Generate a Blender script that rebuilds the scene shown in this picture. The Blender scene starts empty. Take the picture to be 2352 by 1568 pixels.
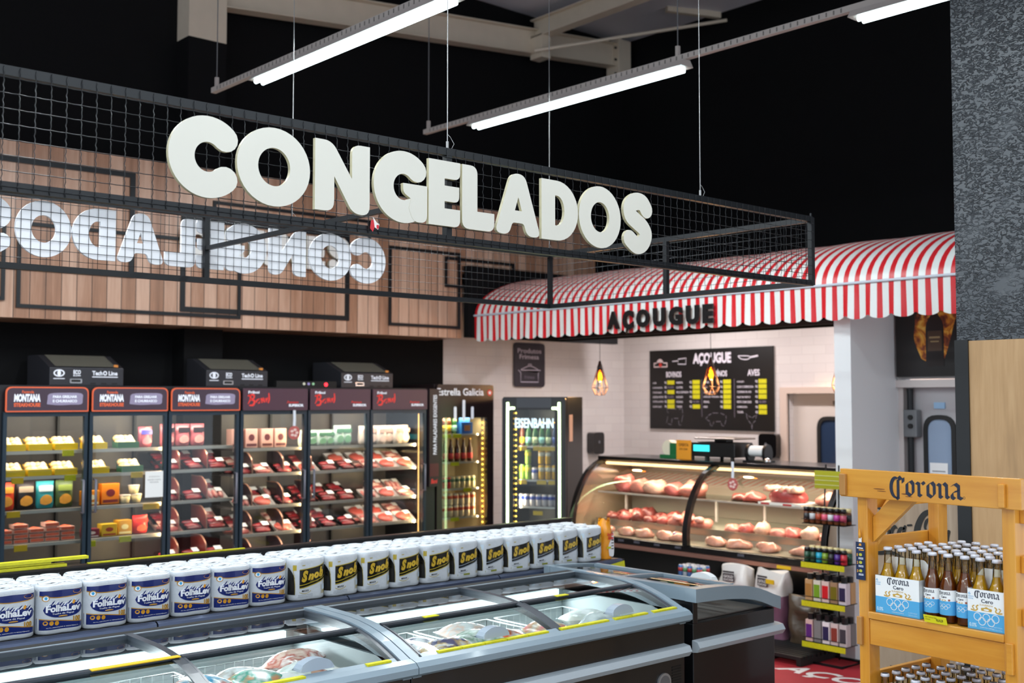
import bpy, math, random
from mathutils import Vector, Matrix
from mathutils.geometry import tessellate_polygon
random.seed(7)
R = math.radians
scene = bpy.context.scene
COL = scene.collection

# ---------------------------------------------------------------- camera
F_PX = 2605.0
YAW = 48.3
PITCH = math.degrees(math.atan(134 / F_PX))
cam_d = bpy.data.cameras.new('camera')
cam = bpy.data.objects.new('camera', cam_d)
COL.objects.link(cam)
cam.location = (0, 0, 2.0)
cam.rotation_euler = (R(90 + PITCH), 0, R(YAW - 90))
cam_d.sensor_width = 36.0
cam_d.lens = 36.0 * F_PX / 2352.0
cam_d.clip_start = 0.05
cam_d.clip_end = 200
cam_d.dof.use_dof = True
cam_d.dof.focus_distance = 4.6
cam_d.dof.aperture_fstop = 3.0
scene.camera = cam

# ---------------------------------------------------------------- world, exposure
w = bpy.data.worlds.new('world')
scene.world = w
w.use_nodes = True
bgn = w.node_tree.nodes['Background']
bgn.inputs[0].default_value = (0.80, 0.88, 1.0, 1)
bgn.inputs[1].default_value = 1.5
scene.view_settings.view_transform = 'Standard'
scene.view_settings.look = 'None'
scene.view_settings.gamma = 1.0
scene.view_settings.use_curve_mapping = False
scene.view_settings.exposure = 0.0
cy = scene.cycles
cy.use_denoising = True
cy.max_bounces = 8
cy.diffuse_bounces = 3
cy.glossy_bounces = 4
cy.transmission_bounces = 6
cy.transparent_max_bounces = 24
cy.caustics_reflective = False
cy.caustics_refractive = False
cy.sample_clamp_indirect = 6.0

TUBE_W = 58.0          # watts per ceiling tube fixture


def area(name, loc, sx, sy, watts, col, parent=None, rot=(0, 0, 0), spread=180):
    l = bpy.data.lights.new(name, 'AREA')
    l.shape = 'RECTANGLE'
    l.size = sx
    l.size_y = sy
    l.energy = watts
    l.color = col
    l.spread = R(spread)
    o = bpy.data.objects.new(name, l)
    COL.objects.link(o)
    o.location = loc
    o.rotation_euler = rot
    if parent:
        o.parent = parent
    return o


# ---------------------------------------------------------------- materials
def lin(c):
    return c / 12.92 if c <= 0.04045 else ((c + 0.055) / 1.055) ** 2.4


def hx(h):
    return tuple(lin(int(h[i:i + 2], 16) / 255) for i in (0, 2, 4)) + (1,)


_M = {}


def mat(name, h='808080', rough=0.5, metal=0.0, em=0.0, emc=None, bump=0.0, bscale=40.0, var=0.0, coat=0.0, spec=0.5):
    if name in _M:
        return _M[name]
    m = bpy.data.materials.new(name)
    m.use_nodes = True
    nt = m.node_tree
    b = nt.nodes['Principled BSDF']
    b.inputs['Base Color'].default_value = hx(h)
    b.inputs['Roughness'].default_value = rough
    b.inputs['Metallic'].default_value = metal
    b.inputs['Specular IOR Level'].default_value = spec
    if coat:
        b.inputs['Coat Weight'].default_value = coat
        b.inputs['Coat Roughness'].default_value = 0.08
    if em:
        b.inputs['Emission Color'].default_value = hx(emc or h)
        b.inputs['Emission Strength'].default_value = em
    if bump or var:
        tc = nt.nodes.new('ShaderNodeTexCoord')
        n = nt.nodes.new('ShaderNodeTexNoise')
        n.inputs['Scale'].default_value = bscale
        n.inputs['Detail'].default_value = 4
        nt.links.new(tc.outputs['Object'], n.inputs['Vector'])
        if bump:
            bp = nt.nodes.new('ShaderNodeBump')
            bp.inputs['Strength'].default_value = bump
            bp.inputs['Distance'].default_value = 0.01
            nt.links.new(n.outputs['Fac'], bp.inputs['Height'])
            nt.links.new(bp.outputs['Normal'], b.inputs['Normal'])
        if var:
            mx = nt.nodes.new('ShaderNodeMix')
            mx.data_type = 'RGBA'
            c = hx(h)
            mx.inputs['A'].default_value = tuple(x * (1 - var) for x in c[:3]) + (1,)
            mx.inputs['B'].default_value = tuple(min(1, x * (1 + var)) for x in c[:3]) + (1,)
            nt.links.new(n.outputs['Fac'], mx.inputs['Factor'])
            nt.links.new(mx.outputs['Result'], b.inputs['Base Color'])
    _M[name] = m
    return m


def glass(name, tint='ffffff', refl=1.0, ior=1.45, rough=0.0):
    """thin clear glass: transparent with fresnel reflection"""
    if name in _M:
        return _M[name]
    m = bpy.data.materials.new(name)
    m.use_nodes = True
    nt = m.node_tree
    nt.nodes.remove(nt.nodes['Principled BSDF'])
    out = nt.nodes['Material Output']
    tr = nt.nodes.new('ShaderNodeBsdfTransparent')
    tr.inputs[0].default_value = hx(tint)
    gl = nt.nodes.new('ShaderNodeBsdfGlossy')
    gl.inputs['Roughness'].default_value = rough
    fr = nt.nodes.new('ShaderNodeFresnel')
    fr.inputs['IOR'].default_value = ior
    ml = nt.nodes.new('ShaderNodeMath')
    ml.operation = 'MULTIPLY'
    ml.inputs[1].default_value = refl
    ml.use_clamp = True
    mx = nt.nodes.new('ShaderNodeMixShader')
    nt.links.new(fr.outputs[0], ml.inputs[0])
    nt.links.new(ml.outputs[0], mx.inputs[0])
    nt.links.new(tr.outputs[0], mx.inputs[1])
    nt.links.new(gl.outputs[0], mx.inputs[2])
    nt.links.new(mx.outputs[0], out.inputs[0])
    _M[name] = m
    return m


def N(nt, t, **kw):
    n = nt.nodes.new('ShaderNode' + t)
    for k, v in kw.items():
        setattr(n, k, v)
    return n


def mth(nt, op, a, b=None):
    n = N(nt, 'Math', operation=op)
    for i, x in enumerate((a, b)):
        if x is None:
            continue
        if isinstance(x, (int, float)):
            n.inputs[i].default_value = x
        else:
            nt.links.new(x, n.inputs[i])
    return n.outputs[0]


def ramp(nt, fac, stops):
    r = N(nt, 'ValToRGB')
    e = r.color_ramp.elements
    e[0].position, e[0].color = stops[0][0], hx(stops[0][1])
    e[1].position, e[1].color = stops[-1][0], hx(stops[-1][1])
    for p, c in stops[1:-1]:
        x = e.new(p)
        x.color = hx(c)
    nt.links.new(fac, r.inputs[0])
    return r.outputs[0]


def wood(name, axis, stops, rough=0.4, scale=1.0, coat=0.0, plank=None, gap=0.006):
    """grain along axis 0/1/2 in object space; plank=(axis,width) gives each board its own tone"""
    if name in _M:
        return _M[name]
    m = bpy.data.materials.new(name)
    m.use_nodes = True
    nt = m.node_tree
    b = nt.nodes['Principled BSDF']
    b.inputs['Roughness'].default_value = rough
    if coat:
        b.inputs['Coat Weight'].default_value = coat
        b.inputs['Coat Roughness'].default_value = 0.15
    tc = N(nt, 'TexCoord')
    mp = N(nt, 'Mapping')
    s = [14 * scale] * 3
    s[axis] = 1.1 * scale
    mp.inputs['Scale'].default_value = s
    nt.links.new(tc.outputs['Object'], mp.inputs['Vector'])
    n1 = N(nt, 'TexNoise')
    n1.inputs['Scale'].default_value = 1.0
    n1.inputs['Detail'].default_value = 6
    n1.inputs['Distortion'].default_value = 1.2
    n2 = N(nt, 'TexNoise')
    n2.inputs['Scale'].default_value = 7.0
    n2.inputs['Detail'].default_value = 3
    nt.links.new(mp.outputs[0], n2.inputs['Vector'])
    vec = mp.outputs[0]
    if plank:
        sp = N(nt, 'SeparateXYZ')
        nt.links.new(tc.outputs['Object'], sp.inputs[0])
        q = mth(nt, 'DIVIDE', sp.outputs[plank[0]], plank[1])
        fl = mth(nt, 'FLOOR', q)
        wn = N(nt, 'TexWhiteNoise', noise_dimensions='1D')
        nt.links.new(fl, wn.inputs['W'])
        cb = N(nt, 'CombineXYZ')
        sh = mth(nt, 'MULTIPLY', wn.outputs['Value'], 37.0)
        nt.links.new(sh, cb.inputs[0]); nt.links.new(sh, cb.inputs[1]); nt.links.new(sh, cb.inputs[2])
        va = N(nt, 'VectorMath', operation='ADD')
        nt.links.new(mp.outputs[0], va.inputs[0]); nt.links.new(cb.outputs[0], va.inputs[1])
        vec = va.outputs[0]
    nt.links.new(vec, n1.inputs['Vector'])
    f = mth(nt, 'ADD', mth(nt, 'MULTIPLY', n1.outputs['Fac'], 0.75), mth(nt, 'MULTIPLY', n2.outputs['Fac'], 0.25))
    if plank:
        f = mth(nt, 'ADD', mth(nt, 'MULTIPLY', f, 0.75), mth(nt, 'MULTIPLY', mth(nt, 'SUBTRACT', wn.outputs['Value'], 0.25), 0.40))
    c = ramp(nt, f, stops)
    if plank:
        fr = mth(nt, 'FRACT', q)
        g = mth(nt, 'LESS_THAN', fr, gap / plank[1])
        mx = N(nt, 'Mix', data_type='RGBA')
        mx.inputs['B'].default_value = hx('1c1210')
        nt.links.new(g, mx.inputs['Factor'])
        nt.links.new(c, mx.inputs['A'])
        c = mx.outputs['Result']
    nt.links.new(c, b.inputs['Base Color'])
    _M[name] = m
    return m


# ---------------------------------------------------------------- mesh builder
def FR(o, x, y=(0, 0, 1)):
    """frame: local x,y in the face, local z out of it"""
    x = Vector(x).normalized(); y = Vector(y).normalized(); z = x.cross(y)
    m = Matrix.Identity(4)
    for i in range(3):
        m[i][0], m[i][1], m[i][2], m[i][3] = x[i], y[i], z[i], o[i]
    return m


def T(x, y, z):
    return Matrix.Translation((x, y, z))


def RZ(a):
    return Matrix.Rotation(a, 4, 'Z')


def RX(a):
    return Matrix.Rotation(a, 4, 'X')


def RY(a):
    return Matrix.Rotation(a, 4, 'Y')


_txt = {}


def text_geo(s, bold=0.0, shear=0.0):
    k = (s, bold, shear)
    if k in _txt:
        return _txt[k]
    c = bpy.data.curves.new('t', 'FONT')
    c.body = s
    c.offset = bold
    c.shear = shear
    c.resolution_u = 3
    o = bpy.data.objects.new('t', c)
    COL.objects.link(o)
    dg = bpy.context.evaluated_depsgraph_get()
    me = bpy.data.meshes.new_from_object(o.evaluated_get(dg))
    vs = [(v.co.x, v.co.y) for v in me.vertices]
    fs = [tuple(p.vertices) for p in me.polygons]
    bpy.data.objects.remove(o)
    bpy.data.curves.remove(c)
    bpy.data.meshes.remove(me)
    if vs:
        x0 = min(v[0] for v in vs); x1 = max(v[0] for v in vs)
        y0 = min(v[1] for v in vs); y1 = max(v[1] for v in vs)
        vs = [((x - x0) / max(x1 - x0, 1e-6), (y - y0) / max(y1 - y0, 1e-6)) for x, y in vs]
    _txt[k] = (vs, fs)
    return _txt[k]


class MB:
    def __init__(s):
        s.v = []; s.f = []; s.m = []; s.sm = []; s.mats = []

    def mi(s, m):
        if m not in s.mats:
            s.mats.append(m)
        return s.mats.index(m)

    def add(s, vs, fs, m, M=None, sm=False, fn=None):
        o = len(s.v)
        for p in vs:
            q = Vector(p)
            if fn:
                q = Vector(fn(q))
            if M is not None:
                q = M @ q
            s.v.append(tuple(q))
        i = s.mi(m)
        for f in fs:
            s.f.append(tuple(o + k for k in f)); s.m.append(i); s.sm.append(sm)
        return s

    def box(s, x0, y0, z0, x1, y1, z1, m, M=None):
        if x0 > x1: x0, x1 = x1, x0
        if y0 > y1: y0, y1 = y1, y0
        if z0 > z1: z0, z1 = z1, z0
        vs = [(x, y, z) for z in (z0, z1) for y in (y0, y1) for x in (x0, x1)]
        fs = [(0, 2, 3, 1), (4, 5, 7, 6), (0, 1, 5, 4), (2, 6, 7, 3), (0, 4, 6, 2), (1, 3, 7, 5)]
        return s.add(vs, fs, m, M)

    def quad(s, x0, y0, x1, y1, m, M=None, z=0.0):
        return s.add([(x0, y0, z), (x1, y0, z), (x1, y1, z), (x0, y1, z)], [(0, 1, 2, 3)], m, M)

    def cyl(s, p0, p1, r, m, n=12, r2=None, M=None, sm=True):
        p0 = Vector(p0); p1 = Vector(p1); d = (p1 - p0).normalized()
        a = d.orthogonal().normalized(); b = d.cross(a)
        r2 = r if r2 is None else r2
        vs = []
        for p, rr in ((p0, r), (p1, r2)):
            for k in range(n):
                t = 2 * math.pi * k / n
                vs.append(p + (a * math.cos(t) + b * math.sin(t)) * rr)
        fs = [(k, (k + 1) % n, n + (k + 1) % n, n + k) for k in range(n)]
        s.add(vs, fs, m, M, sm)
        s.add(vs[:n], [tuple(reversed(range(n)))], m, M)
        s.add(vs[n:], [tuple(range(n))], m, M)
        return s

    def tube(s, pts, r, m, n=6, M=None, closed=False, sq=False):
        pts = [Vector(p) for p in pts]
        k = len(pts)
        vs = []
        prev = None
        for i, p in enumerate(pts):
            if closed:
                d = (pts[(i + 1) % k] - pts[i - 1])
            else:
                d = pts[min(i + 1, k - 1)] - pts[max(i - 1, 0)]
            d.normalize()
            if prev is None:
                up = Vector((0, 0, 1)) if abs(d.z) < 0.9 else Vector((1, 0, 0))
                a = d.cross(up).normalized()
            else:
                a = (prev - d * prev.dot(d))
                a = a.normalized() if a.length > 1e-6 else d.orthogonal().normalized()
            prev = a
            b = d.cross(a)
            for j in range(n):
                t = 2 * math.pi * (j + (0.5 if sq else 0)) / n
                vs.append(p + (a * math.cos(t) + b * math.sin(t)) * r)
        fs = []
        for i in range(k if closed else k - 1):
            for j in range(n):
                i2 = (i + 1) % k
                fs.append((i * n + j, i * n + (j + 1) % n, i2 * n + (j + 1) % n, i2 * n + j))
        if not closed:
            fs.append(tuple(reversed(range(n)))); fs.append(tuple(range((k - 1) * n, k * n)))
        return s.add(vs, fs, m, M, sm=not sq)

    def bar(s, p0, p1, w, m, M=None, w2=None):
        return s.tube([p0, p1], w * 0.7071, m, n=4, M=M, sq=True)

    def lathe(s, prof, m, n=16, M=None, sm=True):
        vs = []
        for r, z in prof:
            for k in range(n):
                t = 2 * math.pi * k / n
                vs.append((r * math.cos(t), r * math.sin(t), z))
        fs = []
        for i in range(len(prof) - 1):
            for k in range(n):
                fs.append((i * n + k, i * n + (k + 1) % n, (i + 1) * n + (k + 1) % n, (i + 1) * n + k))
        if prof[0][0] > 1e-5: fs.append(tuple(reversed(range(n))))
        if prof[-1][0] > 1e-5: fs.append(tuple(range((len(prof) - 1) * n, len(prof) * n)))
        return s.add(vs, fs, m, M, sm)

    def ext(s, loops, d, m, M=None, m2=None, fn=None, z=0.0):
        """loops: outer loop then holes, 2D; extruded from z to z+d (d=0: a flat face)"""
        L = [[Vector((p[0], p[1], 0)) for p in lp] for lp in loops]
        tr = tessellate_polygon(L)
        flat = [p for lp in L for p in lp]
        out = []
        for t in tr:
            a, b, c = (flat[i] for i in t)
            if (b - a).cross(c - a).z < 0: t = (t[0], t[2], t[1])
            out.append(tuple(t))
        s.add([(p.x, p.y, z + d) for p in flat], out, m, M, fn=fn)
        if d:
            s.add([(p.x, p.y, z) for p in flat], [tuple(reversed(t)) for t in out], m2 or m, M, fn=fn)
            for lp in L:
                n = len(lp)
                ar = sum(lp[i].x * lp[(i + 1) % n].y - lp[(i + 1) % n].x * lp[i].y for i in range(n))
                vs = [(p.x, p.y, z) for p in lp] + [(p.x, p.y, z + d) for p in lp]
                fs = [(i, (i + 1) % n, n + (i + 1) % n, n + i) for i in range(n)]
                s.add(vs, fs, m2 or m, M, fn=fn)
        return s

    def text(s, t, x, y, w, h, m, M=None, bold=0.0, shear=0.0, z=0.0, d=0.0, fn=None):
        """text fitted in the box x..x+w, y..y+h"""
        vs, fs = text_geo(t, bold, shear)
        if not vs: return s
        s.add([(x + a * w, y + b * h, z + d) for a, b in vs], fs, m, M, fn=fn)
        if d:
            cnt = {}
            for f in fs:
                for i in range(len(f)):
                    a, b = f[i], f[(i + 1) % len(f)]
                    cnt[(a, b)] = 1
            ed = [(a, b) for a, b in cnt if (b, a) not in cnt]
            n = len(vs)
            s.add([(x + a * w, y + b * h, z) for a, b in vs] + [(x + a * w, y + b * h, z + d) for a, b in vs],
                  [(a, b, n + b, n + a) for a, b in ed], m, M, fn=fn)
        return s

    def grid(s, nx, ny, fn, m, M=None, sm=True):
        vs = [fn(i / nx, j / ny) for j in range(ny + 1) for i in range(nx + 1)]
        fs = [(j * (nx + 1) + i, j * (nx + 1) + i + 1, (j + 1) * (nx + 1) + i + 1, (j + 1) * (nx + 1) + i)
              for j in range(ny) for i in range(nx)]
        return s.add(vs, fs, m, M, sm)

    def blob(s, c, r, m, n=10, seed=0, amp=0.15, M=None, flat=True):
        """lumpy ellipsoid, radii r"""
        rnd = random.Random(seed)
        ph = [rnd.uniform(0, 6.28) for _ in range(6)]
        vs = []
        fs = []
        nn = n // 2 + 1
        for i in range(nn + 1):
            th = math.pi * i / nn
            for k in range(n):
                t = 2 * math.pi * k / n
                q = 1 + amp * (math.sin(2 * t + ph[0]) * math.sin(th + ph[1]) + 0.6 * math.sin(3 * t + ph[2] + 2 * th) + 0.5 * math.sin(4 * th + ph[3] + t))
                x = math.sin(th) * math.cos(t) * q; y = math.sin(th) * math.sin(t) * q; z = math.cos(th) * (q if 0 < i < nn else 1)
                if flat and z < -0.55: z = -0.55
                vs.append((c[0] + x * r[0], c[1] + y * r[1], c[2] + (z + (0.55 if flat else 0)) * r[2]))
        for i in range(nn):
            for k in range(n):
                fs.append((i * n + k, (i + 1) * n + k, (i + 1) * n + (k + 1) % n, i * n + (k + 1) % n))
        return s.add(vs, fs, m, M, True)

    def obj(s, name, parent=None, local=False, loc=None, rot=None, bevel=0, kind=None, keep=False):
        me = bpy.data.meshes.new(name)
        vs = s.v
        if parent is not None and not local:
            inv = parent.matrix_basis.inverted()
            if parent.parent is not None:
                inv = (parent.parent.matrix_basis @ parent.matrix_basis).inverted()
            vs = [tuple(inv @ Vector(p)) for p in vs]
        l = (0, 0, 0)
        if parent is None and not local and vs:
            xs = [p[0] for p in vs]; ys = [p[1] for p in vs]; zs = [p[2] for p in vs]
            l = ((min(xs) + max(xs)) / 2, (min(ys) + max(ys)) / 2, min(zs))
            if keep: l = (0, 0, 0)
            vs = [(p[0] - l[0], p[1] - l[1], p[2] - l[2]) for p in vs]
        me.from_pydata(vs, [], s.f)
        for m in s.mats: me.materials.append(m)
        me.polygons.foreach_set('material_index', s.m)
        me.polygons.foreach_set('use_smooth', s.sm)
        me.update()
        o = bpy.data.objects.new(name, me)
        COL.objects.link(o)
        o.location = loc if loc is not None else l
        if rot: o.rotation_euler = rot
        if parent is not None: o.parent = parent
        if bevel:
            bm = o.modifiers.new('Bevel', 'BEVEL')
            bm.width = bevel; bm.segments = 2; bm.limit_method = 'ANGLE'; bm.angle_limit = R(40)
        if kind: o['kind'] = kind
        return o


def tag(o, label, cat, group=None):
    o['label'] = label
    o['category'] = cat
    if group: o['group'] = group
    return o


def thing(name, label, cat, loc=(0, 0, 0), rz=0.0, group=None):
    o = bpy.data.objects.new(name, None)
    COL.objects.link(o)
    o.empty_display_size = 0.05
    o.matrix_basis = T(*loc) @ RZ(rz)
    tag(o, label, cat, group)
    return o


KIDS = {}


def kids(o):
    return [c for c in o.children]


def dup(src, loc, rz=None, label=None, group=None, parent=None, tree=None):
    """copy a thing with copies of its parts and their sub-parts"""
    r = src.copy()
    COL.objects.link(r)
    r.location = loc
    if rz is not None: r.rotation_euler = (0, 0, rz)
    if label: r['label'] = label
    if group: r['group'] = group
    for c, gs in (tree if tree is not None else [(c, list(c.children)) for c in src.children]):
        cc = c.copy(); COL.objects.link(cc); cc.parent = r
        for g in gs:
            gg = g.copy(); COL.objects.link(gg); gg.parent = cc
    return r


def tree_of(o):
    return [(c, list(c.children)) for c in o.children]


ORD = ['first', 'second', 'third', 'fourth', 'fifth', 'sixth', 'seventh', 'eighth', 'ninth', 'tenth', 'eleventh', 'twelfth',
       'thirteenth', 'fourteenth', 'fifteenth', 'sixteenth', 'seventeenth', 'eighteenth', 'nineteenth', 'twentieth']


# 2D shapes --------------------------------------------------------
def rp(pts, n=5):
    """polygon with rounded corners: (x,y[,r])"""
    out = []
    k = len(pts)
    for i in range(k):
        p = pts[i]
        r = p[2] if len(p) > 2 else 0
        P = Vector(p[:2])
        if r <= 0:
            out.append(tuple(P)); continue
        a = (Vector(pts[i - 1][:2]) - P); b = (Vector(pts[(i + 1) % k][:2]) - P)
        r1 = min(r, a.length * 0.49, b.length * 0.49)
        A = P + a.normalized() * r1; B = P + b.normalized() * r1
        for j in range(n + 1):
            t = j / n
            q = A * (1 - t) ** 2 + P * 2 * t * (1 - t) + B * t * t
            out.append(tuple(q))
    return out


def rrect(x0, y0, x1, y1, r, n=5):
    return rp([(x0, y0, r), (x1, y0, r), (x1, y1, r), (x0, y1, r)], n)


def ell(cx, cy, rx, ry, n=40, a0=0, a1=360):
    full = abs(a1 - a0) >= 360
    return [(cx + rx * math.cos(R(a0 + (a1 - a0) * i / n)), cy + ry * math.sin(R(a0 + (a1 - a0) * i / n))) for i in range(n if full else n + 1)]


def stroke(pts, hw, cap=True, hw1=None, n=8):
    """outline of a thick line; hw may taper to hw1"""
    P = [Vector(p[:2]) for p in pts]
    k = len(P)
    L = []; Rr = []
    for i, p in enumerate(P):
        d = (P[min(i + 1, k - 1)] - P[max(i - 1, 0)]).normalized()
        nrm = Vector((-d.y, d.x))
        h = hw if hw1 is None else hw + (hw1 - hw) * i / (k - 1)
        if len(pts[i]) > 2: h = pts[i][2]
        L.append(p + nrm * h); Rr.append(p - nrm * h)
    out = [tuple(q) for q in L]
    if cap:
        c = P[-1]; v = L[-1] - c
        for j in range(1, n):
            a = -math.pi * j / n
            out.append((c.x + v.x * math.cos(a) - v.y * math.sin(a), c.y + v.x * math.sin(a) + v.y * math.cos(a)))
    out += [tuple(q) for q in reversed(Rr)]
    if cap:
        c = P[0]; v = Rr[0] - c
        for j in range(1, n):
            a = -math.pi * j / n
            out.append((c.x + v.x * math.cos(a) - v.y * math.sin(a), c.y + v.x * math.sin(a) + v.y * math.cos(a)))
    return out


def cr(pts, n=8):
    """smooth curve through points (Catmull-Rom)"""
    P = [pts[0]] + list(pts) + [pts[-1]]
    out = []
    dim = len(pts[0])
    for i in range(1, len(P) - 2):
        for j in range(n):
            t = j / n
            out.append(tuple(0.5 * (2 * P[i][q] + (P[i + 1][q] - P[i - 1][q]) * t + (2 * P[i - 1][q] - 5 * P[i][q] + 4 * P[i + 1][q] - P[i + 2][q]) * t * t + (3 * P[i][q] - P[i - 1][q] - 3 * P[i + 1][q] + P[i + 2][q]) * t ** 3) for q in range(dim)))
    out.append(tuple(pts[-1]))
    return out


def nib(mb, pts, w, m, M=None, ang=40, z=0.0, n=1, fn=None):
    """broad-nib pen stroke: for gothic lettering"""
    v = Vector((math.cos(R(ang)), math.sin(R(ang)))) * w / 2
    for i in range(len(pts) - 1):
        a = Vector(pts[i]); b = Vector(pts[i + 1])
        q = [a - v, b - v, b + v, a + v]
        ar = sum(q[k].x * q[(k + 1) % 4].y - q[(k + 1) % 4].x * q[k].y for k in range(4))
        if ar < 0: q.reverse()
        mb.add([(p.x, p.y, z) for p in q], [(0, 1, 2, 3)], m, M, fn=fn)
    return mb


# rounded display letters, cap height 1
def _D():
    o = [(0, 0), (0, 1)] + [(0.34 + 0.48 * math.sin(R(a)), 0.5 + 0.5 * math.cos(R(a))) for a in range(0, 181, 10)]
    h = [(0.3, 0.25), (0.3, 0.75)] + [(0.34 + 0.17 * math.sin(R(a)), 0.5 + 0.25 * math.cos(R(a))) for a in range(0, 181, 15)]
    return [[o, h]]


def _R():
    o = [(0, 0), (0, 1)] + [(0.36 + 0.36 * math.sin(R(a)), 0.67 + 0.33 * math.cos(R(a))) for a in range(0, 151, 10)]
    o += rp([(0.8, 0.0, 0.12), (0.5, 0.0, 0.1), (0.31, 0.32), (0.31, 0.0, 0.1)])
    h = [(0.3, 0.56), (0.3, 0.78)] + [(0.36 + 0.1 * math.sin(R(a)), 0.67 + 0.11 * math.cos(R(a))) for a in range(0, 181, 20)]
    return [[o, h]]


GL = {
    'C': (0.95, [[stroke(ell(0.53, 0.5, 0.345, 0.365, 36, 47, 313), 0.17)]]),
    'O': (1.07, [[ell(0.535, 0.5, 0.535, 0.535), ell(0.535, 0.5, 0.235, 0.26)]]),
    'N': (0.90, [[rp([(0, 0), (0, 1), (0.27, 1, 0.14), (0.6, 0.5), (0.6, 1, 0.16), (0.9, 1), (0.9, 0, 0.15), (0.62, 0, 0.13), (0.31, 0.5), (0.31, 0, 0.16)])]]),
    'G': (0.95, [[stroke(ell(0.53, 0.5, 0.345, 0.365, 36, 47, 300), 0.17)], [rp([(0.52, 0.56), (0.95, 0.56), (0.95, 0.0, 0.2), (0.70, 0.0, 0.1), (0.62, 0.2), (0.66, 0.34), (0.52, 0.42, 0.1)])]]),
    'E': (0.62, [[rp([(0, 0), (0, 1), (0.62, 1), (0.62, 0.73, 0.12), (0.31, 0.73), (0.31, 0.62), (0.6, 0.62), (0.6, 0.38, 0.1), (0.31, 0.38), (0.31, 0.27), (0.62, 0.27), (0.62, 0, 0.12)])]]),
    'L': (0.64, [[rp([(0, 0, 0.14), (0, 1), (0.3, 1, 0.14), (0.3, 0.29), (0.64, 0.29), (0.64, 0, 0.14)])]]),
    'A': (0.93, [[rp([(0, 0, 0.16), (0.33, 1, 0.14), (0.6, 1, 0.18), (0.93, 0, 0.16), (0.65, 0, 0.12), (0.58, 0.2, 0.05), (0.35, 0.2, 0.05), (0.28, 0, 0.12)]), [(0.40, 0.40), (0.54, 0.40), (0.47, 0.62)]]]),
    'D': (0.82, _D()),
    'R': (0.80, _R()),
    'S': (0.76, [[stroke(cr([(0.60, 0.76), (0.50, 0.87), (0.33, 0.88), (0.185, 0.78), (0.19, 0.63), (0.34, 0.53), (0.50, 0.44), (0.585, 0.31), (0.50, 0.15), (0.34, 0.10), (0.17, 0.20)], 6), 0.155)]]),
}


def letter(mb, ch, w, h, d, m, M, m2=None, mirror=False):
    W, parts = GL[ch]
    for k_, loops in enumerate(parts):
        L = [[(p[0] / W * w, p[1] * h) for p in lp] for lp in loops]
        if mirror: L = [[(w - x, y) for x, y in lp] for lp in L]
        mb.ext(L, d + 0.0016 * k_, m, M, m2, z=-0.0008 * k_)

# ================================================================ setting
BLK = mat('black_paint', '070709', 0.8, var=0.3, bscale=3, spec=0.2)
WHT = mat('white_paint', 'd9d2cf', 0.45)
SKN = mat('cream_paint', 'cdb9ac', 0.5)
STL = mat('beam_steel', 'd6c8b4', 0.5, var=0.08, bscale=6)
FRM = mat('black_frame_metal', '15181c', 0.42, 0.3)
DKM = mat('dark_metal', '15171a', 0.4, 0.2)
GRY = mat('grey_plastic', '8f9dac', 0.35)
YEL = mat('yellow_tag', 'c9c414', 0.5, var=0.25, bscale=60)
YEL2 = mat('amber_tag', 'e2b81a', 0.5)
INK = mat('black_ink', '101010', 0.6)
WH = mat('plain_white', 'eef0f0', 0.5)
CHR = mat('chrome', 'c8c8c8', 0.2, 1.0)


def tile_mat():
    m = bpy.data.materials.new('white_wall_tile')
    m.use_nodes = True
    nt = m.node_tree
    b = nt.nodes['Principled BSDF']
    b.inputs['Roughness'].default_value = 0.16
    tc = N(nt, 'TexCoord')
    sp = N(nt, 'SeparateXYZ')
    nt.links.new(tc.outputs['Object'], sp.inputs[0])
    cb = N(nt, 'CombineXYZ')
    nt.links.new(mth(nt, 'ADD', sp.outputs[0], sp.outputs[1]), cb.inputs[0])
    nt.links.new(sp.outputs[2], cb.inputs[1])
    br = N(nt, 'TexBrick')
    br.inputs['Color1'].default_value = hx('d8d2cf')
    br.inputs['Color2'].default_value = hx('d3ccca')
    br.inputs['Mortar'].default_value = hx('cac3c1')
    br.inputs['Scale'].default_value = 1.0
    br.inputs['Mortar Size'].default_value = 0.003
    br.inputs['Brick Width'].default_value = 0.30
    br.inputs['Row Height'].default_value = 0.10
    nt.links.new(cb.outputs[0], br.inputs['Vector'])
    nt.links.new(br.outputs['Color'], b.inputs['Base Color'])
    bp = N(nt, 'Bump')
    bp.inputs['Strength'].default_value = 0.12
    bp.inputs['Distance'].default_value = 0.003
    bp.invert = True
    nt.links.new(br.outputs['Fac'], bp.inputs['Height'])
    nt.links.new(bp.outputs[0], b.inputs['Normal'])
    return m


TILE = tile_mat()
FLR = mat('floor_tile', '8d8780', 0.18, var=0.12, bscale=2.0)


def struct(name, mb, bevel=0, **k):
    o = mb.obj(name, bevel=bevel, **k)
    o['kind'] = 'structure'
    return o


struct('floor', MB().box(-7, -9, -0.1, 10.9, 10.1, 0, FLR))
CEI = mat('ceiling_sheet', 'd4d2da', 0.6, var=0.06, bscale=1.5)
mb = MB()
mb.box(-7, -9, 6.62, 10.9, 10.1, 6.7, CEI)
struct('ceiling', mb)
struct('wall_back', MB().box(-7, 9.9, 0, 7.797, 10.1, 6.62, BLK).box(7.797, 9.9, 3.3, 10.74, 10.1, 6.62, BLK).box(7.797, 9.9, 0, 10.74, 10.1, 3.3, TILE))
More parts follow.
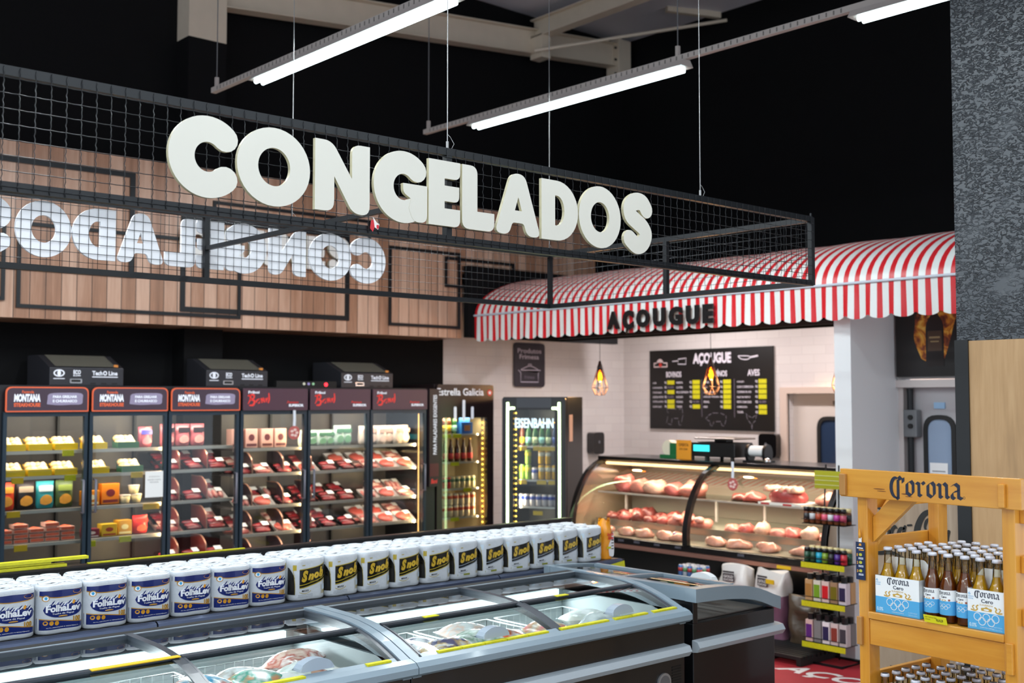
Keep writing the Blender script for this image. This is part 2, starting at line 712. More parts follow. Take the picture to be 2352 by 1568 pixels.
# right wall with doorway (Y 7.45 .. 6.45)
mb = MB()
mb.box(10.74, 7.42, 0, 10.9, 10.1, 3.3, TILE)
mb.box(10.74, 4.6, 0, 10.9, 6.3, 3.3, TILE)
mb.box(10.74, 6.3, 2.07, 10.9, 7.42, 3.3, TILE)
mb.box(10.74, -9, 3.3, 10.9, 9.9, 6.62, BLK)
struct('wall_right', mb)
struct('baseboard_right', MB().box(10.72, 7.5, 0, 10.74, 9.9, 0.12, DKM))
# rear door set in the tiled wall
mb = MB()
mb.box(10.71, 7.42, 0, 10.76, 7.51, 2.14, SKN).box(10.71, 6.21, 0, 10.76, 6.3, 2.14, SKN).box(10.71, 6.3, 2.07, 10.76, 7.42, 2.14, SKN)
struct('trim_1', mb)
DOORW = mat('door_white', 'cfc5bd', 0.4)
mb = MB()
mb.box(10.84, 6.3, 0, 10.89, 7.42, 2.07, DOORW)
d1 = struct('door_1', mb)
DG = mat('door_glass_dark_blue', '2a3a54', 0.08, spec=0.8)
M = FR((10.84, 7.10, 1.0), (0, -1, 0))
mb = MB(); mb.ext([rrect(0, 0.03, 0.60, 0.82, 0.13), rrect(0.04, 0.07, 0.56, 0.78, 0.10)], 0.03, INK, M)
mb.obj('window_gasket', d1)
MB().ext([rrect(0.04, 0.07, 0.56, 0.78, 0.10)], 0.01, DG, M).obj('window_pane', d1)
MB().box(10.82, 6.72, 1.94, 10.84, 6.90, 1.99, mat('vent_brown', '6d6258', 0.5)).obj('name_plate', d1)
# cold white side wall / column at the end of the counter
mb = MB()
mb.box(7.80, 4.81, 0, 8.52, 4.955, 3.0, mat('column_white', 'e2e4e6', 0.4))
struct('wall_partition', mb)
mb = MB()
mb.box(8.50, 1.5, 2.17, 8.62, 4.81, 3.3, WHT)
mb.box(8.50, 1.5, 0, 8.62, 4.24, 2.17, SKN)
mb.box(8.50, 4.77, 0, 8.62, 4.81, 2.17, WHT)
struct('wall_side', mb)
MB().box(8.46, 4.1, 2.10, 8.56, 4.81, 2.16, WHT).obj('trim_2', kind='structure')
mb = MB()
mb.box(8.56, 4.24, 0, 8.60, 4.77, 2.10, mat('door_grey', 'b9b7ba', 0.35))
d2 = struct('door_2', mb)
M = FR((8.555, 4.62, 0.7), (0, -1, 0))
MB().ext([rrect(0, 0, 0.27, 1.18, 0.12), rrect(0.035, 0.035, 0.235, 1.145, 0.09)], 0.02, INK, M).obj('window_gasket', d2)
MB().ext([rrect(0.035, 0.035, 0.235, 1.145, 0.09)], 0.008, mat('door_glass_grey', '8fa2bb', 0.1), M).obj('window_pane', d2)
mb = MB(); mb.quad(0.05, 0.45, 0.20, 0.80, WH, M, 0.014)
for i in range(6): mb.quad(0.07, 0.73 - i * 0.04, 0.18, 0.738 - i * 0.04, mat('print_grey', '7d7d80', 0.6), M, 0.016)
mb.obj('paper_notice', d2)
MB().box(8.545, 4.44, 1.93, 8.56, 4.53, 1.98, mat('blue_sticker', '9ec4e6', 0.4)).obj('sticker', d2)
mb = MB().box(8.47, 4.64, 1.70, 8.56, 4.755, 1.92, mat('lockbox_grey', '6f7275', 0.4)).cyl((8.47, 4.69, 1.86), (8.455, 4.69, 1.86), 0.02, INK).cyl((8.47, 4.69, 1.79), (8.455, 4.69, 1.79), 0.02, INK)
tag(mb.obj('control_box', bevel=0.01), 'grey control box with black knobs beside the narrow door', 'control box')
mb = MB().cyl((8.52, 4.72, 0.2), (8.52, 4.72, 2.09), 0.025, DKM)
tag(mb.obj('conduit_pipe'), 'dark vertical conduit running behind the grey control box', 'pipe')

# framed poster
mb = MB()
PB = mat('poster_black', '100806', 0.35)
mb.box(8.44, 4.05, 2.185, 8.50, 4.79, 3.15, PB)


def fire_mat():
    m = bpy.data.materials.new('poster_fire'); m.use_nodes = True
    nt = m.node_tree; b = nt.nodes['Principled BSDF']; b.inputs['Roughness'].default_value = 0.35
    tc = N(nt, 'TexCoord'); n = N(nt, 'TexNoise'); n.inputs['Scale'].default_value = 9; n.inputs['Detail'].default_value = 5; n.inputs['Distortion'].default_value = 1.5
    nt.links.new(tc.outputs['Object'], n.inputs['Vector'])
    c = ramp(nt, n.outputs['Fac'], [(0.3, '2a0a02'), (0.45, '8a3a08'), (0.55, 'd88a1c'), (0.72, 'f6d060')])
    nt.links.new(c, b.inputs['Base Color'])
    return m


FIRE = fire_mat()
pt = mb.obj('advert_poster'); tag(pt, 'dark poster of a wine bottle in orange flames above the narrow door', 'poster')
M = FR((8.44, 4.79, 2.185), (0, -1, 0))
mb = MB()
mb.ext([cr([(0.22, 0.14), (0.16, 0.30), (0.17, 0.46), (0.14, 0.62), (0.20, 0.80), (0.36, 0.86), (0.52, 0.80), (0.56, 0.60), (0.50, 0.42), (0.46, 0.28), (0.40, 0.12), (0.30, 0.10)], 5)], 0.001, FIRE, M)
mb.ext([rp([(0.26, 0.08), (0.26, 0.42, 0.05), (0.315, 0.50, 0.04), (0.315, 0.66), (0.355, 0.66), (0.355, 0.50, 0.04), (0.41, 0.42, 0.05), (0.41, 0.08)])], 0.003, mat('poster_bottle', '1a0d0a', 0.3), M)
mb.quad(0.275, 0.2, 0.395, 0.36, mat('poster_label', '4a3320', 0.4), M, 0.004)
mb.quad(0.29, 0.30, 0.38, 0.315, mat('poster_print', 'a08a60', 0.4), M, 0.005)
mb.quad(0.30, 0.27, 0.37, 0.28, mat('poster_print', 'a08a60', 0.4), M, 0.005)
mb.obj('bottle_picture', pt)

# ---------------------------------------------------------------- roof steel
def ibeam(p0, p1, h, fw, m, mb=None, t=0.014):
    mb = mb or MB()
    p0 = Vector(p0); p1 = Vector(p1); d = (p1 - p0); L = d.length; d.normalize()
    side = d.cross(Vector((0, 0, 1))).normalized(); up = side.cross(d)
    M = Matrix.Identity(4)
    for i in range(3):
        M[i][0], M[i][1], M[i][2], M[i][3] = d[i], side[i], up[i], p0[i]
    mb.box(0, -fw / 2, 0, L, fw / 2, t, m, M)
    mb.box(0, -fw / 2, h - t, L, fw / 2, h, m, M)
    mb.box(0, -t / 2, t, L, t / 2, h - t, m, M)
    return mb, M, L


mb, M_, L_ = ibeam((4.9, 9.75, 5.70), (10.45, 9.75, 6.22), 0.30, 0.16, STL)
mb.box(10.40, 9.64, 6.05, 10.62, 9.86, 6.56, STL)
for z in (6.12, 6.3, 6.45): mb.cyl((10.40, 9.69, z), (10.38, 9.69, z), 0.015, DKM)
struct('trim_3', mb, bevel=0.004)['label'] = 'cream steel roof beam along the black back wall'
mb = MB()
mb.box(4.62, 9.66, 5.35, 5.00, 9.9, 6.62, STL)
mb.box(4.62, 9.66, 0, 5.00, 9.9, 5.35, BLK)
struct('trim_4', mb)
mb, M_, L_ = ibeam((9.05, 9.75, 6.28), (9.05, 2.0, 6.38), 0.22, 0.14, STL)
mb.box(8.98, 9.55, 6.02, 9.12, 9.75, 6.30, STL)
struct('trim_5', mb)
mb, M_, L_ = ibeam((6.55, 9.75, 6.3), (6.55, 2.0, 6.40), 0.22, 0.14, STL)
struct('trim_6', mb)
mb = MB().cyl((8.9, 9.6, 6.08), (10.72, 8.2, 6.50), 0.02, STL)
struct('trim_7', mb)
mb = MB().tube([(10.1, 8.6, 6.60), (10.72, 8.3, 6.58)], 0.05, STL, n=4, sq=True)
struct('trim_8', mb)

# ---------------------------------------------------------------- plank fascia over the coolers
PLK = wood('fascia_planks', 2, [(0.05, '74523f'), (0.3, 'a87c62'), (0.5, 'c29a82'), (0.7, 'd6b099'), (1.0, 'e8ccb6')], 0.33, 0.7, plank=(0, 0.125))
fa = thing('wall_sign', 'long brown plank sign board high above the glass door coolers', 'sign', (6.0, 9.3, 2.65))
M = T(0, 0, 0)
MB().box(1.2, 9.30, 2.65, 7.57, 9.9, 4.06, PLK).box(7.57, 9.30, 3.42, 9.6, 9.9, 4.06, PLK).obj('plank_board', fa)


def rectframe(x0, z0, x1, z1, w=0.028, y=9.285, m=FRM):
    mb = MB()
    mb.box(x0, y, z0, x1, y + 0.015, z0 + w, m).box(x0, y, z1 - w, x1, y + 0.015, z1, m)
    mb.box(x0, y, z0 + w, x0 + w, y + 0.015, z1 - w, m).box(x1 - w, y, z0 + w, x1, y + 0.015, z1 - w, m)
    return mb


for i, (a, b, c, d, ww) in enumerate([(1.6, 3.03, 3.98, 3.93, 0.045), (3.02, 2.73, 4.98, 3.42, 0.03), (1.4, 2.78, 2.93, 3.40, 0.03), (4.40, 2.77, 6.15, 3.62, 0.045),
                                  (6.62, 2.745, 7.54, 3.55, 0.03), (7.33, 3.18, 8.30, 3.50, 0.03), (4.7, 3.50, 6.4, 3.78, 0.03)]):
    rectframe(a, b, c, d, ww, 9.285 - 0.006 * (i % 3)).obj('line_frame', fa)
x = 4.37
LW = mat('letter_white', 'eceae6', 0.4)
LS = mat('letter_side', 'b9b39b', 0.5)
for ch in 'CARNES':
    W = {'C': 0.30, 'A': 0.30, 'R': 0.25, 'N': 0.28, 'E': 0.2, 'S': 0.25}[ch]
    mb = MB(); letter(mb, ch, W, 0.315, 0.03, LW, FR((x, 9.27, 3.235), (1, 0, 0)), LS)
    mb.obj('letter', fa)
    x += W + 0.035
# black board behind the awning's end
tag(MB().box(7.60, 9.22, 2.66, 9.9, 9.30, 3.42, BLK).obj('end_board'), 'black board closing the far end of the striped awning', 'board')['kind'] = 'structure'

# ---------------------------------------------------------------- hanging wire sign
HX0, HX1, HY0, HY1, HZ0, HZ1 = 0.25, 5.405, 3.57, 5.67, 2.63, 3.015
sg = thing('hanging_sign', 'black wire mesh box sign with cream letters reading CONGELADOS, hung on cables', 'sign', (2.8, 4.6, HZ0))
mb = MB()
w2 = 0.03
for y in (HY0, HY1):
    for z in (HZ0 + 0.015, HZ1 - 0.015): mb.bar((HX0, y, z), (HX1, y, z), w2, FRM)
for x in (HX0, HX1):
    for z in (HZ0 + 0.015, HZ1 - 0.015): mb.bar((x, HY0, z), (x, HY1, z), w2 * 0.97, FRM)
for x, y in ((HX0, HY0), (HX1, HY0), (HX0, HY1), (HX1, HY1), (2.83, HY0), (2.83, HY1), (HX1, 4.62), (HX0, 4.62)):
    mb.bar((x, y, HZ0 + 0.004), (x, y, HZ1 - 0.004), w2 * 0.93, FRM)
mb.bar((2.83, HY0, 2.82), (2.83, HY1, 2.82), 0.022, FRM)
mb.cyl((HX1, HY0, HZ1), (HX1, HY0, HZ1 + 0.02), 0.006, FRM)
mb.obj('frame', sg)


def wires(axis, a0, a1, c, z0, z1, sp, r, out, amp=0.0022, fine=True):
    """crimped wire panel running along axis"""
    mb = MB()
    nz = int((z1 - z0) / sp) + 1
    na = int((a1 - a0) / sp) + 1

    def P(a, b, o):
        return (a, c + o * out, b) if axis == 0 else (c + o * out, a, b)
    st = sp / 4
    WM = mat('mesh_wire', '202226', 0.45, 0.5)
    for i in range(na + 1):
        a = a0 + i * sp
        if a > a1: break
        if fine:
            k = int((z1 - z0) / st)
            pts = [P(a + amp * math.cos(j * math.pi / 1.0) * 0.6, z0 + j * st, amp * math.sin((j + i * 2) * math.pi / 2)) for j in range(k + 1)]
        else: pts = [P(a, z0, 0), P(a, z1, 0)]
        mb.tube(pts, r, WM, n=4)
    for i in range(nz + 1):
        b = z0 + 0.012 + i * sp
        if b > z1: break
        if fine:
            k = int((a1 - a0) / (sp / 2))
            pts = [P(a0 + j * sp / 2, b, amp * math.cos((j + i * 2) * math.pi)) for j in range(k + 1)]
        else: pts = [P(a0, b, 0.003), P(a1, b, 0.003)]
        mb.tube(pts, r, WM, n=4)
    return mb


wires(0, HX0, HX1, HY0 - 0.018, HZ0 + 0.002, HZ1 - 0.002, 0.0475, 0.00145, -1).obj('wire_panel', sg)
wires(0, HX0, HX1, HY1 + 0.018, HZ0 + 0.002, HZ1 - 0.002, 0.0475, 0.0014, 1, fine=False).obj('wire_panel', sg)
wires(1, HY0, HY1, HX1 + 0.018, HZ0 + 0.002, HZ1 - 0.002, 0.0475, 0.0014, 1).obj('wire_panel', sg)
wires(1, HY0, HY1, HX0 - 0.018, HZ0 + 0.002, HZ1 - 0.002, 0.0475, 0.0014, -1, fine=False).obj('wire_panel', sg)
CRM = mat('letter_cream', 'cfcdc4', 0.5)
CRS = mat('letter_edge', 'b7b090', 0.5)
LET = [('C', 1.618, 0.262, 0), ('O', 1.873, 0.292, 1), ('N', 2.186, 0.240, 0), ('G', 2.440, 0.258, 0), ('E', 2.706, 0.160, 0), ('L', 2.876, 0.172, 0), ('A', 3.050, 0.262, 0), ('D', 3.316, 0.222, 0), ('O', 3.543, 0.272, 1), ('S', 3.830, 0.205, 0)]
for ch, x, ww, k in LET:
    mb = MB(); letter(mb, ch, ww, 0.262, 0.015, CRM, FR((x, HY0 - 0.024, 2.692), (1, 0, 0)), CRS)
    mb.obj('letter', sg)
    mb = MB(); letter(mb, ch, ww, 0.262, 0.015, mat('letter_white_back', 'eceef4', 0.45), FR((5.655 - x, HY1 + 0.024, 2.712), (-1, 0, 0)), mat('letter_white_back'))
    mb.obj('letter', sg)
for x, y in ((2.83, HY0), (4.44, HY0), (3.36, HY1), (5.40, HY1)):
    mb = MB().cyl((x, y, HZ1), (x, y, 6.62), 0.0022, mat('cable_steel', '9a9a9a', 0.4, 0.6), n=5)
    mb.tube([(x + 0.02, y, HZ1), (x + 0.035, y, HZ1 + 0.025), (x + 0.015, y, HZ1 + 0.05), (x, y, HZ1 + 0.06)], 0.0015, mat('cable_steel'), n=4)
    mb.cyl((x, y, HZ1), (x, y, HZ1 + 0.03), 0.006, mat('cable_steel'), n=6)
    mb.obj('cable', sg)
# torn wrapper caught on the lower rail
mb = MB()
M = FR((2.435, HY0 - 0.03, 2.648), (1, 0, 0))
mb.ext([[(0.00, 0.0), (0.012, -0.012), (0.02, 0.006), (0.016, 0.035), (0.004, 0.03)]], 0.001, mat('wrapper_red', 'c01526', 0.3), M)
mb.ext([[(0.02, 0.006), (0.036, -0.002), (0.042, 0.02), (0.03, 0.024), (0.012, 0.045), (0.018, 0.02)]], 0.0012, mat('wrapper_clear', 'e4dedc', 0.2), M)
mb.ext([[(0.03, 0.0), (0.04, 0.004), (0.038, 0.018), (0.028, 0.014)]], 0.0016, mat('wrapper_red'), M)
tag(mb.obj('candy_wrapper'), 'torn red and clear wrapper caught on the wire sign', 'wrapper')

# ---------------------------------------------------------------- suspended tube lights
TUBE = mat('tube_light', 'e4fbff', 0.5, em=9.0, emc='e0fbff')
FIXW = mat('fixture_white', 'b5aca6', 0.4)


def fixture(x, y0, label, i):
    t = thing('tube_light', label, 'ceiling light', (x, y0, 4.2), group=None)
    mb = MB()
    mb.add([(x - 0.062, y0, 4.215), (x + 0.062, y0, 4.215), (x + 0.03, y0, 4.26), (x - 0.03, y0, 4.26), (x - 0.062, y0 + 2.24, 4.215), (x + 0.062, y0 + 2.24, 4.215), (x + 0.03, y0 + 2.24, 4.26), (x - 0.03, y0 + 2.24, 4.26)],
           [(0, 1, 2, 3), (7, 6, 5, 4), (1, 5, 6, 2), (4, 0, 3, 7), (3, 2, 6, 7), (0, 4, 5, 1)], FIXW)
    mb.obj('housing', t)
    mb = MB(); mb.cyl((x - 0.027, y0 + 0.05, 4.200), (x - 0.027, y0 + 2.19, 4.200), 0.0145, TUBE).cyl((x + 0.027, y0 + 0.05, 4.200), (x + 0.027, y0 + 2.19, 4.200), 0.0145, TUBE)
    mb.obj('tube', t)
    a = area('tube_glow', (x, y0 + 1.12, 4.185), 0.07, 2.1, TUBE_W * (1.25 if y0 > 4 else 0.46), (0.92, 0.98, 1.0), rot=(0, 0, 0))
    a.parent = t
    a.location = (0, 1.12, -0.015)
    return t


RAILX = (3.86, 5.82)
for i, x in enumerate(RAILX + (1.9, -0.1, -2.1)):
    for j, y0 in enumerate((4.78, 1.30, -2.2, -5.7)):
        nm = ['nearer', 'farther'][i] if i < 2 else ''
        lab = {(0, 0): 'white tube light hung above the letters C and O', (1, 0): 'white tube light hung over the awning side, below the cream beam',
               (1, 1): 'white tube light whose end shows beside the rough dark pillar'}.get((i, j), 'white tube light, %s along the %s light rail, outside the photo' % (ORD[j], ORD[i]))
        fixture(x, y0, lab, i)
    mb = MB().box(x - 0.02, -6.0, 4.262, x + 0.02, 7.65, 4.30, FIXW)
    for k in range(0, 160, 2): mb.box(x - 0.021, 3.6 + 0.0 + k * 0.025, 4.268, x + 0.021, 3.61 + k * 0.025, 4.294, mat('rail_slot', '6f6a66', 0.5))
    rl = tag(mb.obj('light_rail'), ['perforated rail carrying the tube light over the wire sign', 'perforated rail carrying the tube lights beside the cream roof beam', 'perforated light rail over the freezers out of view', 'perforated light rail over the aisle out of view', 'perforated light rail over the far aisle out of view'][i], 'light rail')
    for y in (7.6, 4.86, 1.4):
        MB().cyl((x, y, 4.30), (x, y, 6.62), 0.004, mat('rail_cable', '6a6a6c', 0.5), n=5).box(x - 0.012, y - 0.012, 4.30, x + 0.012, y + 0.012, 4.37, FIXW).obj('cable', rl)
for x, y, lb in ():
    mb = MB().cyl((x, y, 4.2), (x, y, 6.62), 0.005, mat('rail_cable'), n=5).box(x - 0.015, y - 0.015, 4.17, x + 0.015, y + 0.015, 4.24, FIXW)
    tag(mb.obj('hanging_cable'), lb, 'cable')

# ================================================================ awning
AX, AY0, AY1 = 7.67, 3.80, 9.20
PER = 0.096


def stripe_mat():
    m = bpy.data.materials.new('awning_stripes'); m.use_nodes = True
    nt = m.node_tree; b = nt.nodes['Principled BSDF']; b.inputs['Roughness'].default_value = 0.35
    tc = N(nt, 'TexCoord'); sp = N(nt, 'SeparateXYZ'); nt.links.new(tc.outputs['Object'], sp.inputs[0])
    f = mth(nt, 'FRACT', mth(nt, 'DIVIDE', mth(nt, 'ADD', sp.outputs[1], 20.0), PER))
    g = mth(nt, 'LESS_THAN', f, 0.44)
    mx = N(nt, 'Mix', data_type='RGBA'); mx.inputs['A'].default_value = hx('eef3f2'); mx.inputs['B'].default_value = hx('d8202a')
    nt.links.new(g, mx.inputs['Factor']); nt.links.new(mx.outputs['Result'], b.inputs['Base Color'])
    n = N(nt, 'TexNoise'); n.inputs['Scale'].default_value = 6
    bp = N(nt, 'Bump'); bp.inputs['Strength'].default_value = 0.15; bp.inputs['Distance'].default_value = 0.02
    nt.links.new(tc.outputs['Object'], n.inputs['Vector']); nt.links.new(n.outputs['Fac'], bp.inputs['Height']); nt.links.new(bp.outputs[0], b.inputs['Normal'])
    tl = N(nt, 'BsdfTranslucent'); nt.links.new(mx.outputs['Result'], tl.inputs[0])
    ms = N(nt, 'MixShader'); ms.inputs[0].default_value = 0.18
    nt.links.new(b.outputs[0], ms.inputs[1]); nt.links.new(tl.outputs[0], ms.inputs[2])
    nt.links.new(ms.outputs[0], nt.nodes['Material Output'].inputs[0])
    return m


STR = stripe_mat()
aw = thing('awning', 'red and white striped awning with scalloped edge and AÇOUGUE lettering', 'awning', (AX, 6.6, 2.62))
cx, cz, rx, rz = 8.92, 2.885, 1.25, 0.465
rnd = random.Random(3)


def canopy(u, v):
    y = AY0 + (AY1 - AY0) * u
    a = R(180 - 90 * v)
    return (cx + rx * math.cos(a), y, cz + rz * math.sin(a) + 0.004 * math.sin(y * 9))


mb = MB(); mb.grid(120, 14, canopy, STR)
mb.box(8.9, AY0, 3.28, 8.96, AY1, 3.36, BLK)
mb.obj('canopy', aw)
# end gore
mb = MB()
pts = [(cx + rx * math.cos(R(a)), cz + rz * math.sin(R(a))) for a in range(180, 89, -6)]
mb.ext([[(cx, cz)] + pts[::-1]], 0.004, mat('awning_end_white', 'ded9d6', 0.5), FR((0, AY1, 0), (1, 0, 0)))
mb.obj('end_panel', aw)
# valance
mb = MB()
n = int((AY1 - AY0) / PER * 6)
SC = PER * 2
vs = []; rows = 5
for i in range(n + 1):
    y = AY0 + (AY1 - AY0) * i / n
    q = ((y + 20) / SC) % 1.0
    zb = 2.655 - 0.045 * math.sqrt(max(0, math.sin(math.pi * q)))
    zt = cz + 0.005
    for j in range(rows + 1):
        z = zb + (zt - zb) * j / rows
        wv = 0.010 * math.sin(y * 2 * math.pi / SC + 0.7) * (1 - j / rows) + 0.006 * math.sin(y * 5.1) * (1 - j / rows)
        vs.append((AX - 0.002 + wv, y, z))
fs = [(i * (rows + 1) + j, i * (rows + 1) + j + 1, (i + 1) * (rows + 1) + j + 1, (i + 1) * (rows + 1) + j) for i in range(n) for j in range(rows)]
mb.add(vs, fs, STR, sm=True)
mb.obj('valance', aw)
mb = MB().cyl((AX - 0.008, AY0, cz + 0.003), (AX - 0.008, AY1, cz + 0.003), 0.011, mat('awning_rod', 'c4ccd8', 0.35))
mb.obj('front_rod', aw)
mb = MB()
for y in (AY0 + 0.05, 5.6, 7.4, AY1 - 0.05):
    mb.bar((AX + 0.02, y, cz - 0.01), (8.92, y, cz - 0.01), 0.025, FRM)
mb.bar((8.9, AY0, 2.7), (8.9, AY1, 2.7), 0.04, FRM)
mb.obj('support_arms', aw)
AB = mat('awning_letter', '060709', 0.4)
ws = [0.175, 0.15, 0.18, 0.165, 0.175, 0.165, 0.13]
y = 7.235
for ch, ww in zip('AÇOUGUE', ws):
    hh = 0.165
    z0 = 2.648; h2 = hh
    if ch == 'Ç': z0 -= 0.045; h2 += 0.045
    mb = MB(); mb.text(ch, 0, 0, ww * 0.86, h2, AB, FR((AX - 0.03, y, z0), (0, -1, 0)), bold=0.065, d=0.02)
    mb.obj('letter', aw)
    y -= ww + 0.018
MB().box(8.96, 3.6, 2.66, 9.0, 9.3, 3.38, BLK).obj('trim_9', kind='structure')

# ================================================================ menu board
mbd = thing('menu_board', 'black butcher menu board with AÇOUGUE title and yellow price tags', 'menu board', (10.712, 8.5, 1.65))
M = FR((10.712, 9.437, 1.645), (0, -1, 0))
BW, BH = 1.846, 0.965
MBK = mat('board_black', '0f0d0d', 0.4)
MTX = mat('board_text', 'd8d2dc', 0.5)
MB().box(0, 0, -0.02, BW, BH, 0, MBK, M).obj('panel', mbd)
mb = MB()
mb.text('AÇOUGUE', 0.69, 0.76, 0.57, 0.155, MTX, M, bold=0.05, z=0.002)
mb.text('BOVINOS', 0.27, 0.63, 0.24, 0.07, MTX, M, bold=0.03, z=0.002)
mb.text('SUÍNOS', 0.98, 0.63, 0.22, 0.085, MTX, M, bold=0.03, z=0.002)
mb.text('AVES', 1.49, 0.63, 0.17, 0.075, MTX, M, bold=0.03, z=0.002)
cols = [(0.05, 0.245, ['ACÉM', 'CARNE MOÍDA', 'COXÃO MOLE', 'COSTELA PONTA', 'COSTELA JANELA', 'COXÃO DURO'], 'y.y.yy', 0.0),
        (0.43, 0.64, ['MAMINHA', 'ALCATRA', 'MIOLO DE PALETA', 'PATINHO', 'PICANHA', 'T-BONE'], 'yyyy.y', 0.0),
        (0.85, 1.10, ['BISTECA', 'COPA', 'LOMBO SUÍNO', 'LINGUIÇA TOSCANA', 'PERNIL', 'RABO'], 'yyyyyy', 0.0),
        (1.34, 1.60, ['CORAÇÃO', 'COXA E SOBRECOXA', 'COXINHA DA ASA', 'FILÉ DE PEITO', 'PEITO COM OSSO', 'SAMBIQUIRA', 'TULIPA'], 'yyyy.yy', 0.0)]
for x0, xt, names, ys, _ in cols:
    for i, nme in enumerate(names):
        z = 0.545 - i * 0.0585
        mb.text(nme, x0, z + 0.008, min(0.0145 * len(nme), xt - x0 - 0.02), 0.024, MTX, M, bold=0.02, z=0.002)
        mb.text('R$', xt, z + 0.005, 0.03, 0.032, MTX, M, bold=0.02, z=0.002)
        if ys[i] != 'y': mb.text('0,00', xt + 0.05, z + 0.004, 0.09, 0.032, mat('board_dim', '8a8090', 0.5), M, z=0.002)
for x in (0.82, 1.30):
    mb.quad(x, 0.15, x + 0.004, 0.60, mat('board_dim', '8a8090', 0.5), M, 0.002)
# logo, cleaver, knife
mb.ext([ell(0.17, 0.80, 0.055, 0.06, 20, 0, 180)], 0.001, mat('logo_pink', 'cdb8b8', 0.5), M, z=0.001)
mb.quad(0.07, 0.755, 0.29, 0.815, mat('logo_pink', 'cdb8b8', 0.5), M, 0.002)
mb.quad(0.085, 0.77, 0.275, 0.80, INK, M, 0.003)
mb.ext([ell(0.18, 0.785, 0.024, 0.028, 12)], 0.001, mat('logo_red', 'c03028', 0.5), M, z=0.004)


def outline(mb, pts, hw, m, M, z=0.002):
    mb.ext([stroke(pts, hw, cap=False)], 0.0, m, M, z=z)


outline(mb, [(0.37, 0.825), (0.46, 0.83), (0.46, 0.79), (0.58, 0.785), (0.585, 0.86), (0.46, 0.85)], 0.005, MTX, M)
outline(mb, cr([(1.36, 0.86), (1.40, 0.83), (1.48, 0.82), (1.53, 0.84), (1.50, 0.86), (1.36, 0.865)], 4), 0.005, MTX, M)
outline(mb, [(1.53, 0.845), (1.64, 0.86)], 0.010, MTX, M)
# faint chalk animals
CH = mat('chalk', '77727c', 0.6)
for ax_, sc, pts in ((0.27, 1, [(0, .02), (.03, .14), (.0, .19), (.05, .2), (.2, .19), (.25, .2), (.26, .12), (.23, .0), (.2, .0), (.19, .08), (.09, .08), (.08, 0)]),
                  (0.88, 1, [(0, .08), (.04, .12), (.1, .15), (.22, .15), (.3, .12), (.3, .07), (.27, .0), (.24, 0), (.22, .05), (.12, .05), (.1, 0), (.07, 0), (.06, .05)]),
                  (1.46, .9, [(0, .15), (.04, .12), (.1, .1), (.17, .14), (.15, .07), (.1, .03), (.1, -.03), (.08, .03), (.03, .08)])):
    for q in range(len(pts)):
        a = pts[q]; b = pts[(q + 1) % len(pts)]
        a = (ax_ + a[0] * sc, 0.05 + a[1]); b = (ax_ + b[0] * sc, 0.05 + b[1])
        b2 = (a[0] + (b[0] - a[0]) * 0.7, a[1] + (b[1] - a[1]) * 0.7)
        mb.ext([stroke([a, b2], 0.003, cap=False)], 0, CH, M, z=0.002)
mb.obj('chalk_lettering', mbd)
for x0, xt, names, ys, _ in cols:
    for i in range(len(names)):
        if ys[i] == 'y':
            z = 0.545 - i * 0.0585
            MB().box(xt + 0.043, z - 0.002, 0.0, xt + 0.153, z + 0.047, 0.003, YEL, M).obj('price_tag', mbd)

# chalk sign over the beer fridges
M = FR((8.834, 9.885, 2.15), (1, 0, 0))
cb_ = MB().ext([rrect(0, 0, 0.49, 0.52, 0.05)], 0.012, mat('chalk_sign', '2c2530', 0.4), M).obj('chalk_sign')
tag(cb_, 'dark rounded sign with chalk pot drawing on the tiled wall', 'sign')
mb = MB()
CW = mat('chalk_white', 'bdb6c8', 0.6)
mb.text('Produtos', 0.05, 0.40, 0.38, 0.055, CW, M, bold=0.015, z=0.014)
mb.text('Frimesa', 0.08, 0.33, 0.31, 0.055, CW, M, bold=0.015, z=0.014)
outline(mb, [(0.06, 0.20), (0.10, 0.17), (0.10, 0.06), (0.38, 0.06), (0.38, 0.17), (0.42, 0.20), (0.10, 0.20)], 0.005, CW, M, 0.014)
outline(mb, cr([(0.10, 0.205), (0.18, 0.235), (0.24, 0.25), (0.31, 0.235), (0.38, 0.205)], 4), 0.005, CW, M, 0.014)
outline(mb, [(0.22, 0.25), (0.22, 0.27), (0.27, 0.27), (0.27, 0.25)], 0.005, CW, M, 0.014)
mb.text('frimesa', 0.16, 0.10, 0.16, 0.04, mat('chalk_dim', '756e80', 0.6), M, z=0.014)
mb.obj('chalk_drawing', cb_)

# wall dispensers
for (x, y, z, fr, lb) in ((10.06, 9.9, 1.33, (1, 0, 0), 'black towel dispenser on the tiled wall beside the neon fridge'),
                          (10.74, 7.74, 1.35, (0, -1, 0), 'glossy black dispenser on the tiled wall behind the scale')):
    M = FR((x, y, z), fr)
    mb = MB().ext([rrect(0, 0, 0.19 if fr[0] else 0.24, 0.27, 0.05)], 0.12, mat('dispenser_black', '0c0c0e', 0.12, coat=0.5), M)
    mb.ext([ell(0.10, 0.15, 0.015, 0.02, 10)], 0.002, mat('grey_dot', '6a6a70', 0.3), M, z=0.12)
    tag(mb.obj('soap_dispenser', bevel=0.012), lb, 'dispenser')

# ================================================================ pendants
BULB = mat('bulb_glow', 'ffb648', 0.4, em=18.0, emc='ffb848')
AMB = glass('amber_glass', 'ffa63c', 1.0)
CAGE = mat('cage_wire', '5a4438', 0.4, 0.6)


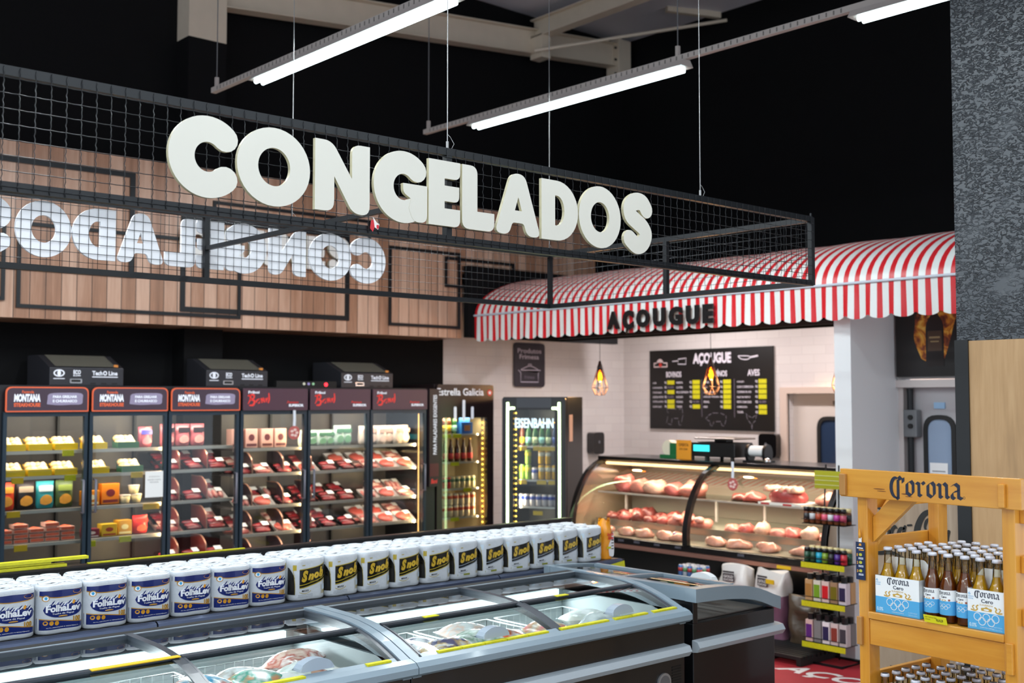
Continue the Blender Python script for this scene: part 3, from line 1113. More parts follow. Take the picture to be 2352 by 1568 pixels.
def pendant(x, y, label):
    t = thing('pendant_lamp', label, 'pendant lamp', (x, y, 2.05), group='cage pendant lamps over the meat counter')
    MB().cyl((0, 0, 0.345), (0, 0, 1.28), 0.003, INK, n=6).obj('cord', t, local=True)
    MB().lathe([(0.0, 0.36), (0.012, 0.355), (0.03, 0.29), (0.032, 0.26), (0.0, 0.26)], mat('bakelite', '2a1c18', 0.3)).obj('socket', t, local=True)
    MB().lathe([(0.0, 0.135), (0.02, 0.14), (0.036, 0.165), (0.04, 0.19), (0.03, 0.23), (0.018, 0.262)], AMB).obj('bulb', t, local=True)
    MB().lathe([(0.0, 0.145), (0.016, 0.152), (0.024, 0.185), (0.014, 0.23), (0.0, 0.245)], BULB, n=8).obj('filament', t, local=True)
    mb = MB()
    n = 6
    top = [(0.03 * math.cos(2 * math.pi * k / n), 0.03 * math.sin(2 * math.pi * k / n), 0.27) for k in range(n)]
    mid = [(0.088 * math.cos(2 * math.pi * (k + .5) / n), 0.088 * math.sin(2 * math.pi * (k + .5) / n), 0.075) for k in range(n)]
    bot = [(0.05 * math.cos(2 * math.pi * k / n), 0.05 * math.sin(2 * math.pi * k / n), 0.0) for k in range(n)]
    for k in range(n):
        mb.cyl(top[k], mid[k], 0.003, CAGE, n=5); mb.cyl(top[k], mid[k - 1], 0.003, CAGE, n=5)
        mb.cyl(mid[k], bot[k], 0.003, CAGE, n=5); mb.cyl(mid[k - 1], bot[k], 0.003, CAGE, n=5)
        mb.cyl(mid[k], mid[k - 1], 0.003, CAGE, n=5); mb.cyl(bot[k], bot[k - 1], 0.003, CAGE, n=5)
    mb.obj('cage', t, local=True)
    l = bpy.data.lights.new('bulb_light', 'POINT'); l.energy = 14; l.color = (1.0, 0.55, 0.22); l.shadow_soft_size = 0.05
    o = bpy.data.objects.new('bulb_light', l); COL.objects.link(o); o.location = (0, 0, 0.10); o.parent = t
    return t


pendant(8.6, 8.266, 'lit cage pendant lamp hanging beside the neon fridge')
pendant(8.6, 6.805, 'lit cage pendant lamp hanging in front of the menu board')
pendant(8.6, 5.40, 'cage pendant lamp hanging beside the white column')

# added lamps, unseen behind the awning, to brighten the butcher's walls
for i, (x, y) in enumerate(((9.7, 8.3), (9.7, 6.2))):
    t = thing('added_lamp', 'added white lamp brightening the butcher room, %s from the corner, hidden behind the awning' % ORD[i], 'ceiling light', (x, y, 3.16))
    MB().box(x - .09, y - .6, 3.16, x + .09, y + .6, 3.20, FIXW).obj('housing', t)
    a_ = area('added_glow', (x, y, 3.15), 0.14, 1.1, 44, (1.0, 0.94, 0.95))
struct('trim_12', MB().box(9.0, 4.95, 3.20, 10.74, 9.9, 3.30, WHT))

# ================================================================ glass door coolers
CBODY = mat('cooler_body', '14161c', 0.4)
CFRM = mat('cooler_frame', '2b3a46', 0.3, 0.3)
CINT = mat('cooler_interior', '565150', 0.4)
SHF = mat('shelf_metal', '5c5c5e', 0.35, 0.5)
SHE = mat('shelf_edge', 'c9c4bd', 0.3, 0.3)
CGL = glass('cooler_glass', 'f4f8f8', 0.9)
WARM = mat('warm_led', 'ffc878', 0.4, em=2.5, emc='ffc070')
HDR = mat('header_plum', '40323f', 0.4, em=0.12)
HDB = mat('header_bani', '4c3340', 0.35, em=0.10)
ORG = mat('header_orange', 'd8613c', 0.4, em=0.25)
HWT = mat('header_white', 'e6eaf4', 0.5, em=0.25)
RED = mat('logo_script_red', 'd83a34', 0.4, em=0.25)
DX = [2.877, 3.545, 4.218, 4.889, 5.577, 6.275, 6.962]
SHZ = [[1.60, 1.40, 1.135, 0.875, 0.62], [1.565, 1.335, 1.045, 0.80, 0.55]]
CY = 9.10
coolers = []
for u in range(2):
    x0 = DX[u * 3] - 0.025; x1 = DX[u * 3 + 3] + (0.0 if u == 0 else 0.025)
    if u == 0: x1 = DX[3] - 0.002
    xx0 = x0 if u == 0 else DX[3] + 0.002
    t = thing('display_cooler', ['three door glass cooler with orange bordered headers, yellow trays in its first bays', 'three door glass meat cooler with plum headers, beside the beer fridges'][u], 'cooler', ((x0 + x1) / 2, 9.45, 0))
    coolers.append(t)
    mb = MB()
    mb.box(xx0, CY + 0.03, 0.08, x1, 9.86, 0.36, CBODY)
    mb.box(xx0, CY + 0.03, 1.90, x1, 9.86, 2.115, CBODY)
    mb.box(xx0, 9.80, 0.36, x1, 9.86, 1.90, CINT)
    if u == 0: mb.box(xx0, CY + 0.03, 0.36, xx0 + 0.03, 9.80, 1.90, CBODY)
    else: mb.box(x1 - 0.03, CY + 0.03, 0.36, x1, 9.80, 1.90, CBODY)
    mb.box(xx0 + 0.05, CY + 0.08, 0.0, x1 - 0.05, 9.8, 0.08, INK)
    for k in range(4):
        xb = DX[u * 3 + k]
        mb.box(max(xx0, xb - 0.02), CY + 0.04, 0.36, min(x1, xb + 0.02), CY + 0.07, 1.90, CFRM)
        if 0 < k < 3: mb.box(xb - 0.01, 9.76, 0.36, xb + 0.01, 9.8, 1.90, mat('shelf_upright', '26282a', 0.5))
    mb.obj('body', t)
    for z in SHZ[u]:
        mb = MB()
        sa = xx0 + (0.032 if u == 0 else 0.001); sb = x1 - (0.032 if u else 0.001)
        mb.box(sa, 9.24, z - 0.022, sb, 9.78, z - 0.006, SHF)
        mb.box(sa, 9.215, z - 0.028, sb, 9.24, z - 0.002, SHE)
        mb.obj('shelf', t)
    for k in range(3):
        a, b = DX[u * 3 + k], DX[u * 3 + k + 1]
        # door
        mb = MB()
        M = FR((a, CY, 0), (1, 0, 0))
        ww = b - a
        mb.ext([[(0.008, 0.30), (ww - 0.008, 0.30), (ww - 0.008, 1.905), (0.008, 1.905)], [(0.036, 0.34), (ww - 0.036, 0.34), (ww - 0.036, 1.87), (0.036, 1.87)]], 0.035, CFRM, M, z=-0.035)
        d = mb.obj('door', t)
        MB().box(0.036, 0.34, -0.012, ww - 0.036, 1.87, -0.008, CGL, M).obj('door_glass', d)
        hxp = ww - 0.05 if k % 2 == 0 else 0.05
        mb = MB().tube([(hxp, 1.10, 0.0), (hxp, 1.10, 0.045), (hxp, 1.36, 0.045), (hxp, 1.36, 0.0)], 0.010, mat('door_handle_grey', '70707c', 0.3), n=6, M=M)
        mb.obj('handle', d)
        # header
        M = FR((a + 0.014, CY - 0.012, 1.906), (1, 0, 0))
        W_ = ww - 0.028; H_ = 0.196
        mb = MB()
        if u == 0:
            shp = rp([(0, 0, 0.01), (W_, 0, 0.01), (W_, H_, 0.05), (0, H_, 0.05)])
            mb.ext([shp], 0.012, ORG, M)
            mb.ext([rp([(0.01, 0.01), (W_ - 0.01, 0.01), (W_ - 0.01, H_ - 0.01, 0.045), (0.01, H_ - 0.01, 0.045)])], 0.002, HDR, M, z=0.012)
            mb.text('Fazenda', 0.12, 0.145, 0.09, 0.022, ORG, M, bold=0.02, z=0.016)
            mb.text('MONTANA', 0.06, 0.078, 0.20, 0.062, HWT, M, bold=0.055, shear=0.1, z=0.016)
            mb.text('STEAKHOUSE', 0.06, 0.04, 0.20, 0.030, ORG, M, bold=0.05, z=0.016)
            mb.ext([cr([(0.31, 0.06), (0.40, 0.052), (0.50, 0.056), (0.58, 0.06), (0.59, 0.10), (0.58, 0.145), (0.45, 0.15), (0.33, 0.142), (0.315, 0.10), (0.31, 0.06)], 3)], 0.001, mat('brush_grey', '8e86a0', 0.5, em=0.15), M, z=0.014)
            mb.text('PARA GRELHAR', 0.355, 0.108, 0.19, 0.022, HWT, M, bold=0.04, z=0.017)
            mb.text('E CHURRASCO', 0.355, 0.074, 0.19, 0.022, HWT, M, bold=0.04, z=0.017)
        else:
            mb.ext([rrect(0, 0, W_, H_, 0.012)], 0.012, HDB, M)
            mb.text('Friboi', 0.05, 0.150, 0.11, 0.024, HWT, M, bold=0.03, z=0.014)
            sc = W_ / 0.66
            for pts in ([(0.05, 0.06, .004), (0.07, 0.10, .008), (0.07, 0.135, .008)],
                        [(0.05, 0.13, .006), (0.10, 0.14, .009), (0.105, 0.11, .007), (0.07, 0.098, .006), (0.11, 0.085, .009), (0.10, 0.05, .010), (0.065, 0.045, .006)],
                        [(0.155, 0.10, .006), (0.13, 0.085, .007), (0.14, 0.065, .006), (0.165, 0.10, .007), (0.172, 0.07, .007)],
                        [(0.18, 0.105, .007), (0.185, 0.07, .006), (0.20, 0.11, .007), (0.21, 0.075, .006)],
                        [(0.225, 0.105, .006), (0.23, 0.075, .005), (0.24, 0.11, .006)],
                        [(0.255, 0.15, .006), (0.258, 0.10, .008), (0.25, 0.07, .006)]):
                mb.ext([stroke([(p[0] * sc, p[1], p[2]) for p in cr(pts, 4)], 0.008)], 0.0, RED, M, z=0.014)
            mb.text('Premium', 0.44 * sc, 0.062, 0.12, 0.022, RED, M, bold=0.01, shear=0.3, z=0.014)
            mb.text('SUPERIOR', 0.46 * sc, 0.032, 0.155, 0.024, HWT, M, bold=0.05, z=0.014)
        mb.obj('header_sign', t)
# interior lighting of the coolers (LED strips, plus added area lights at top and shelves)
for (xs, u) in ((4.185, 0), (5.545, 1), (6.925, 1)):
    xq = xs if xs > 6 else (4.238 if xs < 5 else 5.611)
    mb = MB().box(xq - 0.004, CY + 0.085, 0.40, xq + 0.004, CY + 0.09, 1.86, WARM)
    mb.obj('led_strip', coolers[u])
    a_ = area('led_light', ((xs - 0.02) if xs > 6 else (4.234 if xs < 5 else 5.607), CY + 0.105, 1.15), 0.008, 1.5, 12, (1.0, 0.70, 0.36), rot=(R(90), 0, R(60)))
for u in range(2):
    a_ = area('cooler_light', ((DX[u * 3] + DX[u * 3 + 3]) / 2, CY + 0.10, 1.885), 1.9, 0.04, 16, (1.0, 0.88, 0.74), rot=(R(25), 0, 0))
    for z in SHZ[u][:4]:
        area('shelf_light', ((DX[u * 3] + DX[u * 3 + 3]) / 2, CY + 0.17, z - 0.035), 1.9, 0.02, 5.5, (1.0, 0.84, 0.68), rot=(R(20), 0, 0))
# side fascia with vertical slogan
fs_ = MB().box(6.992, CY - 0.005, 1.13, 7.115, CY + 0.03, 2.11, mat('fascia_brown', '2c2024', 0.4)).obj('side_panel', coolers[1])
M = FR((6.992, CY - 0.006, 0), (1, 0, 0)) @ T(0.08, 1.45, 0) @ RZ(R(90))
mb = MB().text('PARA PALADARES EXIGENTES', 0, -0.012, 0.60, 0.045, HWT, M, bold=0.02, z=0.001)
M = FR((6.992, CY - 0.006, 0), (1, 0, 0))
mb.quad(0.005, 1.23, 0.118, 1.36, mat('maroon_band', '56252a', 0.4), M, 0.001)
mb.text('Bani', 0.02, 1.16, 0.08, 0.045, RED, M, bold=0.02, shear=0.2, z=0.001)
mb.obj('slogan', fs_)
MB().box(6.995, 9.16, 0.0, 7.11, 9.86, 1.12, CBODY).box(6.995, 9.14, 1.12, 7.11, 9.86, 2.10, CBODY).obj('end_panel', coolers[1])

# condensing units on top
for i, x in enumerate((3.29, 4.65, 6.06)):
    w_ = 0.61
    t = thing('condensing_unit', ['dark condensing unit on cooler above the first two doors, beside the shop edge', 'dark condensing unit with slanted mesh lid above the third door', 'dark condensing unit above the last two cooler doors'][i], 'refrigeration unit', (x + 0.3, 9.5, 2.117))
    CB = mat('unit_black', '35353a', 0.35, 0.2)
    mb = MB()
    prof = [(9.28, 2.117), (9.28, 2.262), (9.56, 2.37), (9.8, 2.37), (9.8, 2.117)]
    vs = [(x, a, b) for a, b in prof] + [(x + w_, a, b) for a, b in prof]
    mb.add(vs, [(0, 1, 2, 3, 4)[::-1], (5, 6, 7, 8, 9)] + [(j, (j + 1) % 5, 5 + (j + 1) % 5, 5 + j) for j in range(5)], CB)
    mb.obj('casing', t, bevel=0.004)
    p = [(x + 0.05, 9.295, 2.270), (x + w_ - 0.06, 9.295, 2.270), (x + w_ - 0.06, 9.55, 2.369), (x + 0.05, 9.55, 2.369)]
    MB().add([(a, b, c + 0.003) for a, b, c in p], [(0, 1, 2, 3)], mat('unit_mesh', '7a776c', 0.4, 0.3, bump=0.5, bscale=120, var=0.2)).obj('mesh_lid', t)
    M = FR((x, 9.278, 2.117), (1, 0, 0))
    mb = MB()
    mb.text('Tech', 0.345, 0.085, 0.085, 0.036, HWT, M, bold=0.03, z=0.001)
    mb.ext([ell(0.452, 0.103, 0.017, 0.019, 14), ell(0.452, 0.103, 0.009, 0.010, 14)], 0, HWT, M, z=0.001)
    mb.text('Line', 0.482, 0.085, 0.075, 0.036, HWT, M, bold=0.03, z=0.001)
    mb.quad(0.345, 0.068, 0.56, 0.075, HWT, M, 0.001)
    mb.ext([ell(0.075, 0.10, 0.045, 0.03, 20), ell(0.075, 0.10, 0.034, 0.020, 20)], 0, HWT, M, z=0.001)
    mb.ext([ell(0.075, 0.10, 0.015, 0.024, 14)], 0, HWT, M, z=0.001)
    mb.quad(0.03, 0.052, 0.12, 0.058, HWT, M, 0.001)
    mb.text('ECO', 0.19, 0.092, 0.06, 0.034, HWT, M, bold=0.04, z=0.001)
    mb.text('R290', 0.19, 0.075, 0.06, 0.012, HWT, M, bold=0.03, z=0.001)
    mb.obj('logo_print', t)
    mb = MB().ext([rrect(0.16, 0.018, 0.26, 0.055, 0.008), rrect(0.172, 0.028, 0.248, 0.047, 0.004)], 0.006, CHR, M).quad(0.17, 0.026, 0.25, 0.05, INK, M, 0.001)
    for q in (0.33, 0.42, 0.51): mb.quad(q, 0.012, q + 0.045, 0.022, INK, M, 0.0012)
    mb.obj('controller', t)
    MB().box(0.535, 0.155, -0.03, 0.57, 0.175, -0.02, mat('orange_sticker', 'd98a3a', 0.4), M).obj('sticker', t)
mb = MB().box(5.33, 9.24, 2.117, 5.98, 9.30, 2.175, INK)
for k, c in enumerate(('e8e8d0', 'b0a0e0', 'a8e0b0')): mb.cyl((5.62 + k * 0.05, 9.24, 2.15), (5.62 + k * 0.05, 9.235, 2.15), 0.013, mat('knob_' + c, c, 0.3))
mb.cyl((5.86, 9.24, 2.145), (5.86, 9.233, 2.145), 0.018, mat('red_led', 'ff2a38', 0.3, em=3))
tag(mb.obj('thermostat_bar'), 'thin black control bar with red light between two condensing units', 'control panel')

# ---------------------------------------------------------------- packaged food
def tray(name, tm, mm, kind='meat', w=0.20, d=0.165, lab=True, film=None):
    t = thing(name, 'x', 'meat tray', (0, 0, 0))
    tilt = RX(R(27)) if kind != 'chk' else RX(R(38))
    mb = MB()
    if kind == 'chk': mb.box(-w / 2 + .004, -d / 2 - .006, 0, w / 2 - .004, d * .2, 0.05, tm)
    mb.add([(-w / 2 + .012, -d / 2 + .01, 0.004), (w / 2 - .012, -d / 2 + .01, 0.004), (w / 2 - .012, d / 2 - .01, 0.004), (-w / 2 + .012, d / 2 - .01, 0.004),
            (-w / 2, -d / 2, 0.032), (w / 2, -d / 2, 0.032), (w / 2, d / 2, 0.032), (-w / 2, d / 2, 0.032)],
           [(0, 3, 2, 1), (0, 1, 5, 4), (1, 2, 6, 5), (2, 3, 7, 6), (3, 0, 4, 7)], tm, T(0, 0, 0.012) @ tilt)
    mb.obj('tray', t, local=True)
    mb = MB()
    rnd = random.Random(hash(name) % 1000 if False else len(name) * 7 + int(w * 1000))
    if kind == 'mince':
        mb.blob((0, 0, 0.012), (w * .42, d * .42, 0.022), mm[0], 14, 3, 0.06, T(0, 0, 0.012) @ tilt)
        for q in range(9): mb.blob((rnd.uniform(-.05, .05), rnd.uniform(-.035, .035), 0.022), (0.02, 0.016, 0.010), mm[q % len(mm)], 7, q, 0.2, T(0, 0, 0.012) @ tilt)
    elif kind == 'chk':
        for q in range(8): mb.blob((-w * .32 + (q % 4) * w * .21, (q // 4) * .035 - .01, 0.018 + (q // 4) * .035), (0.030, 0.042, 0.034), mm[q % len(mm)], 9, q + 5, 0.12)
    elif kind == 'bone':
        for q in range(3):
            mb.blob((-w * .28 + q * w * .28, 0, 0.012), (w * .14, d * .4, 0.022), mm[0], 9, q, 0.12, T(0, 0, 0.012) @ tilt)
            mb.blob((-w * .28 + q * w * .28 - .006, -.01, 0.030), (w * .035, d * .3, 0.012), mm[1], 7, q, 0.12, T(0, 0, 0.012) @ tilt)
    else:
        for q in range(3):
            mb.blob((rnd.uniform(-.012, .012), -d * .2 + q * d * .2, 0.012 + q * 0.004), (w * .41, d * .24, 0.018), mm[q % len(mm)], 12, q + 2, 0.12, T(0, 0, 0.012) @ tilt)
    mb.obj('meat', t, local=True)
    if lab:
        MB().box(w * .05, 0.0, 0.052, w * .38, d * .36, 0.054, WH, T(0, 0, 0.012) @ tilt).obj('price_label', t, local=True)
    return t


BF = [mat('beef_red', '96222c', 0.35, var=0.35, bscale=60), mat('beef_dark', '6e1c26', 0.35, var=0.3, bscale=50)]
PK = [mat('pork_pink', 'dc8a86', 0.3, var=0.25, bscale=40), mat('pork_fat', 'f0cfc0', 0.35, var=0.1, bscale=30)]
MN = [mat('mince_red', 'c8584c', 0.35, var=0.35, bscale=120), mat('mince_pink', 'e09a88', 0.35, var=0.2, bscale=100)]
MB_ = [mat('marbled', 'b8605c', 0.3, var=0.5, bscale=70), mat('pork_fat')]
CK = [mat('chicken', 'ecc48c', 0.35, var=0.2, bscale=30), mat('chicken_pale', 'f0dcb8', 0.35)]
TW = mat('tray_white', 'e6e2de', 0.4); TB = mat('tray_black', '17171a', 0.3); TY = mat('tray_yellow', 'dcb81c', 0.35); TG = mat('tray_green', '3c6a4e', 0.35); TP = mat('tray_pink', 'd8a8a0', 0.4)
protos = {'beef': (tray('beef_tray', TB, BF), 'red beef'), 'dark': (tray('beef_tray', TB, BF[::-1], w=0.18), 'dark red beef'), 'pork': (tray('pork_tray', TW, PK, 'bone', w=0.182), 'pink pork chop'),
          'mince': (tray('mince_tray', TW, MN, 'mince'), 'bright minced meat'), 'marb': (tray('meat_tray', TP, MB_, w=0.175), 'marbled meat'),
          'chy': (tray('chicken_tray', TY, CK, 'chk', w=0.19), 'yellow chicken'), 'chg': (tray('chicken_tray', TG, CK, 'chk', w=0.19), 'green chicken')}
ptree = {k: tree_of(v[0]) for k, v in protos.items()}
used = set()
ROWN = ['top shelf', 'second shelf', 'third shelf', 'fourth shelf', 'lowest shelf']
DOORN = ['first', 'second', 'third', 'fourth', 'fifth', 'sixth']


def place(k, x, y, z, label, group, rz=0.0):
    src, _ = protos[k]
    if k not in used:
        used.add(k); o = src; o.location = (x, y, z); o.rotation_euler = (0, 0, rz); o.matrix_basis = T(x, y, z) @ RZ(rz)
        o['label'] = label; o['group'] = group
    else: o = dup(src, (x, y, z), rz, label, group, tree=ptree[k])
    return o


rnd = random.Random(11)
layout = {2: ['', 'beef dark beef', 'dark beef pork', 'marb dark beef', 'beef dark beef'],
          3: ['', 'beef marb beef', 'pork mince dark', 'marb beef mince', 'mince beef mince'],
          4: ['', 'mince beef dark', 'dark beef beef', 'beef dark beef', 'marb beef dark'],
          5: ['', 'marb mince mince', 'pork mince marb', 'marb mince mince', 'beef mince beef']}
for d, rows in layout.items():
    a, b = DX[d], DX[d + 1]
    for r, row in enumerate(rows):
        z = SHZ[d // 3][r]
        ks = row.split()
        for i, k in enumerate(ks):
            x = a + 0.02 + (b - a - 0.04) * (i + 0.5) / 3
            for dep in range(2 if r < 4 else 1):
                if dep and rnd.random() < 0.2: continue
                pos = ['nearest the coolers\' start', 'in the middle', 'nearest the beer fridges'][i]
                pos = ['nearest the shop edge', 'in the middle', 'nearest the beer fridges'][i]
                lab = '%s tray %s%s, %s, %s cooler door' % (protos[k][1], 'behind another, ' if dep else '', ['by shop edge', 'in the middle', 'by fridge end'][i], ROWN[r], DOORN[d])
                place(k, x + rnd.uniform(-.01, .01), 9.325 + dep * 0.19, z, lab, 'meat trays in the glass door coolers', rnd.uniform(-.08, .08))
                if dep and r < 4: place(ks[(i + 1) % 3], x + rnd.uniform(-.01, .01), 9.34 + dep * 0.19, z + 0.062, '%s tray stacked %s, %s, %s cooler door' % (protos[ks[(i + 1) % 3]][1], ['by shop edge', 'in the middle', 'by fridge end'][i], ROWN[r], DOORN[d]), 'meat trays in the glass door coolers', rnd.uniform(-.08, .08))
for r, row in ((0, ['chy', 'chy', 'chy']), (1, ['chy', 'chy', 'chy'])):
    for i, k in enumerate(row):
        place(k, DX[0] + 0.13 + i * 0.205, 9.31, SHZ[0][r], 'yellow chicken tray, %s along the %s of the first cooler door' % (ORD[i], ROWN[r]), 'chicken trays in the first cooler')
for r, x, k in ((0, 3.66, 'chy'), (0, 3.93, 'chg'), (1, 3.68, 'chy'), (1, 3.97, 'chg')):
    place(k, x, 9.31, SHZ[0][r], '%s tray on the %s of the second cooler door' % ('yellow chicken' if k == 'chy' else 'green breaded chicken', ROWN[r]), 'chicken trays in the first cooler')


def bag(name, label, cat, c1, c2, x, y, z, w=0.15, h=0.2, d=0.05, group=None, pic=None):
    """upright printed pouch: body with sealed top, print patches"""
    t = thing(name, label, cat, (x, y, z), 0, group)
    m1 = mat('bag_' + c1, c1, 0.3); m2 = mat('bag_' + c2, c2, 0.3)

    def f(u, v):
        th = 2 * math.pi * u
        th_ = d * (0.5 * math.sin(math.pi * min(1, v * 1.08 + 0.06)) ** 0.6 if v < 0.93 else 0.04)
        q = 1 - 0.10 * (v < 0.02) + 0.02 * math.sin(7 * v + 2 * th)
        return (w / 2 * math.cos(th) * q, th_ * math.sin(th), h * v)
    mb = MB(); mb.grid(16, 10, f, m1)
    mb.obj('pouch', t, local=True)
    mb = MB()
    M = FR((0, -d * 0.5 - 0.001, 0), (1, 0, 0))
    mb.ext([rrect(-w * .40, h * .62, w * .40, h * .84, 0.008)], 0.001, m2, M)
    mb.ext([cr([(-w * .3, h * .18), (0, h * .12), (w * .34, h * .22), (w * .3, h * .42), (0, h * .5), (-w * .3, h * .36), (-w * .3, h * .18)], 3)], 0.001, mat('bag_' + (pic or 'e09a3c'), pic or 'e09a3c', 0.35, var=0.3, bscale=50), M)
    mb.obj('front_print', t, local=True)
    return t


g = 'food packs in the first cooler'
for i, (c1, c2, lb) in enumerate((('d8442a', 'f0a040', 'red and orange'), ('241a1c', 'c0a890', 'black'), ('2f8f96', 'd8e4e4', 'teal'), ('4a5a34', '8fa050', 'dark green'))):
    bag('snack_bag', '%s food bag standing on third shelf of the first cooler door' % lb, 'food bag', c1, c2, DX[0] + 0.105 + i * 0.153, 9.33, SHZ[0][2], 0.14, 0.215, 0.06, g)
st = MB()
stp = thing('salmon_pack', 'x', 'food pack', (0, 0, 0))
mb = MB().box(-.055, -.06, 0, .055, .06, 0.03, mat('pack_clear', 'd8b0a4', 0.2)); mb.obj('tray', stp, local=True)
mb = MB().blob((0, 0, 0.012), (.05, .055, 0.018), mat('salmon', 'e2664a', 0.3, var=0.35, bscale=60), 12, 3, 0.08); mb.box(-.05, -.062, .006, .05, -.06, .026, mat('salmon'))
mb.obj('fillet', stp, local=True)
tr = tree_of(stp); first = True
for i in range(5):
    for k in range(4 if i % 2 else 3):
        lab = 'pink sliced pack, %s up in the %s stack on the fourth shelf' % (ORD[k], ORD[i])
        p = (DX[0] + 0.09 + i * 0.122, 9.32 + (k % 2) * .004, SHZ[0][3] + k * 0.038)
        if first: stp.location = p; stp['label'] = lab; stp['group'] = 'stacked pink packs in the first cooler'; first = False
        else: dup(stp, p, 0.03 * ((i + k) % 3 - 1), lab, 'stacked pink packs in the first cooler', tree=tr)


def pbox(name, label, cat, x, y, z, w, d, h, c1, c2, tilt=0, group=None):
    t = thing(name, label, cat, (x, y, z), 0, group)
    M = RX(R(tilt))
    MB().box(-w / 2, -d / 2, 0, w / 2, d / 2, h, mat('bag_' + c1, c1, 0.35), M).obj('carton', t, local=True, bevel=0.003)
    M2 = M @ FR((0, -d / 2 - 0.001, 0), (1, 0, 0))
    MB().ext([ell(0, h * .55, w * .25, h * .18, 16)], 0.001, mat('bag_' + c2, c2, 0.35), M2).quad(-w * .42, h * .08, w * .42, h * .22, mat('bag_' + c2), M2, 0.001).obj('front_print', t, local=True)
    return t


pbox('food_box', 'low orange box on the third shelf of the second cooler door', 'food box', 3.65, 9.33, SHZ[0][2], 0.14, 0.08, 0.12, 'e08a20', 'e8e0c0', group=g)
pbox('food_box', 'tall orange and maroon box on the third shelf beside the tubs', 'food box', 3.82, 9.35, SHZ[0][2], 0.15, 0.08, 0.17, 'd8781c', '6a2028', group=g)
for i, (x, zz) in enumerate(((3.95, 0), (4.06, 0), (4.04, 0.075))):
    t = thing('salad_tub', 'creamy round tub %s on the third shelf behind the paper notice' % ['standing alone', 'under another tub', 'stacked on another tub'][i], 'tub', (x, 9.36 if i else 9.33, SHZ[0][2] + zz))
    MB().lathe([(0.035, 0), (0.046, 0.062)], mat('tub_cream', 'd8c898', 0.3)).obj('pot', t, local=True)
    MB().lathe([(0.048, 0.062), (0.048, 0.070), (0.0, 0.0705)], mat('tub_lid', 'e8e0d0', 0.3)).obj('lid', t, local=True)
pbox('cheese_pack', 'yellow pack lying beside the red bag on the fourth shelf', 'food pack', 3.80, 9.32, SHZ[0][3], 0.13, 0.10, 0.10, 'd8b030', 'a04030', group=g)
pbox('cheese_pack', 'brown and yellow pack beside the plum packs on the fourth shelf', 'food pack', 3.94, 9.34, SHZ[0][3], 0.12, 0.10, 0.12, 'c8902c', 'e8dca0', group=g)
pbox('ham_pack', 'dark red pack at the start of the fourth shelf, second cooler door', 'food pack', 3.65, 9.31, SHZ[0][3], 0.13, 0.09, 0.07, '7a2838', 'e0d0d0', group=g)
bag('snack_bag', 'bright red bag at the end of the fourth shelf, second cooler door', 'food bag', 'd02420', 'e84030', 4.08, 9.32, SHZ[0][3], 0.13, 0.15, 0.08, g, 'f06040')
bag('meat_bag', 'purple meat bag on the top shelf behind the second cooler door', 'meat bag', '9a4a5a', '3a3a90', 4.13, 9.36, SHZ[0][0], 0.12, 0.17, 0.08, g, 'b05a6a')
for i, x in enumerate((4.33, 4.47, 4.61)):
    bag('meat_bag', 'pink vacuum meat bag with black label, %s on the third door top shelf' % ORD[i], 'meat bag', 'b05a60', '2a2024', x, 9.36, SHZ[0][0], 0.13, 0.19, 0.07, g, 'd89088')
for i, x in enumerate((4.98, 5.12, 5.28, 5.42)):
    pbox('meat_box', 'pale pink meat pack, %s along the top shelf of the fourth door' % ORD[i], 'meat pack', x, 9.36, SHZ[1][0], 0.12, 0.10, 0.17, 'c8988c', '5a2a30', group=g)
for i in range(6):
    bag('vegetable_bag', 'clear green and white bag, %s along the top shelf of the fifth door' % ORD[i], 'food bag', 'b8c8bc', '4f7a60', 5.66 + i * 0.098, 9.31 + 0.02 * (i % 2), SHZ[1][0], 0.11, 0.15 + 0.04 * (i > 3), 0.07, g, '6f9a78')
for i in range(6):
    bag('frozen_bag', 'pale crumpled bag, %s along the top shelf of the sixth door' % ORD[i], 'food bag', 'e0cfc0', 'c89a8c', 6.35 + i * 0.10, 9.32 + 0.03 * (i % 2), SHZ[1][0], 0.12, 0.18, 0.10, g, 'd8b8a8')
# curved shelf dividers
DV = mat('divider_dark', '2a1c24', 0.3); DR = mat('divider_red', '7c3430', 0.35)
n_ = 0
for d, xs in ((2, (4.40, 4.66)), (3, (5.10, 5.42)), (4, (5.72,))):
    for r in range(1, 5):
        for j, x in enumerate(xs):
            z = SHZ[d // 3][r]
            mb = MB()
            M = Matrix(((0, 0, 1, x), (1, 0, 0, 9.26), (0, 1, 0, z), (0, 0, 0, 1)))
            mb.ext([rp([(0, 0), (0.30, 0), (0.30, 0.19), (0.10, 0.19, 0.04), (0, 0.12, 0.05)])], 0.006, DR if d == 2 else DV, M)
            mb.ext([stroke(rp([(0, 0), (0, 0.12, 0.05), (0.10, 0.19, 0.04), (0.3, 0.19)]), 0.004, cap=False)], 0.010, mat('divider_edge', 'b0806c', 0.3, 0.4), M, z=-0.002)
            tag(mb.obj('shelf_divider'), '%s curved divider %son the %s of the %s cooler door' % ('red' if d == 2 else 'dark', ['', 'farther along '][j], ROWN[r], DOORN[d]), 'divider', 'curved shelf dividers in the coolers')
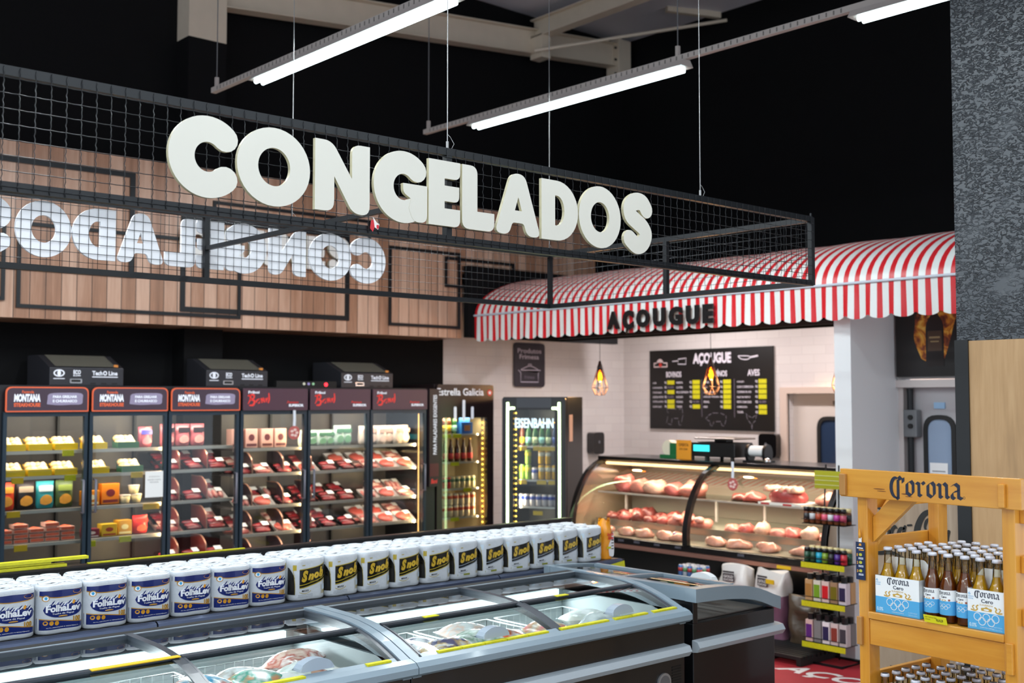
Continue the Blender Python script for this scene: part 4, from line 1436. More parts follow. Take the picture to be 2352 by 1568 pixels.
# tags on shelf edges
for i, (x, z, w_) in enumerate(((2.99, 1.395, .09), (3.38, 1.60, .09), (3.40, 1.40, .09), (2.96, 1.135, .10), (3.02, 0.87, .10), (3.95, 1.40, .10), (4.06, 1.13, .14), (3.86, 0.875, .10), (3.62, 0.86, .04))):
    c = YEL if i in (1, 2, 7, 8) else YEL2
    tag(MB().box(x, 9.205, z - 0.05, x + w_, 9.212, z - 0.004, c).obj('price_tag'), '%s price tag under the %s of the %s cooler door, %s' % ('green yellow' if c == YEL else 'amber', ROWN[min(range(5), key=lambda k: abs(SHZ[0][k] - z))], 'first' if x < 3.54 else 'second', ['near its start', 'near its end'][int(((x - DX[0]) % 0.67) > 0.3)]), 'price tag', 'price tags on the first cooler')
mb = MB(); M = FR((4.02, 9.088, 1.19), (1, 0, 0)); mb.box(0, 0, 0, 0.155, 0.215, 0.002, WH, M)
mb.text('ATENÇÃO', 0.03, 0.165, 0.095, 0.012, mat('print_grey', '7d7d80', 0.6), M, z=0.003)
mb.text('MANTER A PORTA', 0.02, 0.14, 0.115, 0.010, mat('print_grey'), M, z=0.003); mb.text('FECHADA', 0.04, 0.12, 0.075, 0.010, mat('print_grey'), M, z=0.003)
tag(mb.obj('paper_notice'), 'white paper notice taped on the second cooler door', 'notice')


def wobbler(x, y, z, r, fr, label):
    t = thing('meat_wobbler', label, 'wobbler', (x, y, z))
    M = FR((x, y, z), fr)
    MB().ext([stroke([(0.0, r), (0.003, r * 2.0), (0.0, r * 3.6)], 0.014, cap=False)], 0.001, mat('clear_strip', 'dfe6f0', 0.2), M).obj('strip', t)
    mb = MB().ext([ell(0, 0, r, r, 24)], 0.002, mat('wobbler_meat', 'b8605c', 0.3, var=0.5, bscale=50), M)
    for q in range(5): mb.ext([ell(r * .45 * math.cos(q * 1.3), r * .45 * math.sin(q * 1.3), r * .28, r * .2, 10)], 0, mat('wobbler_fat', 'e8c8c0', 0.3), M, z=0.003)
    mb.obj('disc', t)


wobbler(5.425, 9.08, 1.70, 0.062, (1, 0, 0), 'round meat picture wobbler hanging on the fourth cooler door')
wobbler(8.10, 6.18, 1.26, 0.055, (0, -1, 0), 'round meat picture wobbler stuck on the curved counter glass')

# ================================================================ beer fridges
FB = mat('fridge_black', '100d0f', 0.35)
FBR = mat('fridge_brown', '241a1b', 0.35)


def bottle_proto(name, gm, lm, capm, h=0.24, r=0.030, label=True, neck=False):
    t = thing(name, 'x', 'bottle', (0, 0, 0))
    k = h / 0.24
    prof = [(r * .9, 0), (r, 0.006), (r, 0.125 * k), (r * .9, 0.145 * k), (r * .55, 0.172 * k), (r * .45, 0.19 * k), (r * .42, 0.228 * k), (r * .48, 0.23 * k), (r * .48, 0.235 * k)]
    MB().lathe(prof, gm, 12).obj('glass', t, local=True)
    MB().lathe([(r * .5, 0.229 * k), (r * .54, 0.231 * k), (r * .5, 0.242 * k), (0, 0.243 * k)], capm, 10).obj('cap', t, local=True)
    if label: MB().lathe([(r * 1.02, 0.03 * k), (r * 1.02, 0.09 * k)], lm, 12).obj('label', t, local=True)
    return t


def can_proto(name, m1, m2, h=0.122, r=0.033):
    t = thing(name, 'x', 'can', (0, 0, 0))
    MB().lathe([(r * .8, 0), (r, 0.008), (r, h - 0.012), (r * .84, h - 0.002)], m1, 12).obj('can_body', t, local=True)
    MB().lathe([(r * .84, h - 0.002), (r * .8, h), (r * .78, h - 0.003), (0, h - 0.003)], mat('can_top', 'c4c4c8', 0.3, 0.7), 12).obj('lid', t, local=True)
    MB().lathe([(r * 1.01, h * .55), (r * 1.01, h * .82)], m2, 12).obj('band', t, local=True)
    return t


class Line:
    """places copies of a prototype, using the prototype itself first"""
    def __init__(s, proto): s.p = proto; s.tree = tree_of(proto); s.used = False

    def put(s, loc, label, group, rz=0.0):
        if not s.used:
            s.used = True; s.p.matrix_basis = T(*loc) @ RZ(rz); s.p['label'] = label; s.p['group'] = group
            return s.p
        return dup(s.p, loc, rz, label, group, tree=s.tree)


GB = mat('glass_brown', '5a2c14', 0.12, coat=0.5); GG = mat('glass_green', '2c5a34', 0.12, coat=0.5); GBL = mat('glass_blue', '243c68', 0.12, coat=0.5)
CPG = mat('cap_gold', 'c89a3c', 0.3, 0.6)
L_red = Line(bottle_proto('beer_bottle', GB, mat('label_red', 'd03a3a', 0.4), CPG))
L_yel = Line(bottle_proto('beer_bottle', GB, mat('label_yellow', 'd8b020', 0.4), CPG))
L_teal = Line(bottle_proto('beer_bottle', GG, mat('label_teal', '8cc8c8', 0.4), CPG))
L_grn = Line(bottle_proto('beer_bottle', GG, mat('label_pale', 'b8c8a0', 0.4), CPG))
L_blu = Line(bottle_proto('beer_bottle', GBL, mat('label_blue', '3050a0', 0.4), CPG))
C_red = Line(can_proto('beer_can', mat('can_red', 'c02030', 0.3, 0.3), INK))
C_bei = Line(can_proto('beer_can', mat('can_beige', 'c8b88c', 0.3, 0.3), mat('can_green_band', '55704c', 0.3)))
C_whr = Line(can_proto('beer_can', mat('can_cream', 'e0c8a8', 0.3, 0.3), mat('can_orange_band', 'd05030', 0.3)))
C_grn = Line(can_proto('beer_can', mat('can_lime', '8ab040', 0.3, 0.3), mat('can_yellow_band', 'c8c030', 0.3), 0.15))
C_yel = Line(can_proto('beer_can', mat('can_yellow', 'd8a820', 0.3, 0.3), mat('can_white_band', 'e0d8c0', 0.3), 0.15))
C_blu = Line(can_proto('beer_can', mat('can_silver', 'd0cad0', 0.3, 0.3), mat('can_blue_band', '3a50b0', 0.3)))


def fridge(name, label, loc, rz, W, D, H, ox0, ox1, oz0, oz1, bm, shelves, led, inner, power, lcol):
    t = thing(name, label, 'beer fridge', loc, rz)
    mb = MB()
    mb.box(0, 0.05, 0.06, ox0 - .02, D, H, bm).box(ox1 + .02, 0.05, 0.06, W, D, H, bm).box(ox0 - .02, 0.05, 0.06, ox1 + .02, D, oz0 - .02, bm)
    mb.box(ox0 - .02, 0.05, oz1 + .02, ox1 + .02, D, H, bm).box(ox0 - .02, D - 0.05, oz0 - .02, ox1 + .02, D, oz1 + .02, inner)
    mb.box(ox0 - .022, 0.06, oz0 - .02, ox0 - .018, D - .05, oz1 + .02, inner).box(ox1 + .018, 0.06, oz0 - .02, ox1 + .022, D - .05, oz1 + .02, inner)
    mb.box(0.04, 0.08, 0, W - 0.04, D - 0.04, 0.06, INK)
    mb.obj('cabinet', t, local=True, bevel=0.006)
    M = FR((0, 0.045, 0), (1, 0, 0))
    mb = MB().ext([rrect(0.003, 0.08, W - 0.003, H - 0.004, 0.03), rrect(ox0, oz0, ox1, oz1, 0.02)], 0.042, bm, M)
    dr = mb.obj('door', t, local=True)
    MB().box(ox0, 0.018, oz0, ox1, 0.022, oz1, CGL).obj('door_glass', dr, local=True)
    for z in shelves:
        MB().box(ox0 - .015, 0.10, z - 0.015, ox1 + .015, D - 0.06, z - 0.006, SHE).box(ox0 - .015, 0.09, z - 0.018, ox1 + .015, 0.10, z, SHE).obj('shelf', t, local=True)
    x = led
    mb = MB().box(x - 0.008, 0.065, oz0, x + 0.008, 0.075, oz1, inner)
    k = oz0 + 0.02
    while k < oz1 - 0.01:
        mb.lathe([(0.0, -0.009), (0.009, 0), (0.0, 0.009)], mat('led_dot', 'ffd060', 0.3, em=9, emc='ffc848'), 8, T(x, 0.055, k)); k += 0.055
    mb.obj('led_strip', t, local=True)
    a_ = area('fridge_light', (x + (0.03 if x < W / 2 else -0.03), 0.09, (oz0 + oz1) / 2), 0.03, oz1 - oz0 - .1, power, lcol, parent=t, rot=(R(90), 0, R(-50 if x < W / 2 else 50)))
    a_ = area('fridge_light', ((ox0 + ox1) / 2, 0.12, oz1 - 0.01), ox1 - ox0 - .05, 0.05, power * .6, lcol, parent=t, rot=(R(15), 0, 0))
    return t


eb = (7.13, 9.15, 0)
ef = fridge('beer_fridge', 'dark brown beer fridge with white lettered header beside the coolers', eb, 0, 0.765, 0.62, 2.16, 0.075, 0.675, 0.20, 1.815, FBR, [1.645, 1.355, 1.08, 0.783, 0.50], 0.655,
            mat('fridge_cream', 'd8c4a0', 0.4), 5, (1.0, 0.78, 0.45))
M = T(*eb) @ FR((0, 0.0, 0), (1, 0, 0))
mb = MB()
mb.text('Estrella Galicia', 0.0, 2.045, 0.62, 0.075, HWT, M, bold=0.015, z=0.002)
mb.ext([ell(0.705, 2.075, 0.035, 0.035, 20)], 0, mat('badge_red', 'd0302c', 0.4), M, z=0.001)
mb.ext([[(0.705 + (0.024 if k % 2 == 0 else 0.011) * math.cos(R(90 + k * 36)), 2.075 + (0.024 if k % 2 == 0 else 0.011) * math.sin(R(90 + k * 36))) for k in range(10)]], 0, HWT, M, z=0.003)
for x, z0, z1 in ((0.235, 1.80, 1.93), (0.35, 1.78, 2.0), (0.465, 1.80, 1.93)): mb.ext([rrect(x - .018, z0, x + .018, z1, .015)], 0, HWT, M, z=0.003)
mb.obj('header_print', ef)
gB = 'bottles and cans in the brown beer fridge'
for i in range(6): L_red.put((eb[0] + 0.13 + i * 0.085, 9.30, 1.355), 'brown bottle with red label, %s from the fridge hinge side' % ORD[i], gB)
for i in range(3): L_yel.put((eb[0] + 0.12 + i * 0.075, 9.31, 1.645), 'yellow labelled bottle, %s on the brown fridge\'s top shelf' % ORD[i], gB)
L_teal.put((eb[0] + 0.35, 9.31, 1.645), 'teal labelled bottle beside the blue carrier on the top fridge shelf', gB)
t = thing('bottle_carrier', 'blue bottle carrier with brown print on the top fridge shelf', 'carrier', (eb[0] + 0.48, 9.30, 1.645))
MB().box(-.075, -.05, 0, .075, .05, .12, mat('carrier_blue', '2868c0', 0.4)).box(-.07, -.004, .12, .07, .004, .17, mat('carrier_blue')).obj('carton', t, local=True)
MB().box(-.04, -.052, .03, .04, -.05, .09, mat('carrier_print', 'b87848', 0.4)).obj('front_print', t, local=True)
for i in range(3): C_red.put((eb[0] + 0.125 + i * 0.062, 9.29, 1.08), 'red can, %s at the start of the third fridge shelf' % ORD[i], gB)
for i in range(5): C_bei.put((eb[0] + 0.315 + i * 0.069, 9.30, 1.08), 'beige and green can, %s after the red cans' % ORD[i], gB)
for k in range(2):
    for i in range(7): C_whr.put((eb[0] + 0.125 + i * 0.076, 9.29, 0.783 + k * 0.1225), 'cream can with orange band, %s along the %s layer, brown fridge' % (ORD[i], ['lower', 'upper'][k]), gB)
for i in range(7): C_whr.put((eb[0] + 0.125 + i * 0.076, 9.29, 0.50), 'cream can, %s along the lowest shelf seen in the brown fridge' % ORD[i], gB)
for x, z in ((0.14, 1.645), (0.28, 1.645), (0.25, 1.355), (0.42, 1.08), (0.25, 0.783)):
    MB().box(eb[0] + x, 9.235, z - 0.04, eb[0] + x + 0.11, 9.24, z - 0.002, YEL).obj('price_tag', ef)

# neon fridge
nx_, ny_ = 7.80, 8.43
na = 209 - 270
ux, uy = math.cos(R(na)), math.sin(R(na))
nb = (nx_ - ux * 0.34, ny_ - uy * 0.34, 0)
nf = fridge('beer_fridge', 'black beer fridge with bright neon edge tubes and glowing white letters', nb, R(na), 0.68, 0.62, 2.03, 0.125, 0.565, 0.25, 1.90, FB, [1.53, 1.19, 0.92], 0.135, mat('fridge_dark', '1c1a18', 0.4), 5, (1.0, 0.85, 0.6))
NM = T(*nb) @ RZ(R(na))
NEON = mat('neon_tube', 'eaffd8', 0.4, em=7.0, emc='d8ffb8')
for s, x in ((1, 0.065), (-1, 0.615)):
    pts = [(x, -0.006, 0.35), (x, -0.006, 1.86), (x + s * 0.008, -0.006, 1.90), (x + s * 0.03, -0.006, 1.915), (x + s * 0.075, -0.006, 1.915)]
    MB().tube(cr(pts, 4), 0.012, NEON, n=8).obj('neon_tube', nf, local=True)
MB().ext([rrect(0.16, 1.92, 0.53, 2.02, 0.01)], 0.002, mat('fridge_header_grey', '34363c', 0.3), FR((0, 0.002, 0), (1, 0, 0))).obj('header_panel', nf, local=True)
mb = MB().text('EISENBAHN', 0.14, 1.715, 0.41, 0.10, mat('glow_letter', 'dff4ff', 0.4, em=0.7), FR((0, 0.012, 0), (1, 0, 0)), bold=0.03, d=0.004)
mb.obj('lettering', nf, local=True)
mb = MB().ext([ell(0.345, 0.62, 0.17, 0.17, 36), ell(0.345, 0.62, 0.15, 0.15, 36)], 0.002, mat('ring_dark', '0a0a0a', 0.3), FR((0, 0.010, 0), (1, 0, 0)))
mb.ext([ell(0.345, 0.62, 0.145, 0.145, 36)], 0.001, mat('ring_white', 'd0d0cc', 0.4), FR((0, 0.012, 0), (1, 0, 0)))
mb.obj('emblem', nf, local=True)


def nl(x, y, z):
    return tuple(NM @ Vector((x, y, z)))


gN = 'bottles and cans in the neon beer fridge'
for i, L in enumerate((L_yel, L_teal, L_grn, L_teal, L_grn, L_blu)):
    L.put(nl(0.165 + i * 0.071, 0.16, 1.53), 'bottle, %s along the top shelf of the neon fridge' % ORD[i], gN)
for i, (L, k) in enumerate(((C_grn, 0), (C_grn, 0), (C_blu, 0), (C_yel, 0), (C_yel, 0), (C_yel, 0))):
    L.put(nl(0.165 + i * 0.071, 0.15, 1.19), 'can, %s along the middle shelf of the neon fridge' % ORD[i], gN)
for i, L in ((1, C_grn), (3, C_yel), (4, C_yel)):
    L.put(nl(0.165 + i * 0.071, 0.15, 1.345), 'can stacked on the %s can of the neon fridge middle shelf' % ORD[i], gN)
for i in range(7):
    C_blu.put(nl(0.16 + i * 0.064, 0.14, 0.92), 'silver and blue can, %s along the lower shelf of the neon fridge' % ORD[i], gN)
for x0, x1, z in ((0.14, 0.24, 1.53), (0.31, 0.55, 1.53), (0.14, 0.24, 1.19), (0.35, 0.45, 1.19), (0.47, 0.56, 1.19), (0.31, 0.41, 0.88)):
    MB().box(x0, 0.08, z - 0.045, x1, 0.088, z - 0.005, YEL2).obj('price_tag', nf, local=True)
mb = MB().box(0.681, 0.12, 1.58, 0.684, 0.24, 1.85, mat('side_label', 'c8a48c', 0.4))
mb.obj('side_label', nf, local=True)

# ================================================================ curved meat counter
cs = thing('meat_counter', 'long curved glass meat counter with black frame and lit shelves', 'meat counter', (8.5, 6.65, 0))
PR = cr([(8.46, 1.40), (8.24, 1.285), (8.09, 1.08), (8.015, 0.86), (8.01, 0.69)], 5)
CB_ = mat('counter_black', '0e0d0f', 0.3, coat=0.3)
Y0, Y1 = 5.19, 8.11


def arcframe(y, w, thick, m, out=0.0):
    mb = MB()
    k = len(PR)
    vs = []
    for i, p in enumerate(PR):
        d = Vector(PR[min(i + 1, k - 1)]) - Vector(PR[max(i - 1, 0)]); d.normalize()
        nn = Vector((d.y, -d.x))
        if nn.x > 0: nn = -nn
        a = Vector(p) + nn * (out + 0.012); b = Vector(p) - nn * thick
        vs += [(a.x, y - w / 2, a.y), (a.x, y + w / 2, a.y), (b.x, y + w / 2, b.y), (b.x, y - w / 2, b.y)]
    fs = [(i * 4 + j, i * 4 + (j + 1) % 4, (i + 1) * 4 + (j + 1) % 4, (i + 1) * 4 + j) for i in range(k - 1) for j in range(4)]
    fs += [(0, 3, 2, 1), tuple((k - 1) * 4 + j for j in range(4))]
    return mb.add(vs, fs, m)


for y, ww in ((Y1 - .02, 0.05), (6.64, 0.055), (Y0 + .02, 0.04)): arcframe(y, ww, 0.03, CB_, 0.004).obj('frame_rib', cs)
GLC = glass('counter_glass', 'fdfbf6', 0.5, ior=1.3)
for ya, yb in ((6.67, Y1 - 0.045), (Y0 + 0.04, 6.61)):
    mb = MB(); k = len(PR)
    mb.add([(p[0], y, p[1]) for y in (ya, yb) for p in PR], [(i, i + 1, k + i + 1, k + i) for i in range(k - 1)], GLC, sm=True)
    mb.obj('curved_glass', cs)
mb = MB()
mb.box(8.40, Y0, 1.395, 8.98, Y1, 1.43, CB_)
mb.obj('top', cs, bevel=0.006)
mb = MB().box(8.10, Y0, 0.10, 8.98, Y1, 0.60, CB_).box(8.02, Y0, 0.60, 8.98, Y1, 0.69, CB_).box(8.94, Y0, 0.69, 8.98, Y1, 1.0, CB_)
mb.obj('base', cs, bevel=0.01)
MB().box(7.975, Y0 - .01, 0.60, 8.03, Y1, 0.632, mat('bumper_copper', 'a07468', 0.3, 0.5)).obj('bumper', cs)
STE = mat('steel_liner', 'c0b9a8', 0.28, 0.6)
mb = MB()
mb.add([(8.03, Y0 + .02, 0.695), (8.30, Y0 + .02, 0.70), (8.34, Y0 + .02, 0.79), (8.9, Y0 + .02, 0.86), (8.03, Y1 - .03, 0.695), (8.30, Y1 - .03, 0.70), (8.34, Y1 - .03, 0.79), (8.9, Y1 - .03, 0.86)],
       [(0, 1, 5, 4), (1, 2, 6, 5), (2, 3, 7, 6)], STE)
mb.box(8.88, Y0 + .02, 0.86, 8.93, Y1 - .03, 1.395, mat('counter_back', '968c7e', 0.4))
mb.obj('display_deck', cs)
mb = MB()
for y in (Y0 + 0.003, Y1 - 0.003):
    pts = [(8.93, 0.70), (8.93, 1.40)] + [tuple(p) for p in PR]
    M = Matrix(((1, 0, 0, 0), (0, 0, 1, y - 0.003), (0, 1, 0, 0), (0, 0, 0, 1)))
    mb.ext([pts], 0.006, mat('end_wall_steel', 'b09a80', 0.3, 0.5), M)
mb.obj('end_wall', cs)
mb = MB().box(8.36, Y0 + .03, 1.07, 8.86, Y1 - .05, 1.078, glass('shelf_glass', 'e0ece8', 1.0)).box(8.35, Y0 + .03, 1.066, 8.362, Y1 - .05, 1.082, SHE)
for y in (5.4, 6.2, 6.75, 7.9): mb.box(8.6, y, 0.85, 8.62, y + 0.02, 1.07, SHE)
mb.obj('glass_shelf', cs)
mb = MB().cyl((8.47, Y0 + .05, 1.36), (8.47, Y1 - .06, 1.36), 0.014, mat('warm_tube', 'ffe0a8', 0.4, em=4.5, emc='ffdca0'))
mb.obj('light_tube', cs)
area('counter_light', (8.50, 6.65, 1.35), 0.05, 2.75, 27, (1.0, 0.86, 0.66))
area('counter_light', (8.42, 6.65, 1.06), 0.03, 2.7, 14, (1.0, 0.86, 0.68))


def cut(name, label, x, y, z, r, mats, seed, group, n=3, rz=0):
    t = thing(name, label, 'meat', (x, y, z), rz, group)
    mb = MB(); mb.blob((0, 0, 0), r, mats[0], 16, seed, 0.16); mb.obj('meat', t, local=True)
    mb = MB()
    rr = random.Random(seed)
    for q in range(n):
        mb.blob((rr.uniform(-.4, .4) * r[0], rr.uniform(-.5, .5) * r[1], r[2] * 0.55), (r[0] * .5, r[1] * .28, r[2] * .5), mats[1], 9, seed + q, 0.2)
    mb.obj('fat_layer', t, local=True)
    return t


FAT = mat('fat_cream', 'e2ae98', 0.3, var=0.4, bscale=35)
PINK = mat('meat_pink', 'c05f58', 0.3, var=0.35, bscale=30); DRK = mat('meat_dark', '7a3a34', 0.3, var=0.4, bscale=30); PALE = mat('meat_pale', 'd08274', 0.3, var=0.5, bscale=35)
gM = 'cuts of meat in the curved counter'
for i, (y, a, b, h, ms) in enumerate(((7.86, .12, .13, .075, (PINK, FAT)), (7.66, .10, .12, .06, (PALE, PINK)), (7.45, .14, .11, .06, (FAT, PALE)), (7.22, .12, .11, .055, (PINK, FAT)), (6.98, .12, .14, .065, (PALE, PINK)),
                                      (6.42, .10, .11, .03, (DRK, PINK)), (6.28, .10, .10, .04, (PINK, MN[1])))):
    cut('meat_cut', 'large %s cut, %s along the glass shelf of the counter' % ('pink' if i < 5 else 'dark', ORD[i]), 8.55, y, 1.081, (a, b, h * 1.35), ms, i * 3 + 1, gM)
t = thing('rib_roast', 'big fatty rib roast on a red lettered tray in the counter', 'meat', (8.52, 5.90, 1.081))
mb = MB().box(8.36, 5.66, 1.083, 8.70, 6.10, 1.10, TW); M = FR((8.358, 6.10, 1.035), (0, -1, 0)); mb.box(0.0, 0.03, 0, 0.38, 0.068, 0.002, WH, M)
mb.quad(0.03, 0.036, 0.12, 0.062, mat('tray_print_red', 'c02a30', 0.4), M, 0.003); mb.quad(0.26, 0.036, 0.35, 0.062, mat('tray_print_red'), M, 0.003); mb.obj('tray', t)
mb = MB().blob((8.52, 5.90, 1.10), (0.13, 0.20, 0.085), mat('roast_red', 'a84848', 0.3, var=0.5, bscale=25), 18, 4, 0.10); mb.obj('meat', t)
mb = MB()
for q in range(5): mb.blob((8.46 + (q % 2) * .03, 5.76 + q * 0.07, 1.19), (0.09, 0.045, 0.035), FAT, 10, q, 0.2)
mb.obj('fat_layer', t)
cut('meat_slab', 'long pale meat slab at the counter end behind the spice rack', 8.55, 5.42, 1.081, (0.13, 0.20, 0.08), (PALE, FAT), 9, gM)
k = 0
for i in range(16):
    y = 7.93 - i * 0.165
    if abs(y - 6.64) < 0.04: continue
    ms = [(DRK, PALE), (PINK, FAT), (DRK, FAT)][i % 3] if i < 5 else ([(PALE, WH), (PALE, FAT)][i % 2] if i < 8 else [(PALE, FAT), (PINK, PALE), (FAT, PALE)][i % 3])
    for dx in ((0,) if i > 5 else (0, 1)):
        cut('meat_cut', '%s cut, %s along the counter\'s middle deck%s' % ({0: 'dark'}.get(0) if ms[0] == DRK else 'pale pink', ORD[i], ', back row' if dx else ''), 8.44 + dx * 0.17, y, 0.800 + dx * 0.02, (.075 + .01 * (i % 2), .078, .045 + .012 * (i % 3)), ms, 30 + i + dx * 40, gM, 2, 0.4 * (i % 3 - 1))
for i in range(3):
    t = pbox('meat_pack', 'clear meat pack with blue label, %s in the counter deck' % ORD[i], 'meat pack', 8.30, 7.05 - i * 0.12, 0.80, 0.01, 0.01, 0.01, 'd8a8a0', '4058b0', group=gM) if False else None
for i, y in enumerate((7.80, 7.5, 7.28, 7.0, 6.86, 6.42, 6.18, 5.86, 5.5)):
    t = cut('poultry_pack', 'pale wrapped poultry with blue label, %s along the front deck' % ORD[i], 8.17, y, 0.70, (.085, .11, .05), (mat('poultry', 'cc9482', 0.2, var=0.45, bscale=28), PALE), 60 + i, gM, 1)
    MB().blob((0.0, 0.02, 0.055), (.03, .045, .012), mat('label_blue_bag', '3848a0', 0.3), 10, i, 0.05).obj('blue_label', t, local=True)
for i, (x, y) in enumerate(((8.35, 7.02), (8.37, 6.88), (8.35, 6.76))):
    t = thing('meat_pack', 'flat meat pack with blue and white label, %s beside the middle rib' % ORD[i], 'meat pack', (x, y, 0.87), 0.2, gM)
    MB().blob((0, 0, 0), (.07, .05, .03), mat('pack_rose', 'e0a49c', 0.2), 12, i, .08).obj('bag', t, local=True)
    MB().blob((-0.01, 0, 0.026), (.035, .028, .008), mat('label_blue_light', '6a78d0', 0.3), 10, i, .08).obj('blue_label', t, local=True)
mb = MB().box(8.32, Y0 + .03, 0.755, 8.335, Y1 - .05, 0.815, mat('deck_divider', 'a89e8c', 0.25, 0.6)); mb.obj('deck_rail', cs)
for k_, y in enumerate((7.4, 7.2, 6.95, 6.7, 6.0)):
    MB().box(8.012, y, 0.655, 8.018, y + 0.07, 0.675, mat('plate_grey', '50505a', 0.3)).obj('model_plate', cs)
MB().box(7.972, 5.50, 0.602, 7.976, 5.64, 0.63, YEL2).obj('price_tag', cs)

# things on the counter
t = thing('tape_dispenser', 'green tape dispenser with cream roll on the counter top', 'tape dispenser', (8.6, 7.28, 1.43))
MB().box(-.06, -.10, 0, .06, .12, .035, mat('disp_green', '1f6a3c', 0.3)).box(-.05, -.09, .035, -.03, .0, .15, mat('disp_green')).obj('base', t, local=True)
MB().cyl((-.03, 0.04, .10), (.05, 0.04, .10), .075, mat('roll_cream', 'e8e0c8', 0.5), 20).obj('tape_roll', t, local=True)
t = thing('weighing_scale', 'black weighing scale with cyan display on the counter', 'scale', (8.62, 6.80, 1.43))
BS = mat('scale_black', '121214', 0.35)
MB().box(-.12, -.34, 0.035, .16, .20, .17, BS).box(-.14, -.36, .20, .18, .12, .215, mat('scale_pan', '8a827c', 0.3, 0.6)).box(-.05, -.20, .17, .05, -.05, .20, BS).obj('body', t, local=True, bevel=.008)
mb = MB()
for x in (-.1, .13):
    for y in (-.3, 0.0, .17): mb.cyl((x, y, 0), (x, y, .035), .018, INK)
mb.obj('feet', t, local=True)
M = FR((-.121, 0.20, 0), (0, -1, 0))
MB().box(0.06, 0.085, 0, 0.25, 0.145, 0.003, mat('cyan_display', '3cd8dc', 0.3, em=1.1), M).obj('display', t, local=True)
mb = MB().box(-.135, .16, .03, -.128, .34, .215, mat('orange_card', 'e89a2c', 0.4)); M = FR((-.1355, 0.34, 0.03), (0, -1, 0))
mb.text('OFERTA', 0.03, 0.125, 0.12, 0.03, mat('card_brown', '6a3a10', 0.5), M, bold=.02, z=0.001); mb.text('DO DIA', 0.04, 0.09, 0.10, 0.02, mat('card_brown'), M, bold=.02, z=0.001)
o = mb.obj('info_card', None, local=True, loc=(8.62, 6.80, 1.40)); tag(o, 'orange card standing beside the cyan scale display', 'card')
t = thing('label_printer', 'black label roll holder with white roll beside the scale', 'label roll', (8.62, 6.27, 1.43))
mb = MB()
for y in (.09, -.10): mb.ext([ell(0, .07, .065, .085, 20)], 0.03, BS, Matrix(((1, 0, 0, 0), (0, 0, 1, y), (0, 1, 0, .01), (0, 0, 0, 1))))
mb.box(-.08, -.11, 0, .08, .13, .015, BS); mb.obj('holder', t, local=True)
MB().cyl((0, -.07, .10), (0, .09, .10), .05, WH, 20).obj('paper_roll', t, local=True)
mb = MB().lathe([(.0, .05), (.03, .035), (.035, .0)], CHR, 12); o = mb.obj('service_bell', None, local=True, loc=(8.50, 6.10, 1.43)); tag(o, 'small chrome bell on the counter beside the label roll', 'bell')

# ================================================================ island freezers
GRM = mat('freezer_grey', '7f909c', 0.32, coat=0.2)
GRD = mat('freezer_dark_rim', '3a4048', 0.3)
FBK = mat('freezer_black', '0f1013', 0.3, coat=0.2)
TUB = mat('tub_white', 'c9d2d4', 0.5)
LGL = glass('lid_glass', 'f2f8f8', 1.25)
BSK = mat('basket_wire', 'dfe6e6', 0.4)
ARC = cr([(3.755, 0.905), (3.98, 0.990), (4.20, 1.030), (4.52, 1.038)], 6)


def az(y):
    for i in range(len(ARC) - 1):
        if ARC[i][0] <= y <= ARC[i + 1][0]:
            t = (y - ARC[i][0]) / (ARC[i + 1][0] - ARC[i][0]); return ARC[i][1] * (1 - t) + ARC[i + 1][1] * t
    return ARC[0][1] if y < ARC[0][0] else ARC[-1][1]


def arail(mb, x0, x1, y0, y1, up, dn, m, n=10):
    vs = []
    for i in range(n + 1):
        y = y0 + (y1 - y0) * i / n
        for x, z in ((x0, -dn), (x1, -dn), (x1, up), (x0, up)): vs.append((x, y, az(y) + z))
    fs = [(i * 4 + j, i * 4 + (j + 1) % 4, i * 4 + 4 + (j + 1) % 4, i * 4 + 4 + j) for i in range(n) for j in range(4)]
    fs += [(3, 2, 1, 0), tuple(n * 4 + j for j in range(4))]
    return mb.add(vs, fs, m)


def agl(mb, x0, x1, y0, y1, off, m, n=10):
    return mb.grid(1, n, lambda u, v: (x0 + (x1 - x0) * u, y0 + (y1 - y0) * v, az(y0 + (y1 - y0) * v) + off), m)


def handle(t, x, y, z):
    """arched grey grip"""
    mb = MB()
    n = 12
    vs = []
    for i in range(n + 1):
        u = i / n
        xx = x + (u - .5) * 0.15
        hgt = 0.012 + 0.034 * math.sin(math.pi * u) ** 0.6
        for yy, zz in ((y - .035, 0), (y - .030, hgt), (y + .02, hgt * 0.95), (y + .035, 0)): vs.append((xx, yy, z + zz))
    fs = [(i * 4 + j, i * 4 + 4 + j, i * 4 + 4 + (j + 1) % 4, i * 4 + (j + 1) % 4) for i in range(n) for j in range(4)] + [(0, 1, 2, 3), tuple(n * 4 + j for j in (3, 2, 1, 0))]
    mb.add(vs, fs, mat('handle_grey', '98a6b4', 0.3), sm=False)
    return mb.obj('handle', t)


